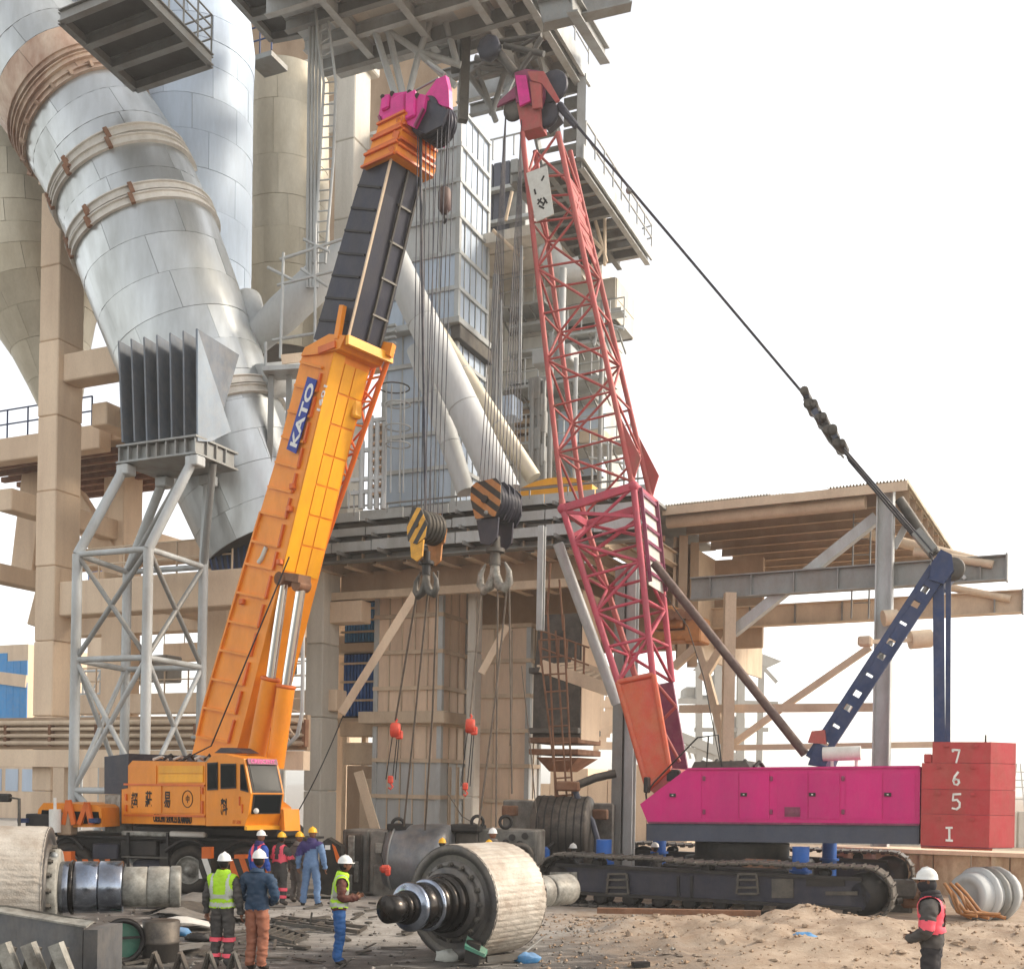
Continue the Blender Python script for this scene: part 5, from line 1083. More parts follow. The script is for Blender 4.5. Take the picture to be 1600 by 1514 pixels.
# inner section
L2 = [(490, 530), (556, 300), (572, 252)]; R2 = [(543, 535), (564, 450), (598, 300), (616, 232)]
ib = build(MB().prism([ob_(*q, .07) for q in L2]+[ob_(*q, .07) for q in R2[::-1]], B*1.08), 'inner_boom', MT['navy'], oc)
for k in range(7):
    v = 290+35*k; p, q = ob_(at(L2, v), v, .05), ob_(at(R2, v+4), v+4, .05); piecebar('seam_rib', MT['black'], ib, p, q.lerp(p, .12), .05, .035, B)
def r2(v): return ob_(at(R2, v), v, .07)
piecebar('ridge_strip', MT['steelc'], ib, r2(530)-B*.01, r2(245)-B*.01, .045, .05, B)
for t in (.55, .98): piecebar('under_rail', MT['steeld'], ib, r2(520)+B*t+un*.03, r2(250)+B*t+un*.03, .05, .05)
for k in range(4): piecebar('under_tie', MT['steeld'], ib, r2(480-58*k)+B*.5+un*.03, r2(480-58*k)+B*1.02+un*.03, .05, .05)
# collars of the retracted sections
for i, (l, r, lab) in enumerate((((566, 263), (617, 240), '6'), ((577, 239), (624, 217), '1'), ((586, 215), (629, 194), '2'))):
    q = [ob_(*l, -.06+.05*i), ob_(l[0]+5, l[1]-19, -.06+.05*i), ob_(r[0]+5, r[1]-19, -.06+.05*i), ob_(*r, -.06+.05*i)]
    cc = build(MB().prism(q, B*(1.3-.1*i)), 'section_collar', MT['orange'], oc)
    for z in (0, 1): build(MB().bar(q[0].lerp(q[1], z)-B*.03, q[3].lerp(q[2], z)-B*.03, .05, .07, B), 'collar_rim', MT['oranged'], cc)
    text(lab, .14, q[0].lerp(q[2], .5)+(q[3]-q[0])*.36-B*.03, d_, ny, MT['oranged'], cc, .2, .004)
    for z in (.1, .85): build(MB().bar(q[3].lerp(q[2], z)+un*.03, q[3].lerp(q[2], z)+un*.03+B*(1.25-.1*i), .06, .06), 'collar_rim', MT['oranged'], cc)
# pink head
hd = build(MB().prism([ob_(*q, .12) for q in ((598, 208), (592, 180), (597, 149), (637, 143), (665, 149), (662, 172), (648, 200), (627, 190))], B*1.0), 'boom_head', MT['pinkh'], oc)
build(MB().prism([ob_(*q, .3) for q in ((664, 150), (682, 124), (696, 118), (701, 140), (702, 168), (692, 166), (672, 156))], B*.12), 'head_cheek', MT['pinkh'], hd)
build(MB().prism([ob_(*q, .95) for q in ((664, 150), (682, 124), (696, 118), (701, 140), (702, 168), (692, 166), (672, 156))], B*.12), 'head_cheek', MT['pinkh'], hd)
for (u, v, a, b) in ((606, 192, .3, .4), (622, 168, .45, .5), (642, 165, .3, .6), (603, 162, .25, .3)): build(MB().box(ob_(u, v, .1), (a, .1, b), OC.R, 0, .03), 'head_plate', MT['pinkh'], hd)
for (a, b) in (((600, 203), (592, 182)), ((648, 198), (662, 170))): piecebar('head_rib', MT['plum'], hd, ob_(*a, .08), ob_(*b, .08), .05, .06, B)
for (u, v) in ((640, 145), (613, 147), (652, 150), (598, 152)): build(MB().tube(ob_(u, v, .1), ob_(u, v, 1.0), .06), 'head_pin', MT['steeld'], hd)
hc = ob_(662, 180, .25)
for k in range(6): build(MB().lathe(hc+B*(.12*k), B, [(0, .1), (0, .4), (.03, .43), (.05, .36), (.07, .43), (.1, .4), (.1, .1)], 24), 'sheave', MT['navy'], hd)
build(MB().prism([ob_(*q, .2) for q in ((668, 157), (699, 172), (690, 196), (665, 209), (646, 200))], B*.06), 'sheave_guard', MT['navy'], hd)
piecetube('guard_rod', MT['steel'], hd, ob_(668, 98, .4), ob_(695, 117, .4), .04); piecetube('guard_rod', MT['steel'], hd, ob_(646, 144, .4), ob_(686, 122, .4), .025)
# lifting cylinders
for i, (a, m_, b, t) in enumerate((((438, 903), (417, 1058), (392, 1190), .18), ((465, 912), (441, 1070), (424, 1195), .30))):
    tp, md, bt = [OC.PT(u, v, TRG+t+.25*0) for u, v in (a, m_, b)]
    tp, md, bt = tp+un*.15, md+un*.15, bt+un*.15
    build(MB().tube(md, tp, .125, .125, 20), 'ram_rod', MT['chrome'], oc)
    cy = build(MB().tube(bt, md, .23, .23, 24), 'ram_barrel', MT['orange'], oc); build(MB().ring(md, md-bt, .21, .05, 24), 'ram_gland', MT['oranged'], cy)
    build(MB().tube(tp-B*.18, tp+B*.18, .17, .17, 14), 'ram_pin', MT['rust'], oc)
build(MB().prism([OC.PT(u, v, TRG+.05)+un*.12 for u, v in ((438, 892), (462, 895), (461, 908), (437, 904))], B*.4), 'ram_bracket', MT['rust'], oc)
build(MB().ring(OC.PT(419, 1118, TRG+.6)+un*.2, A, .28, .06, 20), 'hose_reel', MT['hoist'], oc)
for k in range(3): build(MB().path([OC.PT(428+3*k, 930, TRG+.5), OC.PT(418+3*k, 1000, TRG+.5), OC.PT(420+2*k, 1080, TRG+.5), OC.PT(405+2*k, 1180, TRG+.5)], .03, 5), 'hose', MT['hoist'] if k == 1 else MT['black'], oc)
# stowed lattice jib along the boom
def jb(u, v, t): return OC.PT(u, v, TRG+t)
def jc(f, c):
    a = ((566, 566), (611, 548), (590, 560))[c]; b = ((470, 905), (462, 985), (446, 960))[c]
    if c == 0: b = (462, 910)
    return jb(lerp(a[0], b[0], f), lerp(a[1], b[1], f), (1.35, 1.35, 1.95)[c])
jb_ = build(MB().tube(jc(0, 1), jc(1, 1), .07, .06), 'jib_chord', MT['oranged'], oc)
build(MB().tube(jc(0, 0), jc(1, 0), .06), 'jib_chord', MT['oranged'], oc); build(MB().tube(jc(0, 2), jc(1, 2), .05), 'jib_chord', MT['oranged'], oc)
for k in range(11):
    f, g = k/11, (k+1)/11
    for c0_, c1_ in ((0, 1), (1, 2), (0, 2)):
        piecetube('jib_lacing', MT['oranged'], oc, jc(f, c0_ if k % 2 else c1_), jc(g, c1_ if k % 2 else c0_), .03, 6)
    piecetube('jib_lacing', MT['orange'], oc, jc(f, 0), jc(f, 1), .028, 6)
build(MB().bar(ob_(540, 536, .9), jb(614, 548, 1.3), .2, .3), 'jib_hinge_arm', MT['orange'], oc); build(MB().box(jb(556, 640, 1.1), (.2, .3, .45), OC.R, 0, .05), 'jib_clamp', MT['yellow'], oc)
build(MB().tube(jb(545, 680, 1.5), jb(512, 790, 1.5), .09), 'jib_stay', MT['oranged'], oc)
# ropes and hook block
hx = hc+B*.35; 
def vert(p, z): return V((p.x, p.y, z))
ZHB = P(650, 805, hx.y).z
oh = thing('hook_block', 'small yellow and black striped hook block hanging from the orange crane', 'hook block', vert(hx, ZHB-1.4))
for k in range(10):
    o_ = B*(-.38+.085*k)+A*(.16 if k % 2 else -.16); build(MB().tube(hc+B*(.03+.068*k)+A*(.35 if k % 2 else -.2), vert(hx, ZHB)+o_*.9-UP*.2, .013, .013, 5), 'hoist_rope', MT['rope'], oc)
build(MB().tube(hc+B*.2-A*.3, vert(hx, ZHB)-A*.05, .035, .035, 6), 'hoist_rope', MT['rope'], oc)
hb0 = vert(hx, ZHB)
hexp = [hb0+A*x+UP*z for x, z in ((-.13, .15), (.12, .08), (.32, -.3), (.26, -.6), (0, -.72), (-.26, -.62), (-.3, -.3))]
ck = build(MB().prism([p-B*.34 for p in hexp], B*.04), 'cheek_plate', MT['hatblk'], oh)
stripes([p-B*.342 for p in hexp], (A*.8-UP*.6).normalized(), .26, -B*.012, MT['hatyel'], MT['hatblk'], ck)
build(MB().prism([p+B*.3 for p in hexp], B*.04), 'cheek_plate', MT['hator'], oh)
for k in range(5): build(MB().lathe(hb0-UP*.28+B*(-.28+.12*k), B, [(0, .08), (0, .34), (.025, .37), (.045, .3), (.065, .37), (.09, .34), (.09, .08)], 24), 'sheave', MT['steeld'], oh)
build(MB().tube(hb0-UP*.28-B*.38, hb0-UP*.28+B*.38, .07), 'sheave_pin', MT['hatblk'], oh)
for d in (-.33, .29): build(MB().prism([hb0+A*x+UP*z+B*d for x, z in ((-.22, -.6), (.2, -.6), (.16, -1.0), (0, -1.1), (-.17, -1.0))], B*.045), 'lower_plate', MT['hatyel'] if d < 0 else MT['hator'], oh)
def hook(root, c, s, ax, m, m2):
    """a double hook hanging below c; ax is the line across both prongs"""
    build(MB().tube(c+UP*.25*s, c-UP*.35*s, .1*s, .12*s, 12).tube(c+UP*.0*s, c-UP*.08*s, .2*s, .2*s, 12), 'hook_shank', m, root)
    for g in (-1, 1):
        pts = [c-UP*.3*s, c-UP*.55*s+ax*g*.02*s, c-UP*.78*s+ax*g*.12*s, c-UP*.86*s+ax*g*.26*s, c-UP*.72*s+ax*g*.36*s, c-UP*.5*s+ax*g*.35*s, c-UP*.3*s+ax*g*.24*s]
        build(MB().path([V(q) for q in pts], 0, 12, 0, [.09*s, .1*s, .105*s, .1*s, .085*s, .06*s, .02*s]), 'hook_prong', m2, root)
hook(oh, hb0-UP*1.05, .9, A, MT['black'], MT['steeld'])
# auxiliary hook ball
ah = thing('headache_ball', 'small dark hook ball hanging from the pink head of the orange crane', 'hook', P(695, 345, hx.y))
ab = P(695, 293, hx.y); build(MB().tube(ob_(703, 160, .6), ab, .02), 'whip_rope', MT['rope'], oc)
build(MB().lathe(ab, -UP, [(0, .06), (.05, .13), (.12, .15), (.5, .15), (.56, .1), (.62, .06)], 16), 'ball_weight', MT['brown'], ah)
hk = ab-UP*.62; build(MB().path([hk, hk-UP*.08, hk-UP*.14+A*.05, hk-UP*.2+A*.01, hk-UP*.15-A*.05], 0, 8, 0, [.03, .03, .035, .03, .012]), 'hook', MT['black'], ah)
# carrier
K = Fr(9); TW = K.T(P(297, 1357, 29.1)); TWo = TW-.18
def ks(u, v, d=0.0): return K.PT(u, v, TW+d)
ka = lambda u: K.S(ks(u, 1330))
def kb(nm, m, u0, u1, z0, z1, d0, d1, b=.03): return build(MB().fb(K, ka(u0), ka(u1), TW+d0, TW+d1, z0, z1, 0, b), nm, MT[m], oc)
kb('chassis', 'black', 80, 452, .85, 1.4, .25, 2.3); kb('deck_plate', 'black', 60, 455, 1.402, 1.46, 0, 2.6)
kb('side_box', 'navy', 145, 185, .7, 1.25, -.05, .5); kb('side_box', 'black', 188, 245, .95, 1.35, -.02, .4); kb('fuel_tank', 'navy', 205, 262, .3, .85, .0, .6, .1); kb('tool_box', 'black', 250, 268, .45, 1.3, -.05, .2)
kb('slew_ring', 'black', 195, 430, 1.462, 1.78, .3, 2.2, .08); kb('deck_timber', 'gpaint', 190, 322, 1.47, 1.6, -.05, .1); kb('deck_timber', 'white', 268, 323, 1.49, 1.63, -.16, -.06)
for u in (262, 200): build(MB().bar(ks(u, 1300, -.1), ks(u, 1378, -.1), .06, .06), 'bracket', MT['black'], oc)
build(MB().bar(ks(190, 1338, -.12), ks(262, 1340, -.12), .05, .05), 'step_rail', MT['steeld'], oc)
tyre_me = MB().lathe(V((0, 0, 0)), V((0, 1, 0)), [(.05, .36), (-.02, .42), (0, .52), (.04, .6), (.1, .63), (.3, .63), (.36, .6), (.4, .5), (.4, .3)], 40, caps=False).mesh('tyre', MT['rubber'])
rim_me = MB().lathe(V((0, 0, 0)), V((0, 1, 0)), [(.06, .37), (.0, .36), (.03, .33), (.12, .3), (.15, .2), (.06, .18), (.04, .12), (-.01, .1), (-.02, .001)], 32, caps=False).mesh('rim', MT['gpaint'])
nut_me = MB().tube(V((0, -.02, 0)), V((0, .06, 0)), .025, .025, 6).mesh('nut', MT['steeld'])
RK = MX((K.A, K.B, UP)).transposed()
for u in (297, 383, 108, 30):
    for d in ((0, .42) if u > 200 else (0,)):
        c = K.W(ka(u), TW-.1+d, .63); wheel = thing('wheel', None, None, c); adopt(wheel, oc); wheel.matrix_parent_inverse = MX.Translation(-V(oc.location))
        inst('tyre', tyre_me, mtx(RK, c), wheel); inst('rim', rim_me, mtx(RK, c), wheel)
        if u == 297 and d == 0:
            inst('hub_nuts', MB().add([], []).loft([[V((0, 0, 0))]*3]*2).mesh('hub', MT['steeld']), mtx(RK, c), wheel) if False else None
for u0, u1 in ((262, 335), (350, 420), (85, 135)):
    pts = [K.W(lerp(ka(u0), ka(u1), k/8), 0, 0)+UP*(1.1+.32*math.sin(math.pi*k/8))+K.B*(TW-.15) for k in range(9)]
    build(MB().path(pts, .05, 6), 'mudguard', MT['black'], oc)
# carrier cab
cc = build(MB().prism([ks(*q, -.15) for q in ((55, 1292), (60, 1264), (68, 1254), (148, 1257), (158, 1262), (160, 1292))], K.B*2.3), 'carrier_cab', MT['orange'], oc)
for px in (((63, 1284), (66, 1265), (96, 1266), (98, 1284)), ((108, 1286), (108, 1267), (154, 1268), (156, 1287))):
    build(MB().prism([ks(*q, -.152) for q in px], -K.B*.02), 'window', MT['glass'], cc)
for (a, b) in (((100, 1288), (107, 1250)), ((107, 1250), (116, 1288)), ((124, 1288), (136, 1254)), ((136, 1254), (143, 1288))): piecebar('boom_rest', MT['oranged'], oc, ks(*a, -.25), ks(*b, -.25), .1, .12)
kb('engine_box', 'black', 45, 98, 1.462, 2.0, -.2, .3); kb('engine_box', 'dull', 97, 118, 1.462, 2.05, -.28, .1)
build(MB().tube(ks(86, 1300, -.4), ks(86, 1264, -.4), .15, .15, 18).tube(ks(86, 1264, -.4), ks(86, 1246, -.4), .04, .04, 10), 'exhaust', MT['white'], oc)
for u in (37, 148): build(MB().tube(ks(u, 1285, -.2), ks(u, 1278, -.2), .16, .16, 16), 'air_cap', MT['blue'], oc)
build(MB().path([ks(30, 1300, -.5), ks(30, 1248, -.5), ks(10, 1245, -.5)], .04, 6), 'mirror_arm', MT['steeld'], oc); build(MB().box(ks(3, 1246, -.5), (.5, .2, .22), K.R, 0, .04), 'mirror', MT['black'], oc)
# outrigger boxes
def outr(u0, u1, v0, v1, d, post=None):
    q = [ks(u0, v0, d), ks(u1, v0, d), ks(u1, v1, d), ks(u0, v1, d)]
    o = build(MB().prism(q, K.B*.35), 'outrigger_beam', MT['hatblk'], oc)
    stripes([p-K.B*.003 for p in q], (K.A*.9+UP*.35).normalized() if u0 > 200 else (K.A*.9+UP*.35).normalized(), .3, -K.B*.012, MT['oranged'] if u0 != 311 else MT['white'], MT['hatblk'], o)
    return o
outr(360, 398, 1341, 1374, -.55); outr(311, 330, 1341, 1372, -.7); outr(90, 172, 1342, 1356, -.4); outr(398, 420, 1345, 1368, -.5)
for (u0, u1, v0, v1, d) in ((315, 329, 1323, 1341, -.72), (366, 384, 1335, 1341, -.6), (90, 111, 1330, 1345, -.5)):
    build(MB().prism([ks(u0, v0, d), ks(u1, v0, d), ks(u1, v1, d), ks(u0, v1, d)], K.B*.2), 'outrigger_jack', MT['oranged'], oc)
q = [P(u, v, 28.9) for u, v in ((499, 1318), (512, 1309), (533, 1322), (533, 1400), (499, 1400))]
ob2 = build(MB().prism(q, V((0, .6, 0))), 'outrigger_box', MT['hatblk'], oc)
build(MB().prism([P(u, v, 28.88) for u, v in ((519, 1318), (524, 1322), (531, 1340), (531, 1350), (526, 1346))], V((0, -.02, 0))), 'hazard_stripe', MT['oranged'], ob2)
build(MB().prism([P(u, v, 28.88) for u, v in ((508, 1320), (516, 1320), (516, 1327), (508, 1327))], V((0, -.02, 0))), 'plate', MT['wtext'], ob2)
build(MB().path([ob_(452, 870, -.1), os_(330, 1165, .2), os_(270, 1195, .3)], .02, 5), 'pilot_cable', MT['black'], oc)
# ================================================================== the pink crawler crane
A, B = CR.A, CR.B
TN = CR.T(P(1437, 1240, 26.9)); TC = TN+1.6
def rn(u, v, d=0.0): return CR.PT(u, v, TN+d)
def rc(u, v, d=0.0): return CR.PT(u, v, TC+d)
rcn = thing('crawler_crane', 'pink and red lattice boom crawler crane with numbered counterweights', 'crane', CR.W(CR.S(rn(1200, 1330)), TC, 0))
house = build(MB().prism([rn(*q) for q in ((1000, 1256), (1073, 1201), (1438, 1197), (1437, 1288), (1012, 1285))], B*3.2), 'machinery_house', MT['pink'], rcn)
gb = build(MB().prism([rn(*q, .03) for q in ((1010, 1286.5), (1436, 1289.5), (1436, 1319), (1010, 1313))], B*3.14), 'base_frame', MT['greyband'], rcn)
for (u0, u1) in ((1046, 1096), (1108, 1154), (1156, 1202), (1214, 1262), (1264, 1312), (1322, 1378), (1380, 1430)):
    va = 1208 if u0 > 1073 else 1226; d = rnd.uniform(.012, .024)
    build(MB().prism([rn(u0, va, -.002), rn(u1, va if u0 > 1073 else 1208, -.002), rn(u1, 1279, -.002), rn(u0, 1278, -.002)], -B*d), 'door_panel', MT['pink'], house)
for u, v in ((1051, 1242), (1162, 1241), (1269, 1241), (1387, 1241)):
    la = build(MB().box(rn(u, v, -.035), (.16, .04, .09), CR.R, 0, .02), 'door_latch', MT['black'], rcn); build(MB().box(rn(u, v, -.06), (.04, .03, .03), CR.R), 'latch_knob', MT['white'], la)
build(MB().prism([rn(*q, .2) for q in ((1080, 1200), (1085, 1190), (1165, 1188), (1172, 1199))], B*2.4), 'roof_box', MT['steeld'], rcn)
build(MB().path([rn(1012, 1268, .05), rn(1009, 1240, .05), rn(1022, 1222, .05), rn(1090, 1152, .05), rn(1122, 1148, .05), rn(1128, 1198, .05)], .022, 6), 'hand_rail', MT['black'], rcn)
build(MB().tube(rn(1107, 1150, .05), rn(1104, 1198, .05), .02), 'hand_rail', MT['black'], rcn)
build(MB().box(rn(1011, 1226, .1), (.12, .3, .42), CR.R, 0, .03), 'mirror', MT['black'], rcn)
tk = build(MB().tube(rn(1286, 1178, .6), rn(1345, 1176, .6), .18, .18, 22).tube(rn(1300, 1178, .6), rn(1300, 1200, .6), .04).tube(rn(1338, 1178, .6), rn(1338, 1200, .6), .04), 'air_tank', MT['white'], rcn)
for k in range(6): piecebar('vent_slat', MT['plum'], house, rn(1226, 1262+2.4*k, -.03), rn(1250, 1262.2+2.4*k, -.03), .02, .05)
for u in (1100, 1205, 1317): 
    for v in (1216, 1268): build(MB().box(rn(u, v, -.02), (.07, .04, .12), CR.R, 0, .01), 'hinge', MT['plum'], house)
piecebar('roof_rail', MT['pink'], house, rn(1075, 1201, -.02), rn(1437, 1197.5, -.02), .06, .05); piecebar('sill_rail', MT['plum'], house, rn(1013, 1284.5, -.02), rn(1436, 1288, -.02), .05, .05)
for k in range(5): build(MB().path([rn(1090+22*k, 1199, .6), rn(1098+22*k, 1190-2*(k % 2), 1.0), rn(1112+20*k, 1197, 1.4)], .05, 6), 'roof_hose', MT['black'], rcn)
# counterweight slabs
def cslab(u0, v0, v1, num, nu, nv, name='counterweight_slab'):
    z0, z1 = rn(1490, v1, 0).z, rn(1490, v0, 0).z; s0, s1 = CR.S(rn(u0, 1240)), CR.S(rn(1547, 1240)); c = .55
    prof = [(s0, TN-.12), (s1, TN-.12), (s1+c, TN+c*.9), (s1+c, TN+3.2-c), (s1, TN+3.3), (s0, TN+3.3)]
    o = build(MB().prism([CR.W(a, t, z0+.004) for a, t in prof], UP*(z1-z0-.008)), name, MT['cweight'], rcn)
    p = rn(nu, nv, -.128); h_ = .36 if num == '5' else .3
    ST = {'7': [[(-.3, .5), (.3, .47), (.02, -.5)], [(-.32, .5), (-.3, .36)]], '6': [[(.16, .5), (-.14, .14), (-.26, -.2), (-.16, -.44), (.1, -.5), (.27, -.32), (.2, -.1), (-.04, -.04), (-.22, -.16)]], '5': [[(.32, .5), (-.22, .47), (-.26, .08), (.06, .12), (.28, -.08), (.26, -.34), (.04, -.5), (-.28, -.44)]], '1': [[(-.28, .5), (.26, .52)], [(-.0, .5), (.03, -.48)], [(-.26, -.48), (.3, -.5)]]}
    for pl_ in ST[num]:
        for (x0, y0), (x1, y1) in zip(pl_, pl_[1:]):
            q0, q1 = p+A*x0*h_*.8+UP*y0*h_, p+A*x1*h_*.8+UP*y1*h_; d_ = (q1-q0).normalized()*.014
            build(MB().bar(q0-d_, q1+d_, .012, .045+rnd.uniform(-.008, .008), B.cross(q1-q0)), 'numeral_stroke', MT['wtext'], o)
    for s_ in (.25, .75): build(MB().bar(CR.W(lerp(s0, s1, s_), TN-.2, z1-.1), CR.W(lerp(s0, s1, s_)+.001, TN-.121, z1-.1), .09, .06), 'slab_lug', MT['cweight'], o)
    build(MB().prism([CR.W(a*.98+.02*prof[0][0], t+(.04 if t < TN+1 else -.04), z0-.02) for a, t in prof], UP*.04), 'slab_joint', MT['plum'], rcn)
    return o
cslab(1440, 1272, 1322, '1', 1483, 1303); cslab(1440, 1233, 1272, '5', 1494, 1252); cslab(1440, 1192, 1233, '6', 1494, 1216); cs_ = cslab(1456, 1159, 1192, '7', 1494, 1181)
build(MB().fb(CR, CR.S(rn(1443, 1240)), CR.S(rn(1456, 1240))-.01, TN-.1, TN+3.2, rn(1450, 1192).z, rn(1450, 1178).z, 0, .02), 'counterweight_step', MT['cweight'], rcn)
build(MB().ring(rn(1540, 1157, .4), A, .12, .025, 16), 'lifting_eye', MT['steeld'], cs_)
build(MB().fb(CR, CR.S(rn(1440, 1240)), CR.S(rn(1552, 1240)), TN+.1, TN+3.0, rn(1490, 1327).z, rn(1490, 1322).z, 0, .01), 'counterweight_tray', MT['redo'], rcn)
# turntable and crawlers
ctr = CR.W(CR.S(rn(1140, 1300)), TC, 0)
zt = rn(1140, 1318).z
build(MB().lathe(ctr+UP*1.0, UP, [(0, 1.5), (.15, 1.5), (.18, 1.25), (zt-1.02, 1.25)], 40), 'turntable', MT['black'], rcn)
TK = CR.T(P(1000, 1385, 27.1)); KW = .95
s0 = CR.S(CR.PT(838, 1385, TK)); s1 = CR.S(CR.PT(1394, 1390, TK)); TH = 1.22; r_ = TH/2
build(MB().box(ctr+UP*.75, (3.2, 4.6, .6), CR.R, 0, .06), 'car_body', MT['black'], rcn)
build(MB().box(ctr+UP*1.08+A*.9-B*2.0, (.9, .5, .3), CR.R, 0, .03), 'step_box', MT['rust'], rcn)
for s in (CR.S(rn(964, 1332)), CR.S(rn(1262, 1332))):
    for t in (TK+KW+.35, TC+2.6): build(MB().tube(CR.W(s, t, .4), CR.W(s, t, 1.62), .2, .2, 18).tube(CR.W(s, t, 1.0), CR.W(s, t, 1.06), .27, .27, 18), 'jack_cylinder', MT['jackb'], rcn)
shoe_me = MB().box((0, 0, 0), (.235, 1, .06), None, 0, .012).box((.08, 0, .04), (.04, .96, .035)).box((-.08, 0, -.05), (.1, .3, .07)).mesh('track_shoe', MT['steeld'])
rol_me = MB().lathe(V((0, -.5, 0)), V((0, 1, 0)), [(0, .02), (0, .1), (.03, .17), (.16, .17), (.2, .11), (.8, .11), (.84, .17), (.97, .17), (1, .1), (1, .02)], 20).mesh('track_roller', MT['black'])
def crawler(t0, zb):
    q = thing('crawler', None, None, CR.W((s0+s1)/2, t0+KW/2, zb)); adopt(q, rcn); q.matrix_parent_inverse = MX.Translation(-V(rcn.location))
    L_ = s1-s0-2*r_; per = 2*L_+2*math.pi*r_; n = int(per/.255)
    for k in range(n):
        d = k/n*per
        if d < L_: a, z, an = s0+r_+d, zb+TH-.035*math.sin(math.pi*min(1, max(0, (d-.5)/(L_-1))))*(1+.8*math.sin(d*2.2)), 0
        elif d < L_+math.pi*r_: an = (d-L_)/r_; a, z = s1-r_+r_*math.sin(an), zb+r_+r_*math.cos(an)
        elif d < 2*L_+math.pi*r_: a, z, an = s1-r_-(d-L_-math.pi*r_), zb, math.pi
        else: an = math.pi+(d-2*L_-math.pi*r_)/r_; a, z = s0+r_+r_*math.sin(an), zb+r_+r_*math.cos(an)
        ca, sa = math.cos(an), math.sin(an); x = A*ca-UP*sa; zz_ = A*sa+UP*ca
        o = inst('track_shoe', shoe_me, mtx(MX((x, B, zz_)).transposed(), CR.W(a, t0+KW/2, z), (1, KW, 1)), q)
    fr_ = build(MB().prism([CR.W(a, t0+.1, zb+z) for a, z in ((s0+.55, .28), (s1-.6, .28), (s1-.45, .6), (s1-.7, .95), (s0+.55, .98), (s0+.4, .6))], B*.75), 'track_frame', MT['navy'], q)
    for z in (.3, .97): piece('frame_rail', MT['black'], q, CR, s0+.5, s1-.65, t0-.01, t0+.098, zb+z-.04, zb+z+.04)
    for k in range(10): inst('track_roller', rol_me, mtx(CR.R, CR.W(lerp(s0+.9, s1-.9, k/9), t0+KW/2, zb+.2), (1, KW*.8, 1)), q)
    for k in range(3): inst('carrier_roller', rol_me, mtx(CR.R, CR.W(lerp(s0+1.5, s1-1.5, k/2), t0+KW/2, zb+1.03), (.7, KW*.6, .7)), q)
    for s in (s0+r_, s1-r_): build(MB().lathe(CR.W(s, t0+.1, zb+r_), B, [(0, .05), (0, .3), (.08, .42), (.2, .5), (.5, .5), (.7, .42), (.75, .05)], 22, jit=.03), 'sprocket', MT['black'], q)
    return q
cw1 = crawler(TK, .04); crawler(2*TC-TK-KW, .04)
def tkp(u, v, d=0.0): return CR.PT(u, v, TK+.1+d)
for u in (965, 1168):
    for (a, b) in (((-14, -17), (14, -17)), ((-17, -8), (17, -8)), ((-15, 4), (15, 4)), ((-15, 14), (15, 14)), ((-14, -17), (-17, 14)), ((14, -17), (17, 14))): piecebar('step', MT['steeld'], cw1, tkp(u+a[0], 1382+a[1], -.08), tkp(u+b[0], 1382+b[1], -.08), .07, .05)
for (u0, v0, u1, v1, m) in ((860, 1362, 902, 1400, 'gpaint'), (1206, 1372, 1240, 1402, 'steeld'), (1058, 1368, 1062, 1404, 'black'), (1079, 1368, 1083, 1405, 'black'), (1260, 1372, 1320, 1384, 'black'), (1290, 1392, 1340, 1398, 'steeld')):
    build(MB().prism([tkp(u0, v0, -.01), tkp(u1, v0, -.01), tkp(u1, v1, -.01), tkp(u0, v1, -.01)], -B*.04), 'cover_plate', MT[m], cw1)
# boom
HW0, HW1 = 1.0, .5
def chord(px, side):                               # side -1 near, +1 far ; px: near chord in the picture
    out = []
    for (u, v, hw) in px:
        p = CR.PT(u, v, TC-hw); out.append(p if side < 0 else p+B*2*hw)
    return out
NLb, NRb = [(879, 795, 1.0), (966, 1066, 1.0)], [(990, 760, 1.0), (1020, 1055, 1.0)]
NLt, NRt = [(816, 208, .5), (878, 782, .92)], [(872, 208, .5), (987, 752, .92)]
def lattice(tp, L_, R__, n, rch, rl, m, ml, nm):
    ch_ = [chord(L_, -1), chord(R__, -1), chord(R__, 1), chord(L_, 1)]
    for i, c in enumerate(ch_): build(MB().tube(c[0], c[1], rch, rch, 10), 'chord', m[i] if isinstance(m, list) else m, rcn)
    f = lambda i, t: ch_[i][0].lerp(ch_[i][1], t)
    for k in range(n):
        a, b = k/n, (k+1)/n
        for i, j in ((0, 1), (1, 2), (3, 2), (0, 3)):
            g = (k+(i == 3)+(i == 1)) % 2
            piecetube('lacing', ml, rcn, f(i if g else j, a), f(j if g else i, b), rl, 8)
            if k: piecetube('lacing', ml, rcn, f(i, a), f(j, a), rl*.9, 8)
    return f
ft = lattice('top', NLt, NRt, 8, .078, .038, MT['red'], MT['red'], 'x')
fb_ = lattice('base', NLb, NRb, 5, .09, .048, [MT['rose'], MT['rose'], MT['rose'], MT['red']], MT['rose'], 'x')
for i in range(4):                                 # joints between the sections
    build(MB().tube(ft(i, 1), fb_(i, 0), .1, .1, 10), 'joint_pin', MT['red'], rcn); build(MB().ball(fb_(i, 0), .15), 'joint_lug', MT['rose'], rcn)
for (i, j) in ((0, 1), (1, 2), (2, 3), (3, 0)): build(MB().bar(fb_(i, 0), fb_(j, 0), .16, .2), 'head_frame', MT['rose'], rcn); build(MB().bar(fb_(i, .02), fb_(j, .16), .09), 'head_brace', MT['rose'], rcn)
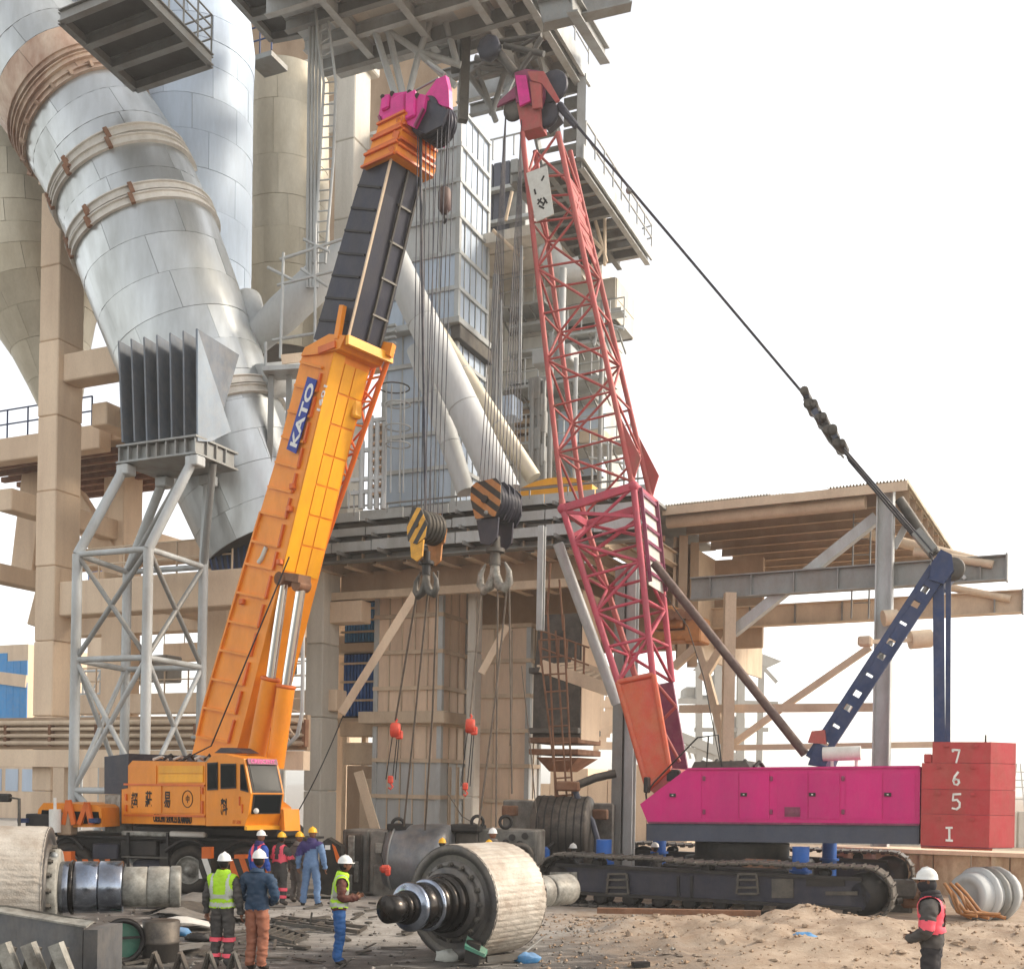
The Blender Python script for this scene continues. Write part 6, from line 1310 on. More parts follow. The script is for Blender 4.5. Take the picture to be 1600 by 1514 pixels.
# walkway plates on the back of the base section
for k in range(6):
    a, b = .02+k*.085, .02+(k+1)*.085-.012
    q = [fb_(1, a).lerp(fb_(2, a), .12), fb_(1, a).lerp(fb_(2, a), .88), fb_(1, b).lerp(fb_(2, b), .88), fb_(1, b).lerp(fb_(2, b), .12)]
    build(MB().prism([p+A*.05+UP*.02 for p in q], A*.03), 'walkway_plate', MT['sign'], rcn); piecebar('walkway_frame', MT['plum'], rcn, q[0]+A*.12, q[1]+A*.12, .06, .08)
for t in (.1, .9): piecebar('walkway_frame', MT['plum'], rcn, fb_(1, .0).lerp(fb_(2, .0), t)+A*.14, fb_(1, .5).lerp(fb_(2, .5), t)+A*.14, .06, .1)
# pointed plates above the joint, on the rear chords
for i, uu in ((1, 0), (2, 1)):
    p = ft(i, .80); q = ft(i, 1.0); w_ = A*.28+UP*.08
    build(MB().prism([p, p.lerp(q, .75)+w_*1.3, p.lerp(q, .9)+w_*.6, q+w_*.2, q-w_*.2], B*.07), 'stay_plate', MT['red'], rcn)
# foot plates
nf = [CR.PT(u, v, TC-1.04) for u, v in ((965, 1066), (1021, 1054), (1046, 1200), (1012, 1232))]
build(MB().prism(nf, B*.12), 'foot_plate', MT['redo'], rcn)
for i in range(4): build(MB().tube(nf[i], nf[(i+1) % 4], .08), 'plate_edge', MT['redo'], rcn)
ff = [p+B*1.96 for p in nf]; build(MB().prism(ff, B*.12), 'foot_plate', MT['plum'], rcn)
for (a, b) in (((1024, 1066), (1056, 1104)), ((1056, 1104), (1030, 1130)), ((1030, 1130), (1062, 1190))): piecetube('foot_lacing', MT['red'], rcn, CR.PT(*a, TC+.3), CR.PT(*b, TC+.3), .05)
build(MB().box(CR.PT(1052, 1212, TC-.9), (.35, .3, .35), CR.R, 0, .04), 'foot_lug', MT['black'], rcn)
build(MB().prism([nf[3], nf[2], CR.PT(1060, 1230, TC-1.04), CR.PT(1030, 1245, TC-1.04)], B*2.0), 'foot_yoke', MT['red'], rcn)
# sign plate on the boom
sg = [CR.PT(u, v, TC-.72) for u, v in ((823, 272), (855, 260), (866, 336), (838, 348))]
sp_ = build(MB().prism(sg, -B*.04), 'sign_plate', MT['sign'], rcn)
for (a, b) in (((840, 312), (848, 318)), ((846, 310), (840, 320)), ((849, 309), (855, 318)), ((853, 312), (848, 322)), ((842, 322), (850, 326)), ((835, 296), (837, 304)), ((850, 275), (846, 283))): piecebar('lettering', MT['ink'], sp_, CR.PT(*a, TC-.765), CR.PT(*b, TC-.765), .01, .05)
for k in range(5): build(MB().bar(ft(1, .13+.045*k).lerp(ft(0, .13+.045*k), .0)+B*.1, ft(2, .15+.045*k)-B*.05, .05, .12), 'vent_slat', MT['red'], rcn)
build(MB().prism([ft(1, .12)+B*.2, ft(2, .12)-B*.1, ft(2, .32)-B*.1, ft(1, .32)+B*.2], -A*.06), 'rear_plate', MT['red'], rcn)
# head
def rh(u, v, d=0.0): return CR.PT(u, v, TC+d)
hd = build(MB().prism([rh(*q, -.45) for q in ((806, 152), (842, 150), (845, 198), (815, 206))], B*.5), 'boom_head', MT['redo'] if False else MT['red'], rcn)
build(MB().prism([rh(*q, -.5) for q in ((804, 114), (822, 108), (848, 112), (850, 150), (842, 166), (806, 160))], B*1.0), 'head_box', MT['plum'], hd)
for (pts, d, m) in ((((805, 118), (822, 118), (828, 158), (812, 166)), -.62, 'pinkh'), (((780, 158), (808, 132), (808, 152), (776, 167)), -.5, 'plum'), (((824, 112), (850, 112), (874, 156), (868, 160), (846, 130), (830, 126)), -.62, 'red'), (((828, 128), (846, 128), (846, 168), (832, 170)), -.58, 'red'), (((776, 166), (805, 110), (806, 118), (783, 168)), .2, 'steel')):
    build(MB().prism([rh(*q, d) for q in pts], B*.08), 'head_plate', MT[m], hd)
for k in range(5): build(MB().lathe(rh(862, 134, -.35+.17*k), B, [(0, .1), (0, .44), (.04, .47), (.07, .4), (.1, .47), (.14, .44), (.14, .1)], 22), 'sheave', MT['navy'], hd)
for k in range(4): build(MB().lathe(rh(852, 178, -.3+.17*k), B, [(0, .1), (0, .36), (.04, .38), (.07, .33), (.1, .38), (.14, .36), (.14, .1)], 22), 'sheave', MT['navy'], hd)
for k in range(5): build(MB().lathe(rh(802, 170, -.4+.18*k), B, [(0, .08), (0, .3), (.04, .33), (.07, .27), (.1, .33), (.14, .3), (.14, .08)], 20), 'sheave', MT['steeld'], hd)
build(MB().prism([rh(*q, -.2) for q in ((846, 160), (868, 160), (872, 178), (850, 196))], B*.5), 'head_guard', MT['navy'], hd)
for (a, b, r) in (((770, 72), (806, 116), .13), ((778, 66), (846, 56), .08), ((788, 72), (850, 85), .09), ((846, 60), (812, 112), .08), ((800, 80), (836, 60), .06)): build(MB().tube(rh(*a, 0), rh(*b, 0), r), 'tip_strut', MT['steeld'], hd)
for d in (-.3, 0): build(MB().lathe(rh(762, 72, d), B, [(0, .1), (0, .34), (.05, .37), (.2, .37), (.25, .34), (.25, .1)], 8), 'tip_sheave', MT['navy'], hd)
# pendants, bridle, A-frame
pa = rh(874, 165, 0); br0, br1 = rh(1256, 617, 0), rh(1322, 708, 0); at_ = rh(1471, 872, 0)
for d in (-.28, .1):
    build(MB().tube(pa+B*d, br0+B*d*.8, .024, .024, 6), 'pendant', MT['rope'], rcn)
build(MB().tube(rh(874, 165, -.2), rh(900, 198, -.2), .12, .09), 'pendant_socket', MT['navy'], rcn)
build(MB().ball(rh(983, 298, .1), .1), 'pendant_joint', MT['steel'], rcn)
for k in range(9):
    f = k/9; c = br0.lerp(br1, f+.04)+V((0, 0, rnd.uniform(-.09, .09)))
    build(MB().bar(c-(br1-br0)*rnd.uniform(.06, .1), c+(br1-br0)*rnd.uniform(.06, .11), rnd.uniform(.3, .8), rnd.uniform(.06, .17)), 'bridle_frame', MT['black'] if k % 3 else MT['greyband'], rcn)
for k in range(9):
    c = br0.lerp(br1, .06+k*.11)+V((0, 0, -.1 if k % 2 else .08)); build(MB().lathe(c-B*.4, B, [(0, .04), (0, rnd.uniform(.08, .14)), (.3, .1), (.8, .11), (.8, .04)], 12), 'bridle_sheave', MT['steeld'], rcn)
build(MB().path([br0-UP*.12, br0.lerp(br1, .4)-UP*.24, br0.lerp(br1, .6)-UP*.3, br0.lerp(br1, .95)-UP*.2], .03, 6), 'bridle_plate', MT['steel'], rcn)
for k in range(8):
    d = -.45+.13*k; build(MB().tube(br1+B*d-UP*.05*(k % 2), at_+B*d+UP*(.1-.06*(k % 3))-A*.2, .024, .024, 5), 'luffing_rope', MT['rope'], rcn)
build(MB().tube(rh(1405, 780, 0), rh(1462, 866, 0), .12, .14), 'luffing_frame', MT['steeld'], rcn); build(MB().bar(rh(1432, 832, -.2), rh(1458, 862, -.2), .5, .25), 'luffing_frame', MT['steel'], rcn)
for d, m in ((-.8, 'blue'), (.8, 'blue')):
    p, q = rh(1272, 1188, d), rh(1466, 890, d*.75); x = (q-p).normalized(); nz_ = x.cross(B)
    for g in (-.17, .17): build(MB().bar(p+nz_*g, q+nz_*g, .16, .14, nz_), 'a_frame_leg', MT[m], rcn)
    for k in range(11): build(MB().bar(p.lerp(q, .05+k*.09)-nz_*.1, p.lerp(q, .05+k*.09)+nz_*.1, .13, .42 if k % 3 else .25, x), 'a_frame_batten', MT[m], rcn)
    build(MB().bar(rh(1466, 885, d*.6), rh(1468, 1160, d), .14, .26, A), 'back_stay', MT[m], rcn); build(MB().bar(rh(1482, 885, d*.6), rh(1481, 1160, d), .1, .12, A), 'back_stay', MT[m], rcn)
build(MB().prism([rh(*q, -.75) for q in ((1455, 880), (1470, 858), (1487, 866), (1490, 890), (1474, 912), (1452, 905))], B*1.5), 'a_frame_head', MT['blue'], rcn)
for k in range(4): build(MB().lathe(rh(1488, 888, -.5+.28*k), B, [(0, .08), (0, .27), (.05, .3), (.1, .25), (.15, .3), (.2, .27), (.2, .08)], 18), 'sheave', MT['steeld'], rcn)
for f in (.25, .55, .85): build(MB().bar(rh(1272, 1188, -.8).lerp(rh(1466, 890, -.6), f), rh(1272, 1188, .8).lerp(rh(1466, 890, .6), f+.08), .1), 'a_frame_tie', MT['steel'], rcn)
build(MB().prism([rh(*q, -1.0) for q in ((1262, 1195), (1275, 1160), (1300, 1170), (1290, 1197))], B*2.0), 'a_frame_foot', MT['blue'], rcn); build(MB().prism([rh(*q, -1.05) for q in ((1262, 1160), (1268, 1142), (1288, 1140), (1290, 1162))], B*.3), 'foot_guard', MT['red'], rcn)
for d in (-.7, .7): build(MB().tube(rh(1022, 880, d), rh(1258, 1178, d), .12, .12, 12), 'back_stop', MT['brown'], rcn)
build(MB().path([rh(1040, 930, -.5), rh(1075, 980, -.5), rh(1100, 1060, -.5), rh(1125, 1190, -.5)], .015, 5), 'loose_cable', MT['black'], rcn)
# ropes and the large block
blk = P(775, 790, 29.2); Q = Fr(32); QA, QB = Q.A, Q.B
hh = thing('hook_block', 'large ochre and black striped hook block hanging from the pink crane', 'hook block', blk-UP*1.8)
for k in range(12):
    top_ = rh(806, 172, -.4+.075*k)+A*(.2 if k % 2 else -.32); build(MB().tube(top_, blk+QB*(-.4+.1*k)+QA*(.3 if k % 2 else -.3)-UP*.1, .014, .014, 5), 'hoist_rope', MT['rope'], rcn)
pq = [blk+QA*x+UP*z for x, z in ((-.45, .42), (-.3, .52), (.3, .56), (.46, .4), (.46, -.1), (.3, -.42), (-.3, -.42), (-.46, .1))]
ck = build(MB().prism([p-QB*.5 for p in pq], QB*.05), 'cheek_plate', MT['hatblk'], hh); stripes([p-QB*.502 for p in pq], (QA*.6+UP*.8).normalized(), .3, -QB*.014, MT['hator'], MT['hatblk'], ck)
for d in (-.1, .15, .5): build(MB().prism([p+QB*d+UP*(-.08 if d > .3 else 0) for p in pq], QB*.05), 'cheek_plate', MT['navy'], hh)
for k in range(6): build(MB().lathe(blk+UP*.05+QB*(-.42+.155*k), QB, [(0, .1), (0, .44), (.03, .5), (.06, .42), (.09, .5), (.12, .44), (.12, .1)], 28), 'sheave', MT['navy'], hh)
build(MB().tube(blk+UP*.05-QB*.58, blk+UP*.05+QB*.6, .1, .1, 14), 'sheave_pin', MT['black'], hh); build(MB().ball(blk-UP*.3-QB*.53+QA*.05, .06), 'bolt', MT['steel'], hh)
build(MB().prism([blk+QA*x+UP*z-QB*.4 for x, z in ((-.34, -.42), (.34, -.42), (.3, -.95), (.1, -1.1), (-.2, -1.05))], QB*.06), 'lower_plate', MT['navy'], hh)
build(MB().prism([blk+QA*x+UP*z+QB*.3 for x, z in ((-.34, -.42), (.34, -.42), (.3, -.95), (.1, -1.1), (-.2, -1.05))], QB*.06), 'lower_plate', MT['navy'], hh)
hook(hh, blk-UP*1.12, 1.25, QA, MT['steeld'], MT['gpaint'])
# ================================================================== press rolls, machine, loads
def roll(name, label, fc, n, R_, L_, prof_f, prof_b, bolts):
    root = thing(name, label, 'roll', V((fc.x, fc.y, 0))-n*L_/2)
    m1 = MB(); N_ = 160; x, y, z = frame(-n)
    rings = []
    for j in range(15):
        d = L_*j/14; rr = []
        for i in range(N_):
            a = 2*math.pi*i/N_; dr = (-.004 if i % 3 == 0 else .002)+.007*NZ.noise(V((i*.9, j*.8, 2)))+.006*NZ.noise(V((i*.2, j*.5, 9))); e = -.012 if j in (0, 14) else 0
            rr.append(fc-n*(d+(.02*NZ.noise(V((i*.7, 3, j))) if j in (0, 14) else 0))+(y*math.cos(a)+z*math.sin(a))*(R_+dr+e))
        rings.append(rr)
    build(m1.loft(rings, False), 'roll_shell', MT['roll'], root)
    for s, o_ in ((1, 0), (-1, L_)):
        build(MB().lathe(fc-n*o_, n*s, [(-.02, R_-.002), (.004, R_-.03), (.006, R_*.83), (-.05, R_*.80), (-.06, R_*.72), (.02, R_*.70), (.03, R_*.6), (-.03, R_*.56), (-.03, .1)], 64), 'side_ring', MT['rollface'], root)
        for k in range(16 if bolts else 0):
            a = 2*math.pi*k/16; d = y*math.cos(a)+z*math.sin(a); c = fc-n*(o_-s*.02)+d*R_*.65
            if s > 0: build(MB().lathe(c, n, [(0, .05), (.05, .05), (.055, .03), (.08, .03)], 6, smooth=False), 'bolt', MT['steeld'], root)
    for (prof, s, o_) in ((prof_f, 1, 0), (prof_b, -1, L_)):
        for (d0, d1, r, m) in prof:
            b = min(.02, (d1-d0)*.2); build(MB().lathe(fc-n*(o_-s*d0), n*s, [(0, .02), (0, r-b), (b, r), (d1-d0-b, r), (d1-d0, r-b), (d1-d0, .02)], 48), 'shaft_step', MT[m], root)
    return root
fc = P(706, 1409, 19.0); nn = V((-.6, -.8, 0))
roll('press_roll', 'big worn grey press roll lying in the middle with a shiny black stepped shaft', fc, nn, .98, 1.42,
     [(-.1, .12, .6, 'rollface'), (.12, .3, .5, 'greasy'), (.3, .42, .45, 'greasy'), (.42, .62, .41, 'greasy'), (.62, .68, .43, 'shiny'), (.68, .98, .385, 'greasy'), (.98, 1.1, .4, 'shiny'), (1.1, 1.2, .28, 'greasy'), (1.2, 1.3, .25, 'greasy'), (1.3, 1.62, .225, 'greasy')],
     [(-.1, .2, .5, 'rollface'), (.2, .9, .36, 'shiny'), (.9, 1.3, .31, 'gpaint'), (1.3, 1.36, .27, 'greasy'), (1.36, 2.1, .3, 'gpaint')], True)
fc2 = P(78, 1386, 18.0); n2 = V((.965, .26, 0)).normalized()
roll('press_roll', 'grey press roll at the left edge with a blue sheened shaft pointing right', fc2, n2, .98, 1.5,
     [(-.1, .16, .62, 'gpaint'), (.16, .32, .42, 'shiny'), (.32, .37, .44, 'greasy'), (.37, .75, .42, 'shiny'), (.75, 1.12, .425, 'shiny'), (1.12, 1.5, .33, 'gpaint'), (1.5, 1.85, .335, 'gpaint'), (1.85, 2.02, .345, 'gpaint')],
     [(-.1, .2, .5, 'rollface')], True)
for k in range(5):
    c = fc2+n2*.17+UP*(.52-.22*k)-V((0, .3, 0)); build(MB().ball(c, .07), 'lug', MT['steel'], bpy.data.objects['press_roll.001'])
# ring and drum that prop the left shaft
st = fc2+n2*1.5; st.z = 0
rg = thing('banded_ring', 'black steel ring with a green mesh behind it under the left roll shaft', 'ring', st+V((-.35, -.3, 0)))
c = st+V((-.3, -.3, .36)); build(MB().ring(c, V((.55, -.83, 0)), .33, .045, 28, 8), 'hoop', MT['black'], rg); build(MB().lathe(c+V((0, .2, 0)), V((.55, -.83, 0)), [(0, .29), (.02, .29)], 24), 'mesh_disc', MT['green'], rg)
build(MB().bar(c+V((-.25, -.17, .05)), c+V((.25, .17, .05)), .04), 'cross_bar', MT['black'], rg)
dr = thing('prop_drum', 'dark steel drum propping the left roll shaft', 'drum', st+V((.25, 0, 0)))
build(MB().lathe(st+V((.2, .1, -.02)), UP, [(0, .28), (.02, .3), (.3, .29), (.32, .31), (.35, .29), (.66, .3), (.68, .28), (.68, .02)], 28), 'drum_body', MT['soot'], dr)
# steel trough in the left corner
TRF = Fr(6); Yt = 12.2; tt = TRF.T(P(75, 1470, Yt)); a0 = TRF.S(TRF.PT(-130, 1470, tt)); a1 = TRF.S(TRF.PT(129, 1470, tt)); zt = TRF.PT(20, 1424, tt).z
trg = thing('steel_trough', 'dark steel trough in the bottom left corner with a pale bent top edge', 'trough', TRF.W(a1-.5, tt+.3, 0))
zr = TRF.PT(128, 1449, tt).z
build(MB().prism([TRF.W(a0, tt, .55), TRF.W(a1, tt, .55), TRF.W(a1, tt, zr), TRF.W(lerp(a0, a1, .5), tt, zt-.02), TRF.W(a0, tt, zt)], TRF.B*.03), 'front_plate', MT['troughm'], trg)
build(MB().prism([TRF.W(a0, tt-.02, zt), TRF.W(lerp(a0, a1, .5), tt-.02, zt-.02), TRF.W(a1+.05, tt-.02, zr), TRF.W(a1+.05, tt+.16, zr+.04), TRF.W(lerp(a0, a1, .5), tt+.16, zt+.03), TRF.W(a0, tt+.16, zt+.03)], UP*.02), 'top_flange', MT['gpaint'], trg)
build(MB().prism([TRF.W(a1+.01, tt+.0, .55), TRF.W(a1+.16, tt+.02, .55), TRF.W(a1+.16, tt+.02, zr-.02), TRF.W(a1+.01, tt, zr-.02)], TRF.B*.6), 'end_plate', MT['troughm'], trg)
build(MB().fb(TRF, a0, a1, tt+.05, tt+.6, .3, .56), 'skid', MT['steeld'], trg)
lg_ = thing('lattice_girder', 'steel lattice girder lying along the bottom edge with V shaped angle struts', 'girder', P(190, 1560, 11.4))
def vee(u, v0, w, Y, m): 
    z0 = .25; p = P(u, v0, Y); dx = w*Y/F
    for g, sh_ in ((-1, 0), (1, .03)):
        q = V((p.x+g*dx, p.y+.1, z0)); y_ = sh_
        build(MB().bar(p+V((0, y_, 0)), q+V((0, y_, 0)), .02, .12, V((0, 1, 0))).bar(p+V((0, y_-.06, .05)), q+V((0, y_-.06, .05)), .1, .02, V((0, 1, 0)).cross(q-p)), 'strut', MT[m], lg_)
for u in (12, 52, 95): 
    p = P(u-8, 1474, 11.4); q = V((p.x+.42, p.y, .25)); build(MB().bar(p, q, .12, .13, V((0, 1, 0))), 'strut', MT['gpaint'], lg_); q2 = V((p.x-.3, p.y+.15, .25)); build(MB().bar(p+V((.02, .14, -.05)), q2, .1, .1, V((0, 1, 0))), 'strut', MT['steeld'], lg_)
for u in (243, 283, 328, 366): vee(u, 1493, 34, 12.6, 'soot' if u % 2 else 'steeld')
build(MB().bar(V((P(-60, 1500, 12).x, 11.5, .22)), V((P(240, 1500, 12).x, 11.9, .22)), .2, .1), 'bottom_chord', MT['steeld'], lg_); build(MB().bar(V((P(200, 1500, 12.6).x, 12.62, .22)), V((P(420, 1500, 12.6).x, 12.75, .22)), .2, .1), 'bottom_chord', MT['rust'], lg_)
# the press body being lifted
PF = Fr(14)
pm = thing('roller_press', 'grimy steel press frame with a large grey drum, held by the crane slings', 'press', P(650, 1405, 29.5))
def pbx(nm, m, u0, v0, u1, v1, Y, dep, b=.04, t=None):
    t = PF.T(P((u0+u1)/2, (v0+v1)/2, Y)) if t is None else t
    a0, a1, z0, z1 = PF.rect(u0, v0, u1, v1, t); return build(MB().fb(PF, a0, a1, t, t+dep, max(z0, -.05), z1, 0, b), nm, MT[m], pm)
pbx('end_block', 'grime', 534, 1296, 575, 1404, 30.2, 1.2); pbx('recess_plate', 'soot', 540, 1302, 566, 1400, 30.1, .1); pbx('side_block', 'grime', 577, 1297, 606, 1404, 29.6, 1.2); pbx('lower_block', 'grime', 582, 1352, 660, 1408, 29.3, 1.0)
for (u, v, a, b) in ((548, 1330, .18, .9), (556, 1362, .12, .6), (592, 1325, .22, .3), (596, 1375, .25, .3), (545, 1380, .15, .5)): pbx('boss_plate', 'gpaint', u-a*28, v-b*28, u+a*28, v+b*28, 29.5 if u > 570 else 30.0, .08, .02)
c = P(640, 1345, 29.9); build(MB().lathe(c+PF.A*-.55, PF.A, [(0, .1), (0, .72), (.05, .86), (.2, .93), (.26, .98), (.32, .94), (.9, 1.0), (1.5, 1.02), (1.7, .98), (1.75, .2)], 48), 'drum', MT['mach'], pm)
build(MB().ring(c-PF.A*.28, PF.A, .97, .03, 40, 6), 'drum_rib', MT['steel'], pm)
pbx('cross_head', 'grime', 746, 1296, 838, 1352, 29.6, 1.1); pbx('black_clamp', 'black', 702, 1288, 748, 1300, 29.5, .8); pbx('inner_plate', 'soot', 710, 1300, 746, 1345, 29.8, .6)
for (u, v) in ((800, 1308), (812, 1318), (820, 1306), (824, 1330), (806, 1330), (790, 1316)): build(MB().tube(P(u, v, 29.55), P(u, v, 29.4), .09, .09, 12), 'bolt_hole', MT['black'], pm)
build(MB().lathe(P(812, 1338, 29.4), V((0, -1, 0)), [(0, .36), (.1, .38), (.12, .24), (.05, .22)], 28), 'bearing_ring', MT['soot'], pm)
for (u, v) in ((622, 1288), (746, 1284), (790, 1284)): build(MB().ring(P(u, v, 29.7), V((.3, -1, 0)), .16, .045, 16), 'lifting_eye', MT['black'], pm)
pbx('lifting_beam', 'black', 604, 1287, 634, 1297, 29.5, .6, .02)
sp2 = thing('second_press_drum', 'sooty black cylinder with concrete cheeks left of the pink crane house', 'press', P(880, 1340, 33.5))
c = P(838, 1297, 33.6); build(MB().lathe(c, PF.A, [(0, .2), (0, .95), (.06, 1.05), (1.6, 1.05), (1.66, 1.0), (1.7, .3)], 48), 'drum', MT['soot'], sp2)
for k in range(7): build(MB().lathe(c+PF.A*(.2+.22*k), PF.A, [(0, 1.05), (.01, 1.065), (.04, 1.065), (.05, 1.05)], 40), 'drum_stave', MT['black'], sp2)
for (u0, v0, u1, v1, m, Y) in ((785, 1250, 832, 1345, 'grime', 34.2), (918, 1255, 958, 1345, 'grime', 33.8), (908, 1272, 922, 1345, 'greyband', 33.3)):
    t = PF.T(P(u0, v0, Y)); a0, a1, z0, z1 = PF.rect(u0, v0, u1, v1, t); build(MB().fb(PF, a0, a1, t, t+1.0, -.05, z1, 0, .04), 'cheek_block', MT[m], sp2)
for (u, v) in ((797, 1266), (938, 1272)): build(MB().box(P(u, v, 33.3), (.45, .3, .3), PF.R, 0, .03), 'bracket', MT['rust'], sp2)
hs_ = thing('bent_hose', 'thick dark bent pipe and hose above the sooty cylinder', 'hose', P(900, 1230, 33)); build(MB().path([P(962, 1208, 33), P(930, 1215, 33), P(898, 1228, 33)], .13, 10), 'pipe', MT['steeld'], hs_); build(MB().path([P(897, 1230, 33), P(908, 1262, 33), P(925, 1282, 33), P(933, 1310, 32.8), P(931, 1343, 32.8)], .09, 8), 'hose_tail', MT['greyband'], hs_); build(MB().box(P(888, 1228, 33), (.7, .3, .3), PF.R, 0, .05), 'coupling', MT['rust'], hs_)
bj = thing('blue_gearbox', 'small bright blue gearbox beside the sooty cylinder', 'gearbox', P(847, 1345, 32)); build(MB().box(P(846, 1334, 32), (.42, .4, .42), PF.R, 0, .05), 'case', MT['jackb'], bj); build(MB().tube(P(852, 1328, 32), P(866, 1316, 32), .06), 'lever', MT['black'], bj)
# slings and chain hoists
def rope(nm, label, pts, r, m, cat='sling'): o = build(MB().path(pts, r, 6), nm, MT[m], None, label, cat); return o
HB1 = vert(hx, P(650, 893, hx.y).z); HB2 = blk-UP*2.05
def ch_hoist(label, p, L_):
    t = thing('chain_hoist', label, 'chain hoist', p-UP*L_)
    build(MB().lathe(p+V((-.12, 0, -.2)), V((1, 0, 0)), [(0, .05), (0, .16), (.04, .19), (.2, .19), (.24, .16), (.24, .05)], 14), 'hoist_body', MT['hoist'], t); build(MB().box(p+V((.1, 0, -.32)), (.18, .16, .22), None, 0, .03), 'brake_cover', MT['hoist'], t)
    build(MB().path([p+UP*.1, p+V((.04, 0, .05)), p], .03, 6), 'top_hook', MT['hoist'], t)
    for d in (-.07, .05, .1): build(MB().tube(p+V((d, 0, -.35)), p+V((d*1.4-.12, 0, -L_)), .014, .014, 5), 'chain', MT['black'], t)
    q = p+V((-.1, 0, -L_)); build(MB().box(q, (.14, .12, .2), None, 0, .03).path([q-UP*.1, q+V((.06, 0, -.18)), q-UP*.25, q+V((-.05, 0, -.2))], .025, 6), 'bottom_hook', MT['hoist'], t)
YS = 28.6
h1 = P(618, 1128, 28.3); h2 = P(735, 1122, 28.8)
rope('wire_sling', 'left hanging sling from the small hook block down to a red chain hoist', sag(HB1-A*.15, h1+UP*.05, .0), .028, 'sling'); 
rope('wire_sling', 'right hanging sling from the large hook block down to a red chain hoist', sag(HB2-QA*.4, h2+UP*.05, .0), .028, 'sling')
ch_hoist('red chain hoist hanging left of the small hook block slings', h1, 1.45); ch_hoist('red chain hoist hanging under the large hook block', h2, 1.75)
for i, (a, u, v, lab) in enumerate(((HB1+A*.1, 631, 1290, 'sling from the small hook block to the lifting beam on the press, left leg'), (HB1+A*.3, 664, 1300, 'sling from the small hook block down behind the grey drum, right leg'), (HB2+QA*.1, 775, 1292, 'sling from the large hook block to the cross head, middle leg'), (HB2+QA*.4, 748, 1290, 'sling from the large hook block to the black clamp, left leg'), (HB2+QA*.45, 800, 1240, 'sling from the large hook block, right leg by the narrow panelled duct'))):
    rope('wire_sling', lab, [a, a.lerp(P(u, v, 29.3), .5)+V((.04*(i % 2), 0, 0)), P(u, v, 29.3)], .026, 'sling')
ld = thing('chain_hoist', 'small red chain hoist end dangling in front of the grey drum', 'chain hoist', P(602, 1362, 28.4)); build(MB().box(P(602, 1357, 28.4), (.28, .2, .2), None, 0, .06).box(P(606, 1362, 28.3), (.14, .12, .2), None, 0, .04), 'hoist_body', MT['hoist'], ld); build(MB().path([P(603, 1300, 28.5), P(596, 1335, 28.4), P(600, 1352, 28.4)], .02, 5), 'chain', MT['black'], ld)
rope('tag_line', 'thin tag line running up from the sooty cylinder', sag(P(842, 1330, 31.5), P(842, 1275, 31.5)), .015, 'black', 'rope'); rope('guy_rope', 'thin dark rope slanting from the column foot to the deck', sag(P(452, 1290, 33), P(536, 1118, 33), .2), .018, 'black', 'rope')
for (a, b, c_, lab) in (((700, 1240), (722, 1275), (752, 1292), 'slack cable hanging by the large hook block slings'), ((815, 1040), (830, 1180), (838, 1270), 'thin cable beside the dark hopper'), ((800, 985), (800, 1090), (797, 1165), 'rusty chain in front of the narrow panelled duct')): rope('loose_cable', lab, [P(*a, 31), P(*b, 31), P(*c_, 31)], .018, 'sling', 'cable')
# things at the right
wb = thing('steel_box_beam', 'cream painted steel box beam with brown stencils, behind the crawler track', 'box beam', P(1460, 1400, 34))
t = CR.T(P(1440, 1360, 33)); a0, a1, z0, z1 = CR.rect(1288, 1328, 1640, 1400, t)
for k in range(6): piece('side_plate', MT['stain'], wb, CR, lerp(a0, a1, k/6)+.01, lerp(a0, a1, (k+1)/6)-.01, t, t+1.2, -.05, z1-.12, .02)
piece('top_flange', MT['conc'], wb, CR, a0-.1, a1, t-.12, t+1.3, z1-.118, z1)
for k, u in enumerate((1328, 1345, 1365, 1440, 1552)): 
    s = CR.S(CR.PT(u, 1360, t)); piece('rib', MT['stain'] if k != 2 else MT['rustb'], wb, CR, s-.06, s+.06, t-.1, t-.002, .0, z1-.13)
text('P', .3, CR.PT(1387, 1346, t)-CR.B*.012, CR.A, UP, MT['rust'], wb, .36, .008); text('4', .26, CR.PT(1413, 1358, t)-CR.B*.012, CR.A, UP, MT['rust'], wb, .4, .008)
build(MB().fb(CR, CR.S(CR.PT(1303, 1335, t)), CR.S(CR.PT(1318, 1335, t)), t-.3, t-.01, .3, 1.0), 'recess_box', MT['black'], wb)
gr = thing('flanged_cylinder', 'grey flanged gear casing lying behind the worker at right', 'casing', P(1535, 1432, 26))
c = P(1512, 1398, 26.4); ax = V((.8, .6, 0)); ax = V((.86, .5, 0)).normalized()
build(MB().lathe(c, ax, [(0, .05), (.02, .3), (-.06, .34), (-.05, .5), (0, .52), (.25, .54), (.3, .54)], 40), 'inner_ring', MT['panel'], gr)
for k in range(3): build(MB().lathe(c+ax*(.3+.33*k), ax, [(0, .5), (0, .63), (.06, .66), (.12, .63), (.12, .54), (.33, .54)], 44, jit=.012), 'flange', MT['steel'] if k % 2 else MT['panel'], gr)
hoses = MB()
for k in range(7): hoses.path([P(1476+3*k, 1380+3*(k % 3), 26.2), P(1486+4*k+3*(k % 2), 1396+4*(k % 3), 25.9-.1*(k % 2)), P(1496+6*k, 1424+3*(k % 2), 25.7-.15*(k % 3)), P(1518+9*k, 1434-3*(k % 3), 25.5-.2*(k % 2))], .04, 6)
build(hoses, 'hose_bundle', MT['hator'], None, 'ochre hose bundle spilling in front of the grey flanged casing', 'hoses')
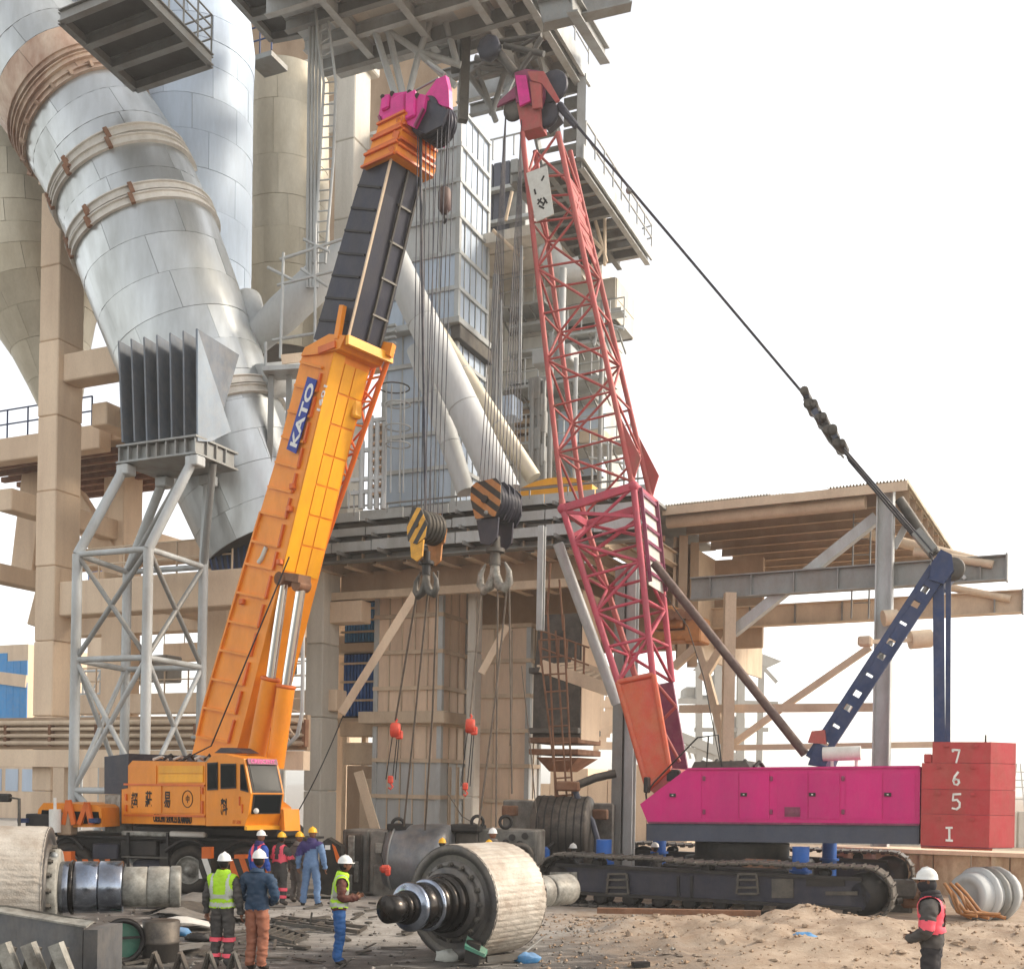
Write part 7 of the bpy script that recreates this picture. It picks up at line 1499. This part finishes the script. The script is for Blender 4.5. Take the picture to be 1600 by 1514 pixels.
for k, (u, v, s) in enumerate(((1408, 1388, .5), (1425, 1405, .45), (1400, 1412, .6), (1440, 1400, .4))):
    rk = ['topmost', 'middle', 'largest low', 'rightmost'][k]; build(MB().box(P(u, v, 27.5+.3*k), (s*1.3, s, s*.9), Fr(10*k).R, 0, .08).tube(P(u, v-6, 27.4), P(u+8, v-8, 27.4), .12), 'machine_scrap', MT['rust' if k % 2 else 'soot'], None, '%s lump of rusty machine scrap behind the crawler track end' % rk, 'scrap')
# scrap and rubbish on the ground
def plate(label, u, v, w_, d, rz, bend, m, nm='scrap_sheet', cat='scrap'):
    c = GP(u, v); n = 8; vs = []
    for i in range(n+1):
        for j in range(n+1):
            x, y = (i/n-.5)*w_, (j/n-.5)*d; z = .05+bend*(math.sin(x*4+v)*.5+.5)*math.cos(y*2)+.05*NZ.noise(V((x*3, y*3, u*.1)))
            vs.append(c+V((x*math.cos(rz)-y*math.sin(rz), x*math.sin(rz)+y*math.cos(rz), max(z, .02))))
    N2 = (n+1)**2; fs = []
    for i in range(n):
        for j in range(n):
            a, b, c_, d_ = i*(n+1)+j, (i+1)*(n+1)+j, (i+1)*(n+1)+j+1, i*(n+1)+j+1; fs += [(a, b, c_, d_), (N2+d_, N2+c_, N2+b, N2+a)]
    mb = MB().add(vs+[p-UP*.02 for p in vs], fs, 0, True); return build(mb, nm, MT[m], None, label, cat)
for i, (u, v, w_, d, rz, b, m, lab) in enumerate(((300, 1415, 2.2, 1.2, .2, .28, 'tarp', 'crumpled grey sheet scrap right of the left roll shaft'), (325, 1437, 2.4, .9, -.1, .2, 'tarp', 'wrinkled grey sheet lying below the truck crane wheel'), (262, 1452, 1.6, .9, .4, .22, 'white', 'pale torn sheet scrap left of the worker in the vest'), (290, 1428, 1.8, .7, -.3, .25, 'steeld', 'dark folded sheet scrap by the left roll shaft'), (240, 1487, 1.7, .7, .1, .1, 'tarp', 'flat grey sheet scrap near the lattice girder struts'), (560, 1398, 1.4, .5, .1, .06, 'steeld', 'dark flat plate beside the worker looking at a phone'), (470, 1402, 2.6, .5, .05, .05, 'gpaint', 'long thin planks under the feet of the yellow helmet workers'))): plate(lab, u, v, w_, d, rz, b, m)
def ladder_scrap(label, pxs, n, m, nm='frame_scrap'):
    q = [GP(*p)+UP*.07 for p in pxs]; t = thing(nm, label, 'scrap', (q[0]+q[2])/2-UP*.07)
    piecebar('rail', MT[m], t, q[0], q[1], .07, .07); piecebar('rail', MT[m], t, q[3], q[2], .07, .07)
    for k in range(n+1): piecebar('rung', MT[m], t, q[0].lerp(q[1], k/n), q[3].lerp(q[2], k/n), .05, .05)
ladder_scrap('flat rusty ladder frame lying on the ground behind the man in brown trousers', [(400, 1462), (458, 1478), (480, 1468), (425, 1452)], 6, 'steeld'); ladder_scrap('dark bent steel frame lying behind the worker with the phone', [(425, 1441), (560, 1461), (572, 1454), (440, 1437)], 4, 'soot'); ladder_scrap('thin dark frame stacked across the bent steel frame', [(432, 1446), (520, 1458), (545, 1446), (450, 1439)], 3, 'steeld')
build(MB().bar(GP(484, 1452)+UP*.05, GP(487, 1452)+UP*.35, .04), 'steel_pin', MT['steeld'], None, 'short upright steel pin on the bent scrap frame', 'pin')
for i, (u, v, m, lab) in enumerate(((1252, 1475, 'bluerag', 'crumpled blue rag on the earth bank in front of the crawler track'), (822, 1503, 'bluerag', 'small blue rag at the foot of the middle press roll'), (280, 1462, 'bluerag', 'pale blue plastic scrap beside the left roll shaft'), (700, 1500, 'sign', 'yellowish crumpled paper in front of the middle press roll'), (310, 1470, 'black', 'black rag left of the worker in the vest'))):
    c = GP(u, v); r_ = .16 if i else .22; mb = MB(); mb.ball(c+UP*r_*.4, r_, 14, 9, 0, (1.5, .9, .6)); mb.v = [tuple(V(p)+V((NZ.noise(V(p)*9)*.09, NZ.noise(V(p)*9+V((5, 0, 0)))*.09, NZ.noise(V(p)*11)*.06))) for p in mb.v]
    build(mb, 'rag' if m != 'sign' else 'paper', MT[m], None, lab, 'rag' if m != 'sign' else 'paper')
c = GP(738, 1510); gb_ = thing('green_box', 'tilted green and black crate at the foot of the middle press roll', 'crate', c)
build(MB().prism([c+V(q) for q in ((-.14, 0, .06), (.1, -.05, .02), (.12, -.02, .36), (-.1, .02, .42))], V((.02, .3, .02))), 'crate_body', MT['black'], gb_); build(MB().prism([c+V(q) for q in ((-.13, -.06, .3), (.2, -.04, .16), (.24, .2, .2), (-.1, .24, .42))], V((0, 0, .06))), 'crate_lid', MT['green'], gb_)
build(MB().bar(GP(760, 1508)+UP*.1, GP(828, 1502)+UP*.12, .06, .1), 'plank', MT['steeld'], None, 'dark plank lying before the middle press roll', 'plank'); build(MB().bar(GP(815, 1500)+UP*.1, GP(848, 1490)+UP*.3, .03), 'steel_rod', MT['steel'], None, 'thin steel rod leaning by the small blue rag', 'rod')
for u, v, lab in ((1000, 1511, 'near the middle of the bottom edge'), (1095, 1434, 'under the crawler track')): build(MB().bar(GP(u-12, v)+UP*.05, GP(u+14, v-1)+UP*.05, .12, .08), 'scrap_bar', MT['black'], None, 'black scrap bar on the earth '+lab, 'scrap')
build(MB().bar(V((2.0, 25.55, .16)), V((5.6, 25.0, .22)), .2, .12), 'scrap_bar', MT['rust'], None, 'rusty toothed strip lying on the earth before the crawler track', 'scrap')
# loose stones
st_ = MB()
for k in range(5200):
    right = rnd.random() < .62
    x = rnd.uniform(.5, 11) if right else rnd.uniform(-9, 3); y = rnd.uniform(13, 26)
    s = rnd.choice((.01, .012, .015, .02, .025, .035))*rnd.uniform(.7, 1.5)
    c = G(x, y)+UP*s*.3; q = [c+V((rnd.uniform(.6, 1.3)*s*dx, rnd.uniform(.6, 1.3)*s*dy, rnd.uniform(.5, .9)*s*dz)) for dx, dy, dz in ((1, 0, 0), (0, 1, 0), (-1, 0, 0), (0, -1, 0), (0, 0, 1), (0, 0, -1))]
    st_.add(q, [(0, 1, 4), (1, 2, 4), (2, 3, 4), (3, 0, 4), (1, 0, 5), (2, 1, 5), (3, 2, 5), (0, 3, 5)], 0 if right else (1 if rnd.random() < .5 else 2))
MT['stone'] = mat('earth_stone', '#a98d71', .9, 0, '#7b614a', .5, 6, 1, .2); MT['stoneg'] = mat('grey_stone', '#a09a92', .9, 0, '#6b665f', .5, 6, 1, .2)
build(st_, 'rubble', [MT['stone'], MT['stoneg'], MT['soot']], kind='stuff')

# ================================================================== people
SK = {'skin': mat('skin', '#7b4f38', .6, 0, None, .2, 8, 1, .05, .03, dust=.05), 'lime': mat('lime_vest', '#b5e61c', .6, 0, '#86b31a', .4, 5, 1, .08, dust=.05), 'silver': mat('reflective_tape', '#b9bcb0', .4, .2, None, .2, 8, 1, .08, dust=.05), 'charcoal': mat('charcoal_cloth', '#4a4745', .9, 0, '#2f2d2c', .4, 5, 1, .12, dust=.05), 'navyc': mat('navy_cloth', '#27415a', .85, 0, '#1d2f45', .4, 5, 1, .12, dust=.05), 'brownc': mat('brown_cloth', '#a1674f', .9, 0, '#7d4c3a', .4, 4, 1, .12, dust=.05), 'jean': mat('blue_jeans', '#2c5c96', .9, 0, '#1c3d68', .5, 5, 1, .12, dust=.05), 'jeanl': mat('pale_denim', '#6b87ab', .9, 0, '#40587b', .5, 5, 1, .12, dust=.05), 'maroon': mat('maroon_cloth', '#5b3028', .85, 0, '#3d211c', .4, 5, 1, .1, dust=.05), 'coral': mat('coral_tape', '#f0586a', .6, 0, None, .2, 6, 1, .06, dust=.05), 'blackc': mat('black_cloth', '#232328', .9, 0, '#34323a', .4, 5, 1, .1, dust=.05), 'greyc': mat('grey_coat', '#77706a', .9, 0, '#4f4a45', .5, 5, 1, .12, dust=.05), 'royal': mat('royal_blue_cloth', '#24499c', .85, 0, '#1b3570', .4, 5, 1, .1, dust=.05), 'indigo': mat('indigo_scarf', '#352a63', .9, 0, '#241d45', .4, 8, 1, .12, dust=.05), 'hatw': mat('white_helmet', '#e4e3de', .35, 0, '#b9b5aa', .3, 8, 1, .05, .02, dust=.05), 'haty': mat('yellow_helmet', '#f0b21a', .35, 0, '#b88415', .3, 8, 1, .05, .02, dust=.05), 'hair': mat('hair', '#17130f', .8, 0, None, .2, 9, 1, .1, .1, dust=.05), 'boot': mat('boot_leather', '#2a2522', .7, 0, '#4b4037', .4, 8, 1, .1, dust=.05), 'yellowc': mat('mustard_patch', '#c7a636', .8, 0, None, .2, 8, 1, .1, dust=.05)}
def person(label, loc, yaw, H, outfit, pose='stand', lean=0.0, sp=1.0, wide=1.0, head_yaw=0.0, lv=2):
    J = {'pel': (0, 0, .95), 'sp': (0, .0, 1.10), 'ch': (0, -.01+lean*.25, 1.30), 'nb': (0, lean*.4, 1.46), 'nk': (0, .015+lean*.5, 1.55)}
    for s, n in ((-1, 'l'), (1, 'r')):
        J['sh'+n] = (.18*s*wide, lean*.35, 1.41); J['hip'+n] = (.09*s, 0, .92); J['kn'+n] = ((.06+.045*sp)*s, .03, .50); J['an'+n] = ((.03+.085*sp)*s, -.03, .09); J['to'+n] = ((.03+.11*sp)*s, .13, .035)
        el, wr, ha = (.26*s*wide, -.02, 1.13), (.29*s*wide, .06, .89), (.285*s*wide, .08, .80)
        if pose == 'phone': el, wr, ha = (.25*s, .02, 1.13), (.15*s if s > 0 else .08*s, .26, 1.13), ((.09 if s > 0 else .03)*s, .33, 1.16)
        if pose == 'front': el, wr, ha = (.27*s*wide, .02, 1.12), (.13*s, .22, 1.02), (.05*s, .26, 1.02)
        if pose == 'reach': el, wr, ha = (.27*s, .1, 1.16), (.24*s, .3, 1.05), (.22*s, .38, 1.05)
        J['el'+n], J['wr'+n], J['ha'+n] = el, wr, ha
    if pose == 'crouch':
        for k in J:
            x, y, z = J[k]
            if k[:2] not in ('an', 'to', 'kn'): J[k] = (x, y+.02, z-.48)
            if k[:2] == 'kn': J[k] = (x*1.5, .36, .46)
    Rr = {'pel': (.155*wide, .115), 'sp': (.145*wide, .105), 'ch': (.165*wide, .12), 'nb': (.085, .075), 'nk': (.058, .058), 'sh': (.07, .07), 'el': (.05, .05), 'wr': (.034, .03), 'ha': (.042, .026), 'hip': (.095, .1), 'kn': (.062, .064), 'an': (.045, .05), 'to': (.045, .035)}
    ed = [('pel', 'sp'), ('sp', 'ch'), ('ch', 'nb'), ('nb', 'nk')]
    for n in 'lr': ed += [('ch', 'sh'+n), ('sh'+n, 'el'+n), ('el'+n, 'wr'+n), ('wr'+n, 'ha'+n), ('pel', 'hip'+n), ('hip'+n, 'kn'+n), ('kn'+n, 'an'+n), ('an'+n, 'to'+n)]
    keys = list(J); me = bpy.data.meshes.new('skel'); me.from_pydata([J[k] for k in keys], [(keys.index(a), keys.index(b)) for a, b in ed], []); me.update()
    o = bpy.data.objects.new('skel', me); C.objects.link(o); md = o.modifiers.new('skin', 'SKIN'); o.modifiers.new('sub', 'SUBSURF').levels = lv
    md.branch_smoothing = .6
    for i, k in enumerate(keys):
        rr = Rr.get(k) or Rr[k[:-1]]; me.skin_vertices[0].data[i].radius = rr; me.skin_vertices[0].data[i].use_root = (k == 'pel')
    ev = bpy.data.meshes.new_from_object(o.evaluated_get(bpy.context.evaluated_depsgraph_get())); bpy.data.objects.remove(o)
    co = [v.co.copy() for v in ev.vertices]; no = [v.normal.copy() for v in ev.vertices]; fs = [tuple(p.vertices) for p in ev.polygons]
    jv = {k: V(J[k]) for k in J}
    def near(p):
        best = None
        for a, b in ed:
            q, w_ = jv[a], jv[b]-jv[a]; t = max(0, min(1, (p-q).dot(w_)/max(w_.length_squared, 1e-9))); d = (p-q-w_*t).length/((Rr.get(a) or Rr[a[:-1]])[0]+.02)
            if best is None or d < best[0]: best = (d, a, b, t)
        return best
    reg = []
    for p in co:
        d, a, b, t = near(p); k = b
        if k in ('sp', 'ch') or b.startswith('sh') or b == 'nb' or (b == 'nk' and t < .35): reg.append('T')
        elif b in ('nb', 'nk'): reg.append('N')
        elif b.startswith('el'): reg.append('A')
        elif b.startswith('wr'): reg.append('F')
        elif b.startswith('ha'): reg.append('H')
        elif b.startswith('hip'): reg.append('P')
        elif b.startswith('kn') or b.startswith('an'): reg.append('L' if not (b.startswith('an') and t > .86) else 'B')
        else: reg.append('B')
    root = thing('person', label, 'person', loc); sc_ = H/1.75
    X = MX.Translation(loc) @ MX.Rotation(yaw, 4, 'Z') @ MX.Diagonal((sc_, sc_, sc_, 1))
    def link(mb, nm, mats): 
        mb.v = [tuple(X @ V(p)) for p in mb.v]; return build(mb, nm, mats, root)
    # the body: one mesh, with head, ears, nose and fingers
    bd = MB().add(co, fs, 0, True)
    hc_ = jv['nk']+V((0, .025, .115)); cy, sy = math.cos(head_yaw), math.sin(head_yaw)
    hr = MB(); hr.ball((0, 0, 0), 1, 16, 12, 0, (.076, .096, .118))
    hv = []
    for p in hr.v:
        x, y, z = p
        if y > .06: y += .018*math.exp(-(x/.018)**2-((z+.012)/.025)**2)-.008*math.exp(-((abs(x)-.032)/.016)**2-((z-.018)/.014)**2)+.004*math.exp(-(x/.03)**2-((z+.055)/.012)**2)
        if z < -.05: x *= .86; 
        hv.append(hc_+V((x*cy-y*sy, x*sy+y*cy, z)))
    bd.add(hv, hr.f, 0, True)
    for s in (-1, 1):
        e = V((.076*s, 0, -.005)); bd.ball(hc_+V((e.x*cy, e.x*sy, e.z)), .03, 8, 5, 0, (.4, .7, 1))
        e = V((.031*s, .088, .018)); bd.ball(hc_+V((e.x*cy-e.y*sy, e.x*sy+e.y*cy, e.z)), .011, 8, 5, 1)
    m_ = V((0, .09, -.055)); bd.ball(hc_+V((m_.x*cy-m_.y*sy, m_.x*sy+m_.y*cy, m_.z)), .02, 8, 5, 1, (1, .4, .3))
    for n, s in (('l', -1), ('r', 1)):
        h_ = jv['ha'+n]; d = (h_-jv['wr'+n]).normalized(); side = d.cross(V((s, .3, 0))).normalized(); nrm = d.cross(side)
        for k in range(4):
            L_ = (.07, .08, .075, .058)[k]; p0 = h_+side*(-.027+.018*k)-d*.01; bd.path([p0, p0+d*L_*.5, p0+d*L_*.85-nrm*s*.015, p0+d*L_-nrm*s*.035], 0, 6, 0, [.0095, .009, .008, .006])
        p0 = h_-side*.035-d*.05; bd.path([p0, p0-side*.025+d*.03, p0-side*.03+d*.06-nrm*s*.01], 0, 6, 0, [.012, .011, .008])
    link(bd, 'body', [SK[outfit.get('skin', 'skin')], SK['hair']])
    def shell(regs, off, m, nm, cond=None, nz=.006):
        idx = {}; mb = MB()
        for f in fs:
            if all(reg[i] in regs for i in f) and (cond is None or cond(sum((co[i] for i in f), V())/len(f))):
                g = []
                for i in f:
                    if i not in idx:
                        idx[i] = len(mb.v); p = co[i]; of = off(p, reg[i]) if callable(off) else off
                        mb.v.append(tuple(p+no[i]*(of+nz*1.7*NZ.noise(V((p.x*12, p.y*12, p.z*16+yaw*5)))+nz*1.0*NZ.noise(V((p.x*22, p.y*22, p.z*34))))))
                    g.append(idx[i])
                mb.f.append(tuple(g)); mb.m.append(0); mb.sm.append(True)
        return link(mb, nm, SK[m]) if mb.f else None
    shell('PLTB', lambda p, r: .016 if p.z > .95 else .022+.012*max(0, .5-p.z), outfit['legs'], 'trousers', lambda c: c.z < 1.04 and c.z > .09, .012)
    shell('B', .016, 'boot', 'boots')
    long_ = outfit.get('coat', .93)
    shell('TAFP'+('L' if long_ < .8 else ''), lambda p, r: .024 if r in 'AF' else .03+(.03*max(0, 1.02-p.z)), outfit['top'], 'jacket', lambda c: c.z > long_ or abs(c.x) > .2, .012)
    if 'vest' in outfit:
        vs_ = outfit['vest']
        shell('TP', .055, vs_, 'vest', (lambda c: c.z > .97 and abs(c.x) < .20) if outfit.get('full', 1) else (lambda c: 1.08 < c.z and abs(abs(c.x)-.11) < .045 or 1.1 < c.z < 1.17), .008)
        if outfit.get('full', 1):
            for z_ in (1.02, 1.14): shell('TP', .06, 'silver', 'reflective_band', lambda c: abs(c.z-z_) < .03 and abs(c.x) < .2, .004)
            shell('T', .06, 'silver', 'reflective_band', lambda c: c.z > 1.12 and abs(abs(c.x)-.12) < .022, .004)
    for (regs, z_, h_, m) in outfit.get('bands', []): shell(regs, .045 if regs != 'A' else .034, m, 'tape_band', lambda c: abs(c.z-z_) < h_, .003)
    if 'scarf' in outfit:
        mb = MB(); c = jv['nb'].lerp(jv['nk'], .45)
        for k in range(3): mb.ring(c+V((0, -.01, -.035+.035*k)), V((.1*k-.1, .12, 1)), .075+.012*(2-k), .035, 18, 8)
        link(mb, 'scarf', SK[outfit['scarf']])
        if outfit.get('mask'): link(MB().ball(hc_+V((0, -.002, -.035)), 1, 16, 10, 0, (.088, .108, .105)), 'face_cover', SK[outfit['scarf']])
        if outfit.get('shawl'): shell('TA', .05, outfit['scarf'], 'shawl', lambda c: c.z > 1.3+c.x*.5, .015)
    elif 'skin' not in outfit: 
        hb_ = MB().ball(hc_+V((0, -.012, .012)), 1, 14, 9, 0, (.081, .095, .115)); link(hb_, 'hair', SK['hair'])
    if 'hat' in outfit:
        mb = MB(); rings = []
        for (z, r, o_) in ((.03, .132, .02), (.036, .135, .02), (.04, .112, .0), (.075, .109, 0), (.11, .094, 0), (.14, .065, -.005), (.155, .03, -.005), (.158, .002, -.005)):
            rings.append([hc_+V((math.cos(a)*r*.88*cy-(math.sin(a)*r*1.08+o_)*sy, math.cos(a)*r*.88*sy+(math.sin(a)*r*1.08+o_)*cy, z)) for a in (2*math.pi*i/24 for i in range(24))])
        mb.loft(rings, True, 0, True); mb.path([hc_+V((-sy*y, cy*y, z)) for y, z in ((-.1, .085), (-.06, .14), (0, .166), (.05, .15), (.1, .085))], .011, 6); link(mb, 'hard_hat', SK[outfit['hat']])
    if 'phone' in outfit: h_ = (jv['har']+jv['hal'])/2+V((.0, .05, .03)); link(MB().box(h_, (.075, .012, .15), MX.Rotation(.7, 3, 'X'), 0, .004), 'phone', SK['blackc'])
    if 'collar' in outfit: link(MB().ring(jv['nb']+V((0, -.01, .03)), V((0, .15, 1)), .09, .025, 16, 6), 'collar', SK[outfit['collar']])
    return root
def stand(u, v): return GP(u, v)
def R_(d): return rad(d)
person('worker in a lime vest with charcoal trousers and pink leg bands, seen from behind', stand(346, 1513), R_(-10), 1.76, dict(legs='charcoal', top='charcoal', vest='lime', hat='hatw', bands=[('L', .47, .035, 'coral'), ('L', .22, .03, 'coral')]), 'stand', lv=3)
person('man in a navy jacket with mustard shoulder patches and brown trousers, seen from behind', stand(400, 1516), R_(-18), 1.83, dict(legs='brownc', top='navyc', hat='hatw', collar='navyc', bands=[('A', 1.34, .035, 'yellowc')]), 'front', 0, .8, 1.12, lv=3)
person('worker in a lime vest and blue jeans looking down at a phone', stand(528, 1508), R_(-78), 1.72, dict(legs='jean', top='maroon', vest='lime', hat='hatw', phone=1), 'phone', .1, .5, 1, -.15, lv=3)
person('worker in a royal blue jacket with pink straps and white helmet near the crane cab', stand(403, 1415), R_(-35), 1.74, dict(legs='blackc', top='royal', vest='coral', full=0, hat='hatw', scarf='indigo'), 'stand', .05)
person('worker in grey overalls with coral straps and yellow helmet', stand(436, 1414), R_(-25), 1.7, dict(legs='charcoal', top='charcoal', coat=.72, vest='coral', full=0, hat='haty', bands=[('L', .4, .04, 'coral'), ('L', .22, .04, 'coral'), ('A', 1.2, .04, 'coral')]), 'reach', .05)
person('worker in a long grey coat and yellow helmet, half hidden by the denim one', stand(463, 1410), R_(-30), 1.68, dict(legs='greyc', top='greyc', coat=.6, hat='haty', scarf='greyc'), 'stand', .08)
person('broad worker in denim with an indigo shawl and yellow helmet, legs apart', stand(485, 1415), R_(-8), 1.82, dict(legs='jeanl', top='jeanl', hat='haty', scarf='indigo', shawl=1), 'stand', .06, 1.7, 1.12)
p8 = P(1458, 1400, 13.4); person('worker in dark overalls with coral straps, face covered, at the right edge', G(p8.x, p8.y), R_(62), 1.84, dict(legs='blackc', top='charcoal', vest='coral', full=0, hat='hatw', scarf='blackc', mask=1, bands=[('A', 1.2, .05, 'coral')]), 'front', .06, 1, 1.1, .3, lv=3)
def behind(u, v, Y, H): p = P(u, v, Y); return V((p.x, p.y, p.z-H))
person('worker hidden behind the middle roll, only a yellow helmet showing at its left shoulder', V((P(691, 1310, 27.2).x, 27.2, -.02)), R_(0), 1.62, dict(legs='charcoal', top='charcoal', hat='haty'))
person('worker hidden behind the middle roll with a white helmet and a pale hood', V((P(771, 1300, 27.6).x, 27.6, 0)), R_(20), 1.84, dict(legs='charcoal', top='greyc', hat='hatw', scarf='greyc'))
person('worker behind the middle roll with a yellow helmet in front of the white one', V((P(765, 1312, 26.8).x, 26.8, 0)), R_(20), 1.6, dict(legs='charcoal', top='charcoal', hat='haty'))
person('worker crouching behind the crawler track with a white helmet', V((P(896, 1340, 31).x, 31.0, 0)), R_(10), 1.82, dict(legs='charcoal', top='blackc', hat='hatw'), 'crouch')
person('worker crouching under the pink crane house with a white helmet and coral straps', V((P(1026, 1340, 32.6).x, 32.6, 0)), R_(60), 1.8, dict(legs='blackc', top='blackc', hat='hatw', vest='coral', full=0), 'crouch')
# clods on the bank
cl_ = MB()
for k in range(520):
    x, y = rnd.uniform(1.2, 11), rnd.uniform(14.5, 25.4); s = rnd.uniform(.015, .045)*rnd.choice((.6, 1, 1, 1.7))
    c = G(x, y)+UP*s*.1; i0 = len(cl_.v); cl_.ball(c, s, 6, 4, 0, (rnd.uniform(.8, 1.8), rnd.uniform(.8, 1.3), rnd.uniform(.4, .9)))
    for i in range(i0, len(cl_.v)): p = V(cl_.v[i]); cl_.v[i] = tuple(p+(p-c)*(1.1*NZ.noise(p*(1.7/s))))
cl_.sm = [False]*len(cl_.f)
build(cl_, 'clods', [MT['ground']], kind='stuff')

for k in range(85):                                # small flat bits of scrap on the yard
    u, v = rnd.uniform(170, 640), rnd.uniform(1400, 1512); c = GP(u, v); a_ = rnd.uniform(0, 3.1); d_ = V((math.cos(a_), math.sin(a_), rnd.uniform(-.05, .1)))*rnd.uniform(.06, .4)
    if k == 0: sb = MB()
    sb.bar(c-d_+UP*.04, c+d_+UP*.05, rnd.uniform(.03, .16), rnd.uniform(.015, .05))
build(sb, 'scrap_litter', [MT['steeld']], kind='stuff')
GRP = {'person': 'workers on the site', 'wire_sling': 'slings under the hook blocks', 'chain_hoist': 'red chain hoists on the slings', 'press_roll': 'press rolls lying on the ground', 'hook_block': 'hook blocks of the two cranes', 'inclined_duct': 'inclined ducts propping the tower', 'runway_beam': 'runway beams of the crane shed', 'concrete_column': 'concrete columns of the plant', 'concrete_beam': 'concrete beams behind the ladder', 'overhanging_beam': 'beams against the sky', 'diagonal_brace': 'braces under the deck', 'steel_post': 'steel posts behind the boom', 'scrap_sheet': 'scrap sheets on the yard', 'frame_scrap': 'scrap frames on the yard', 'machine_scrap': 'rusty scrap behind the track', 'rag': 'rags on the ground', 'loose_cable': 'loose cables by the slings', 'scrap_bar': 'scrap bars on the earth', 'branch_duct': None}
for o in list(C.objects):
    if o.parent is None:
        g = GRP.get(o.name.split('.')[0])
        if g: o['group'] = g
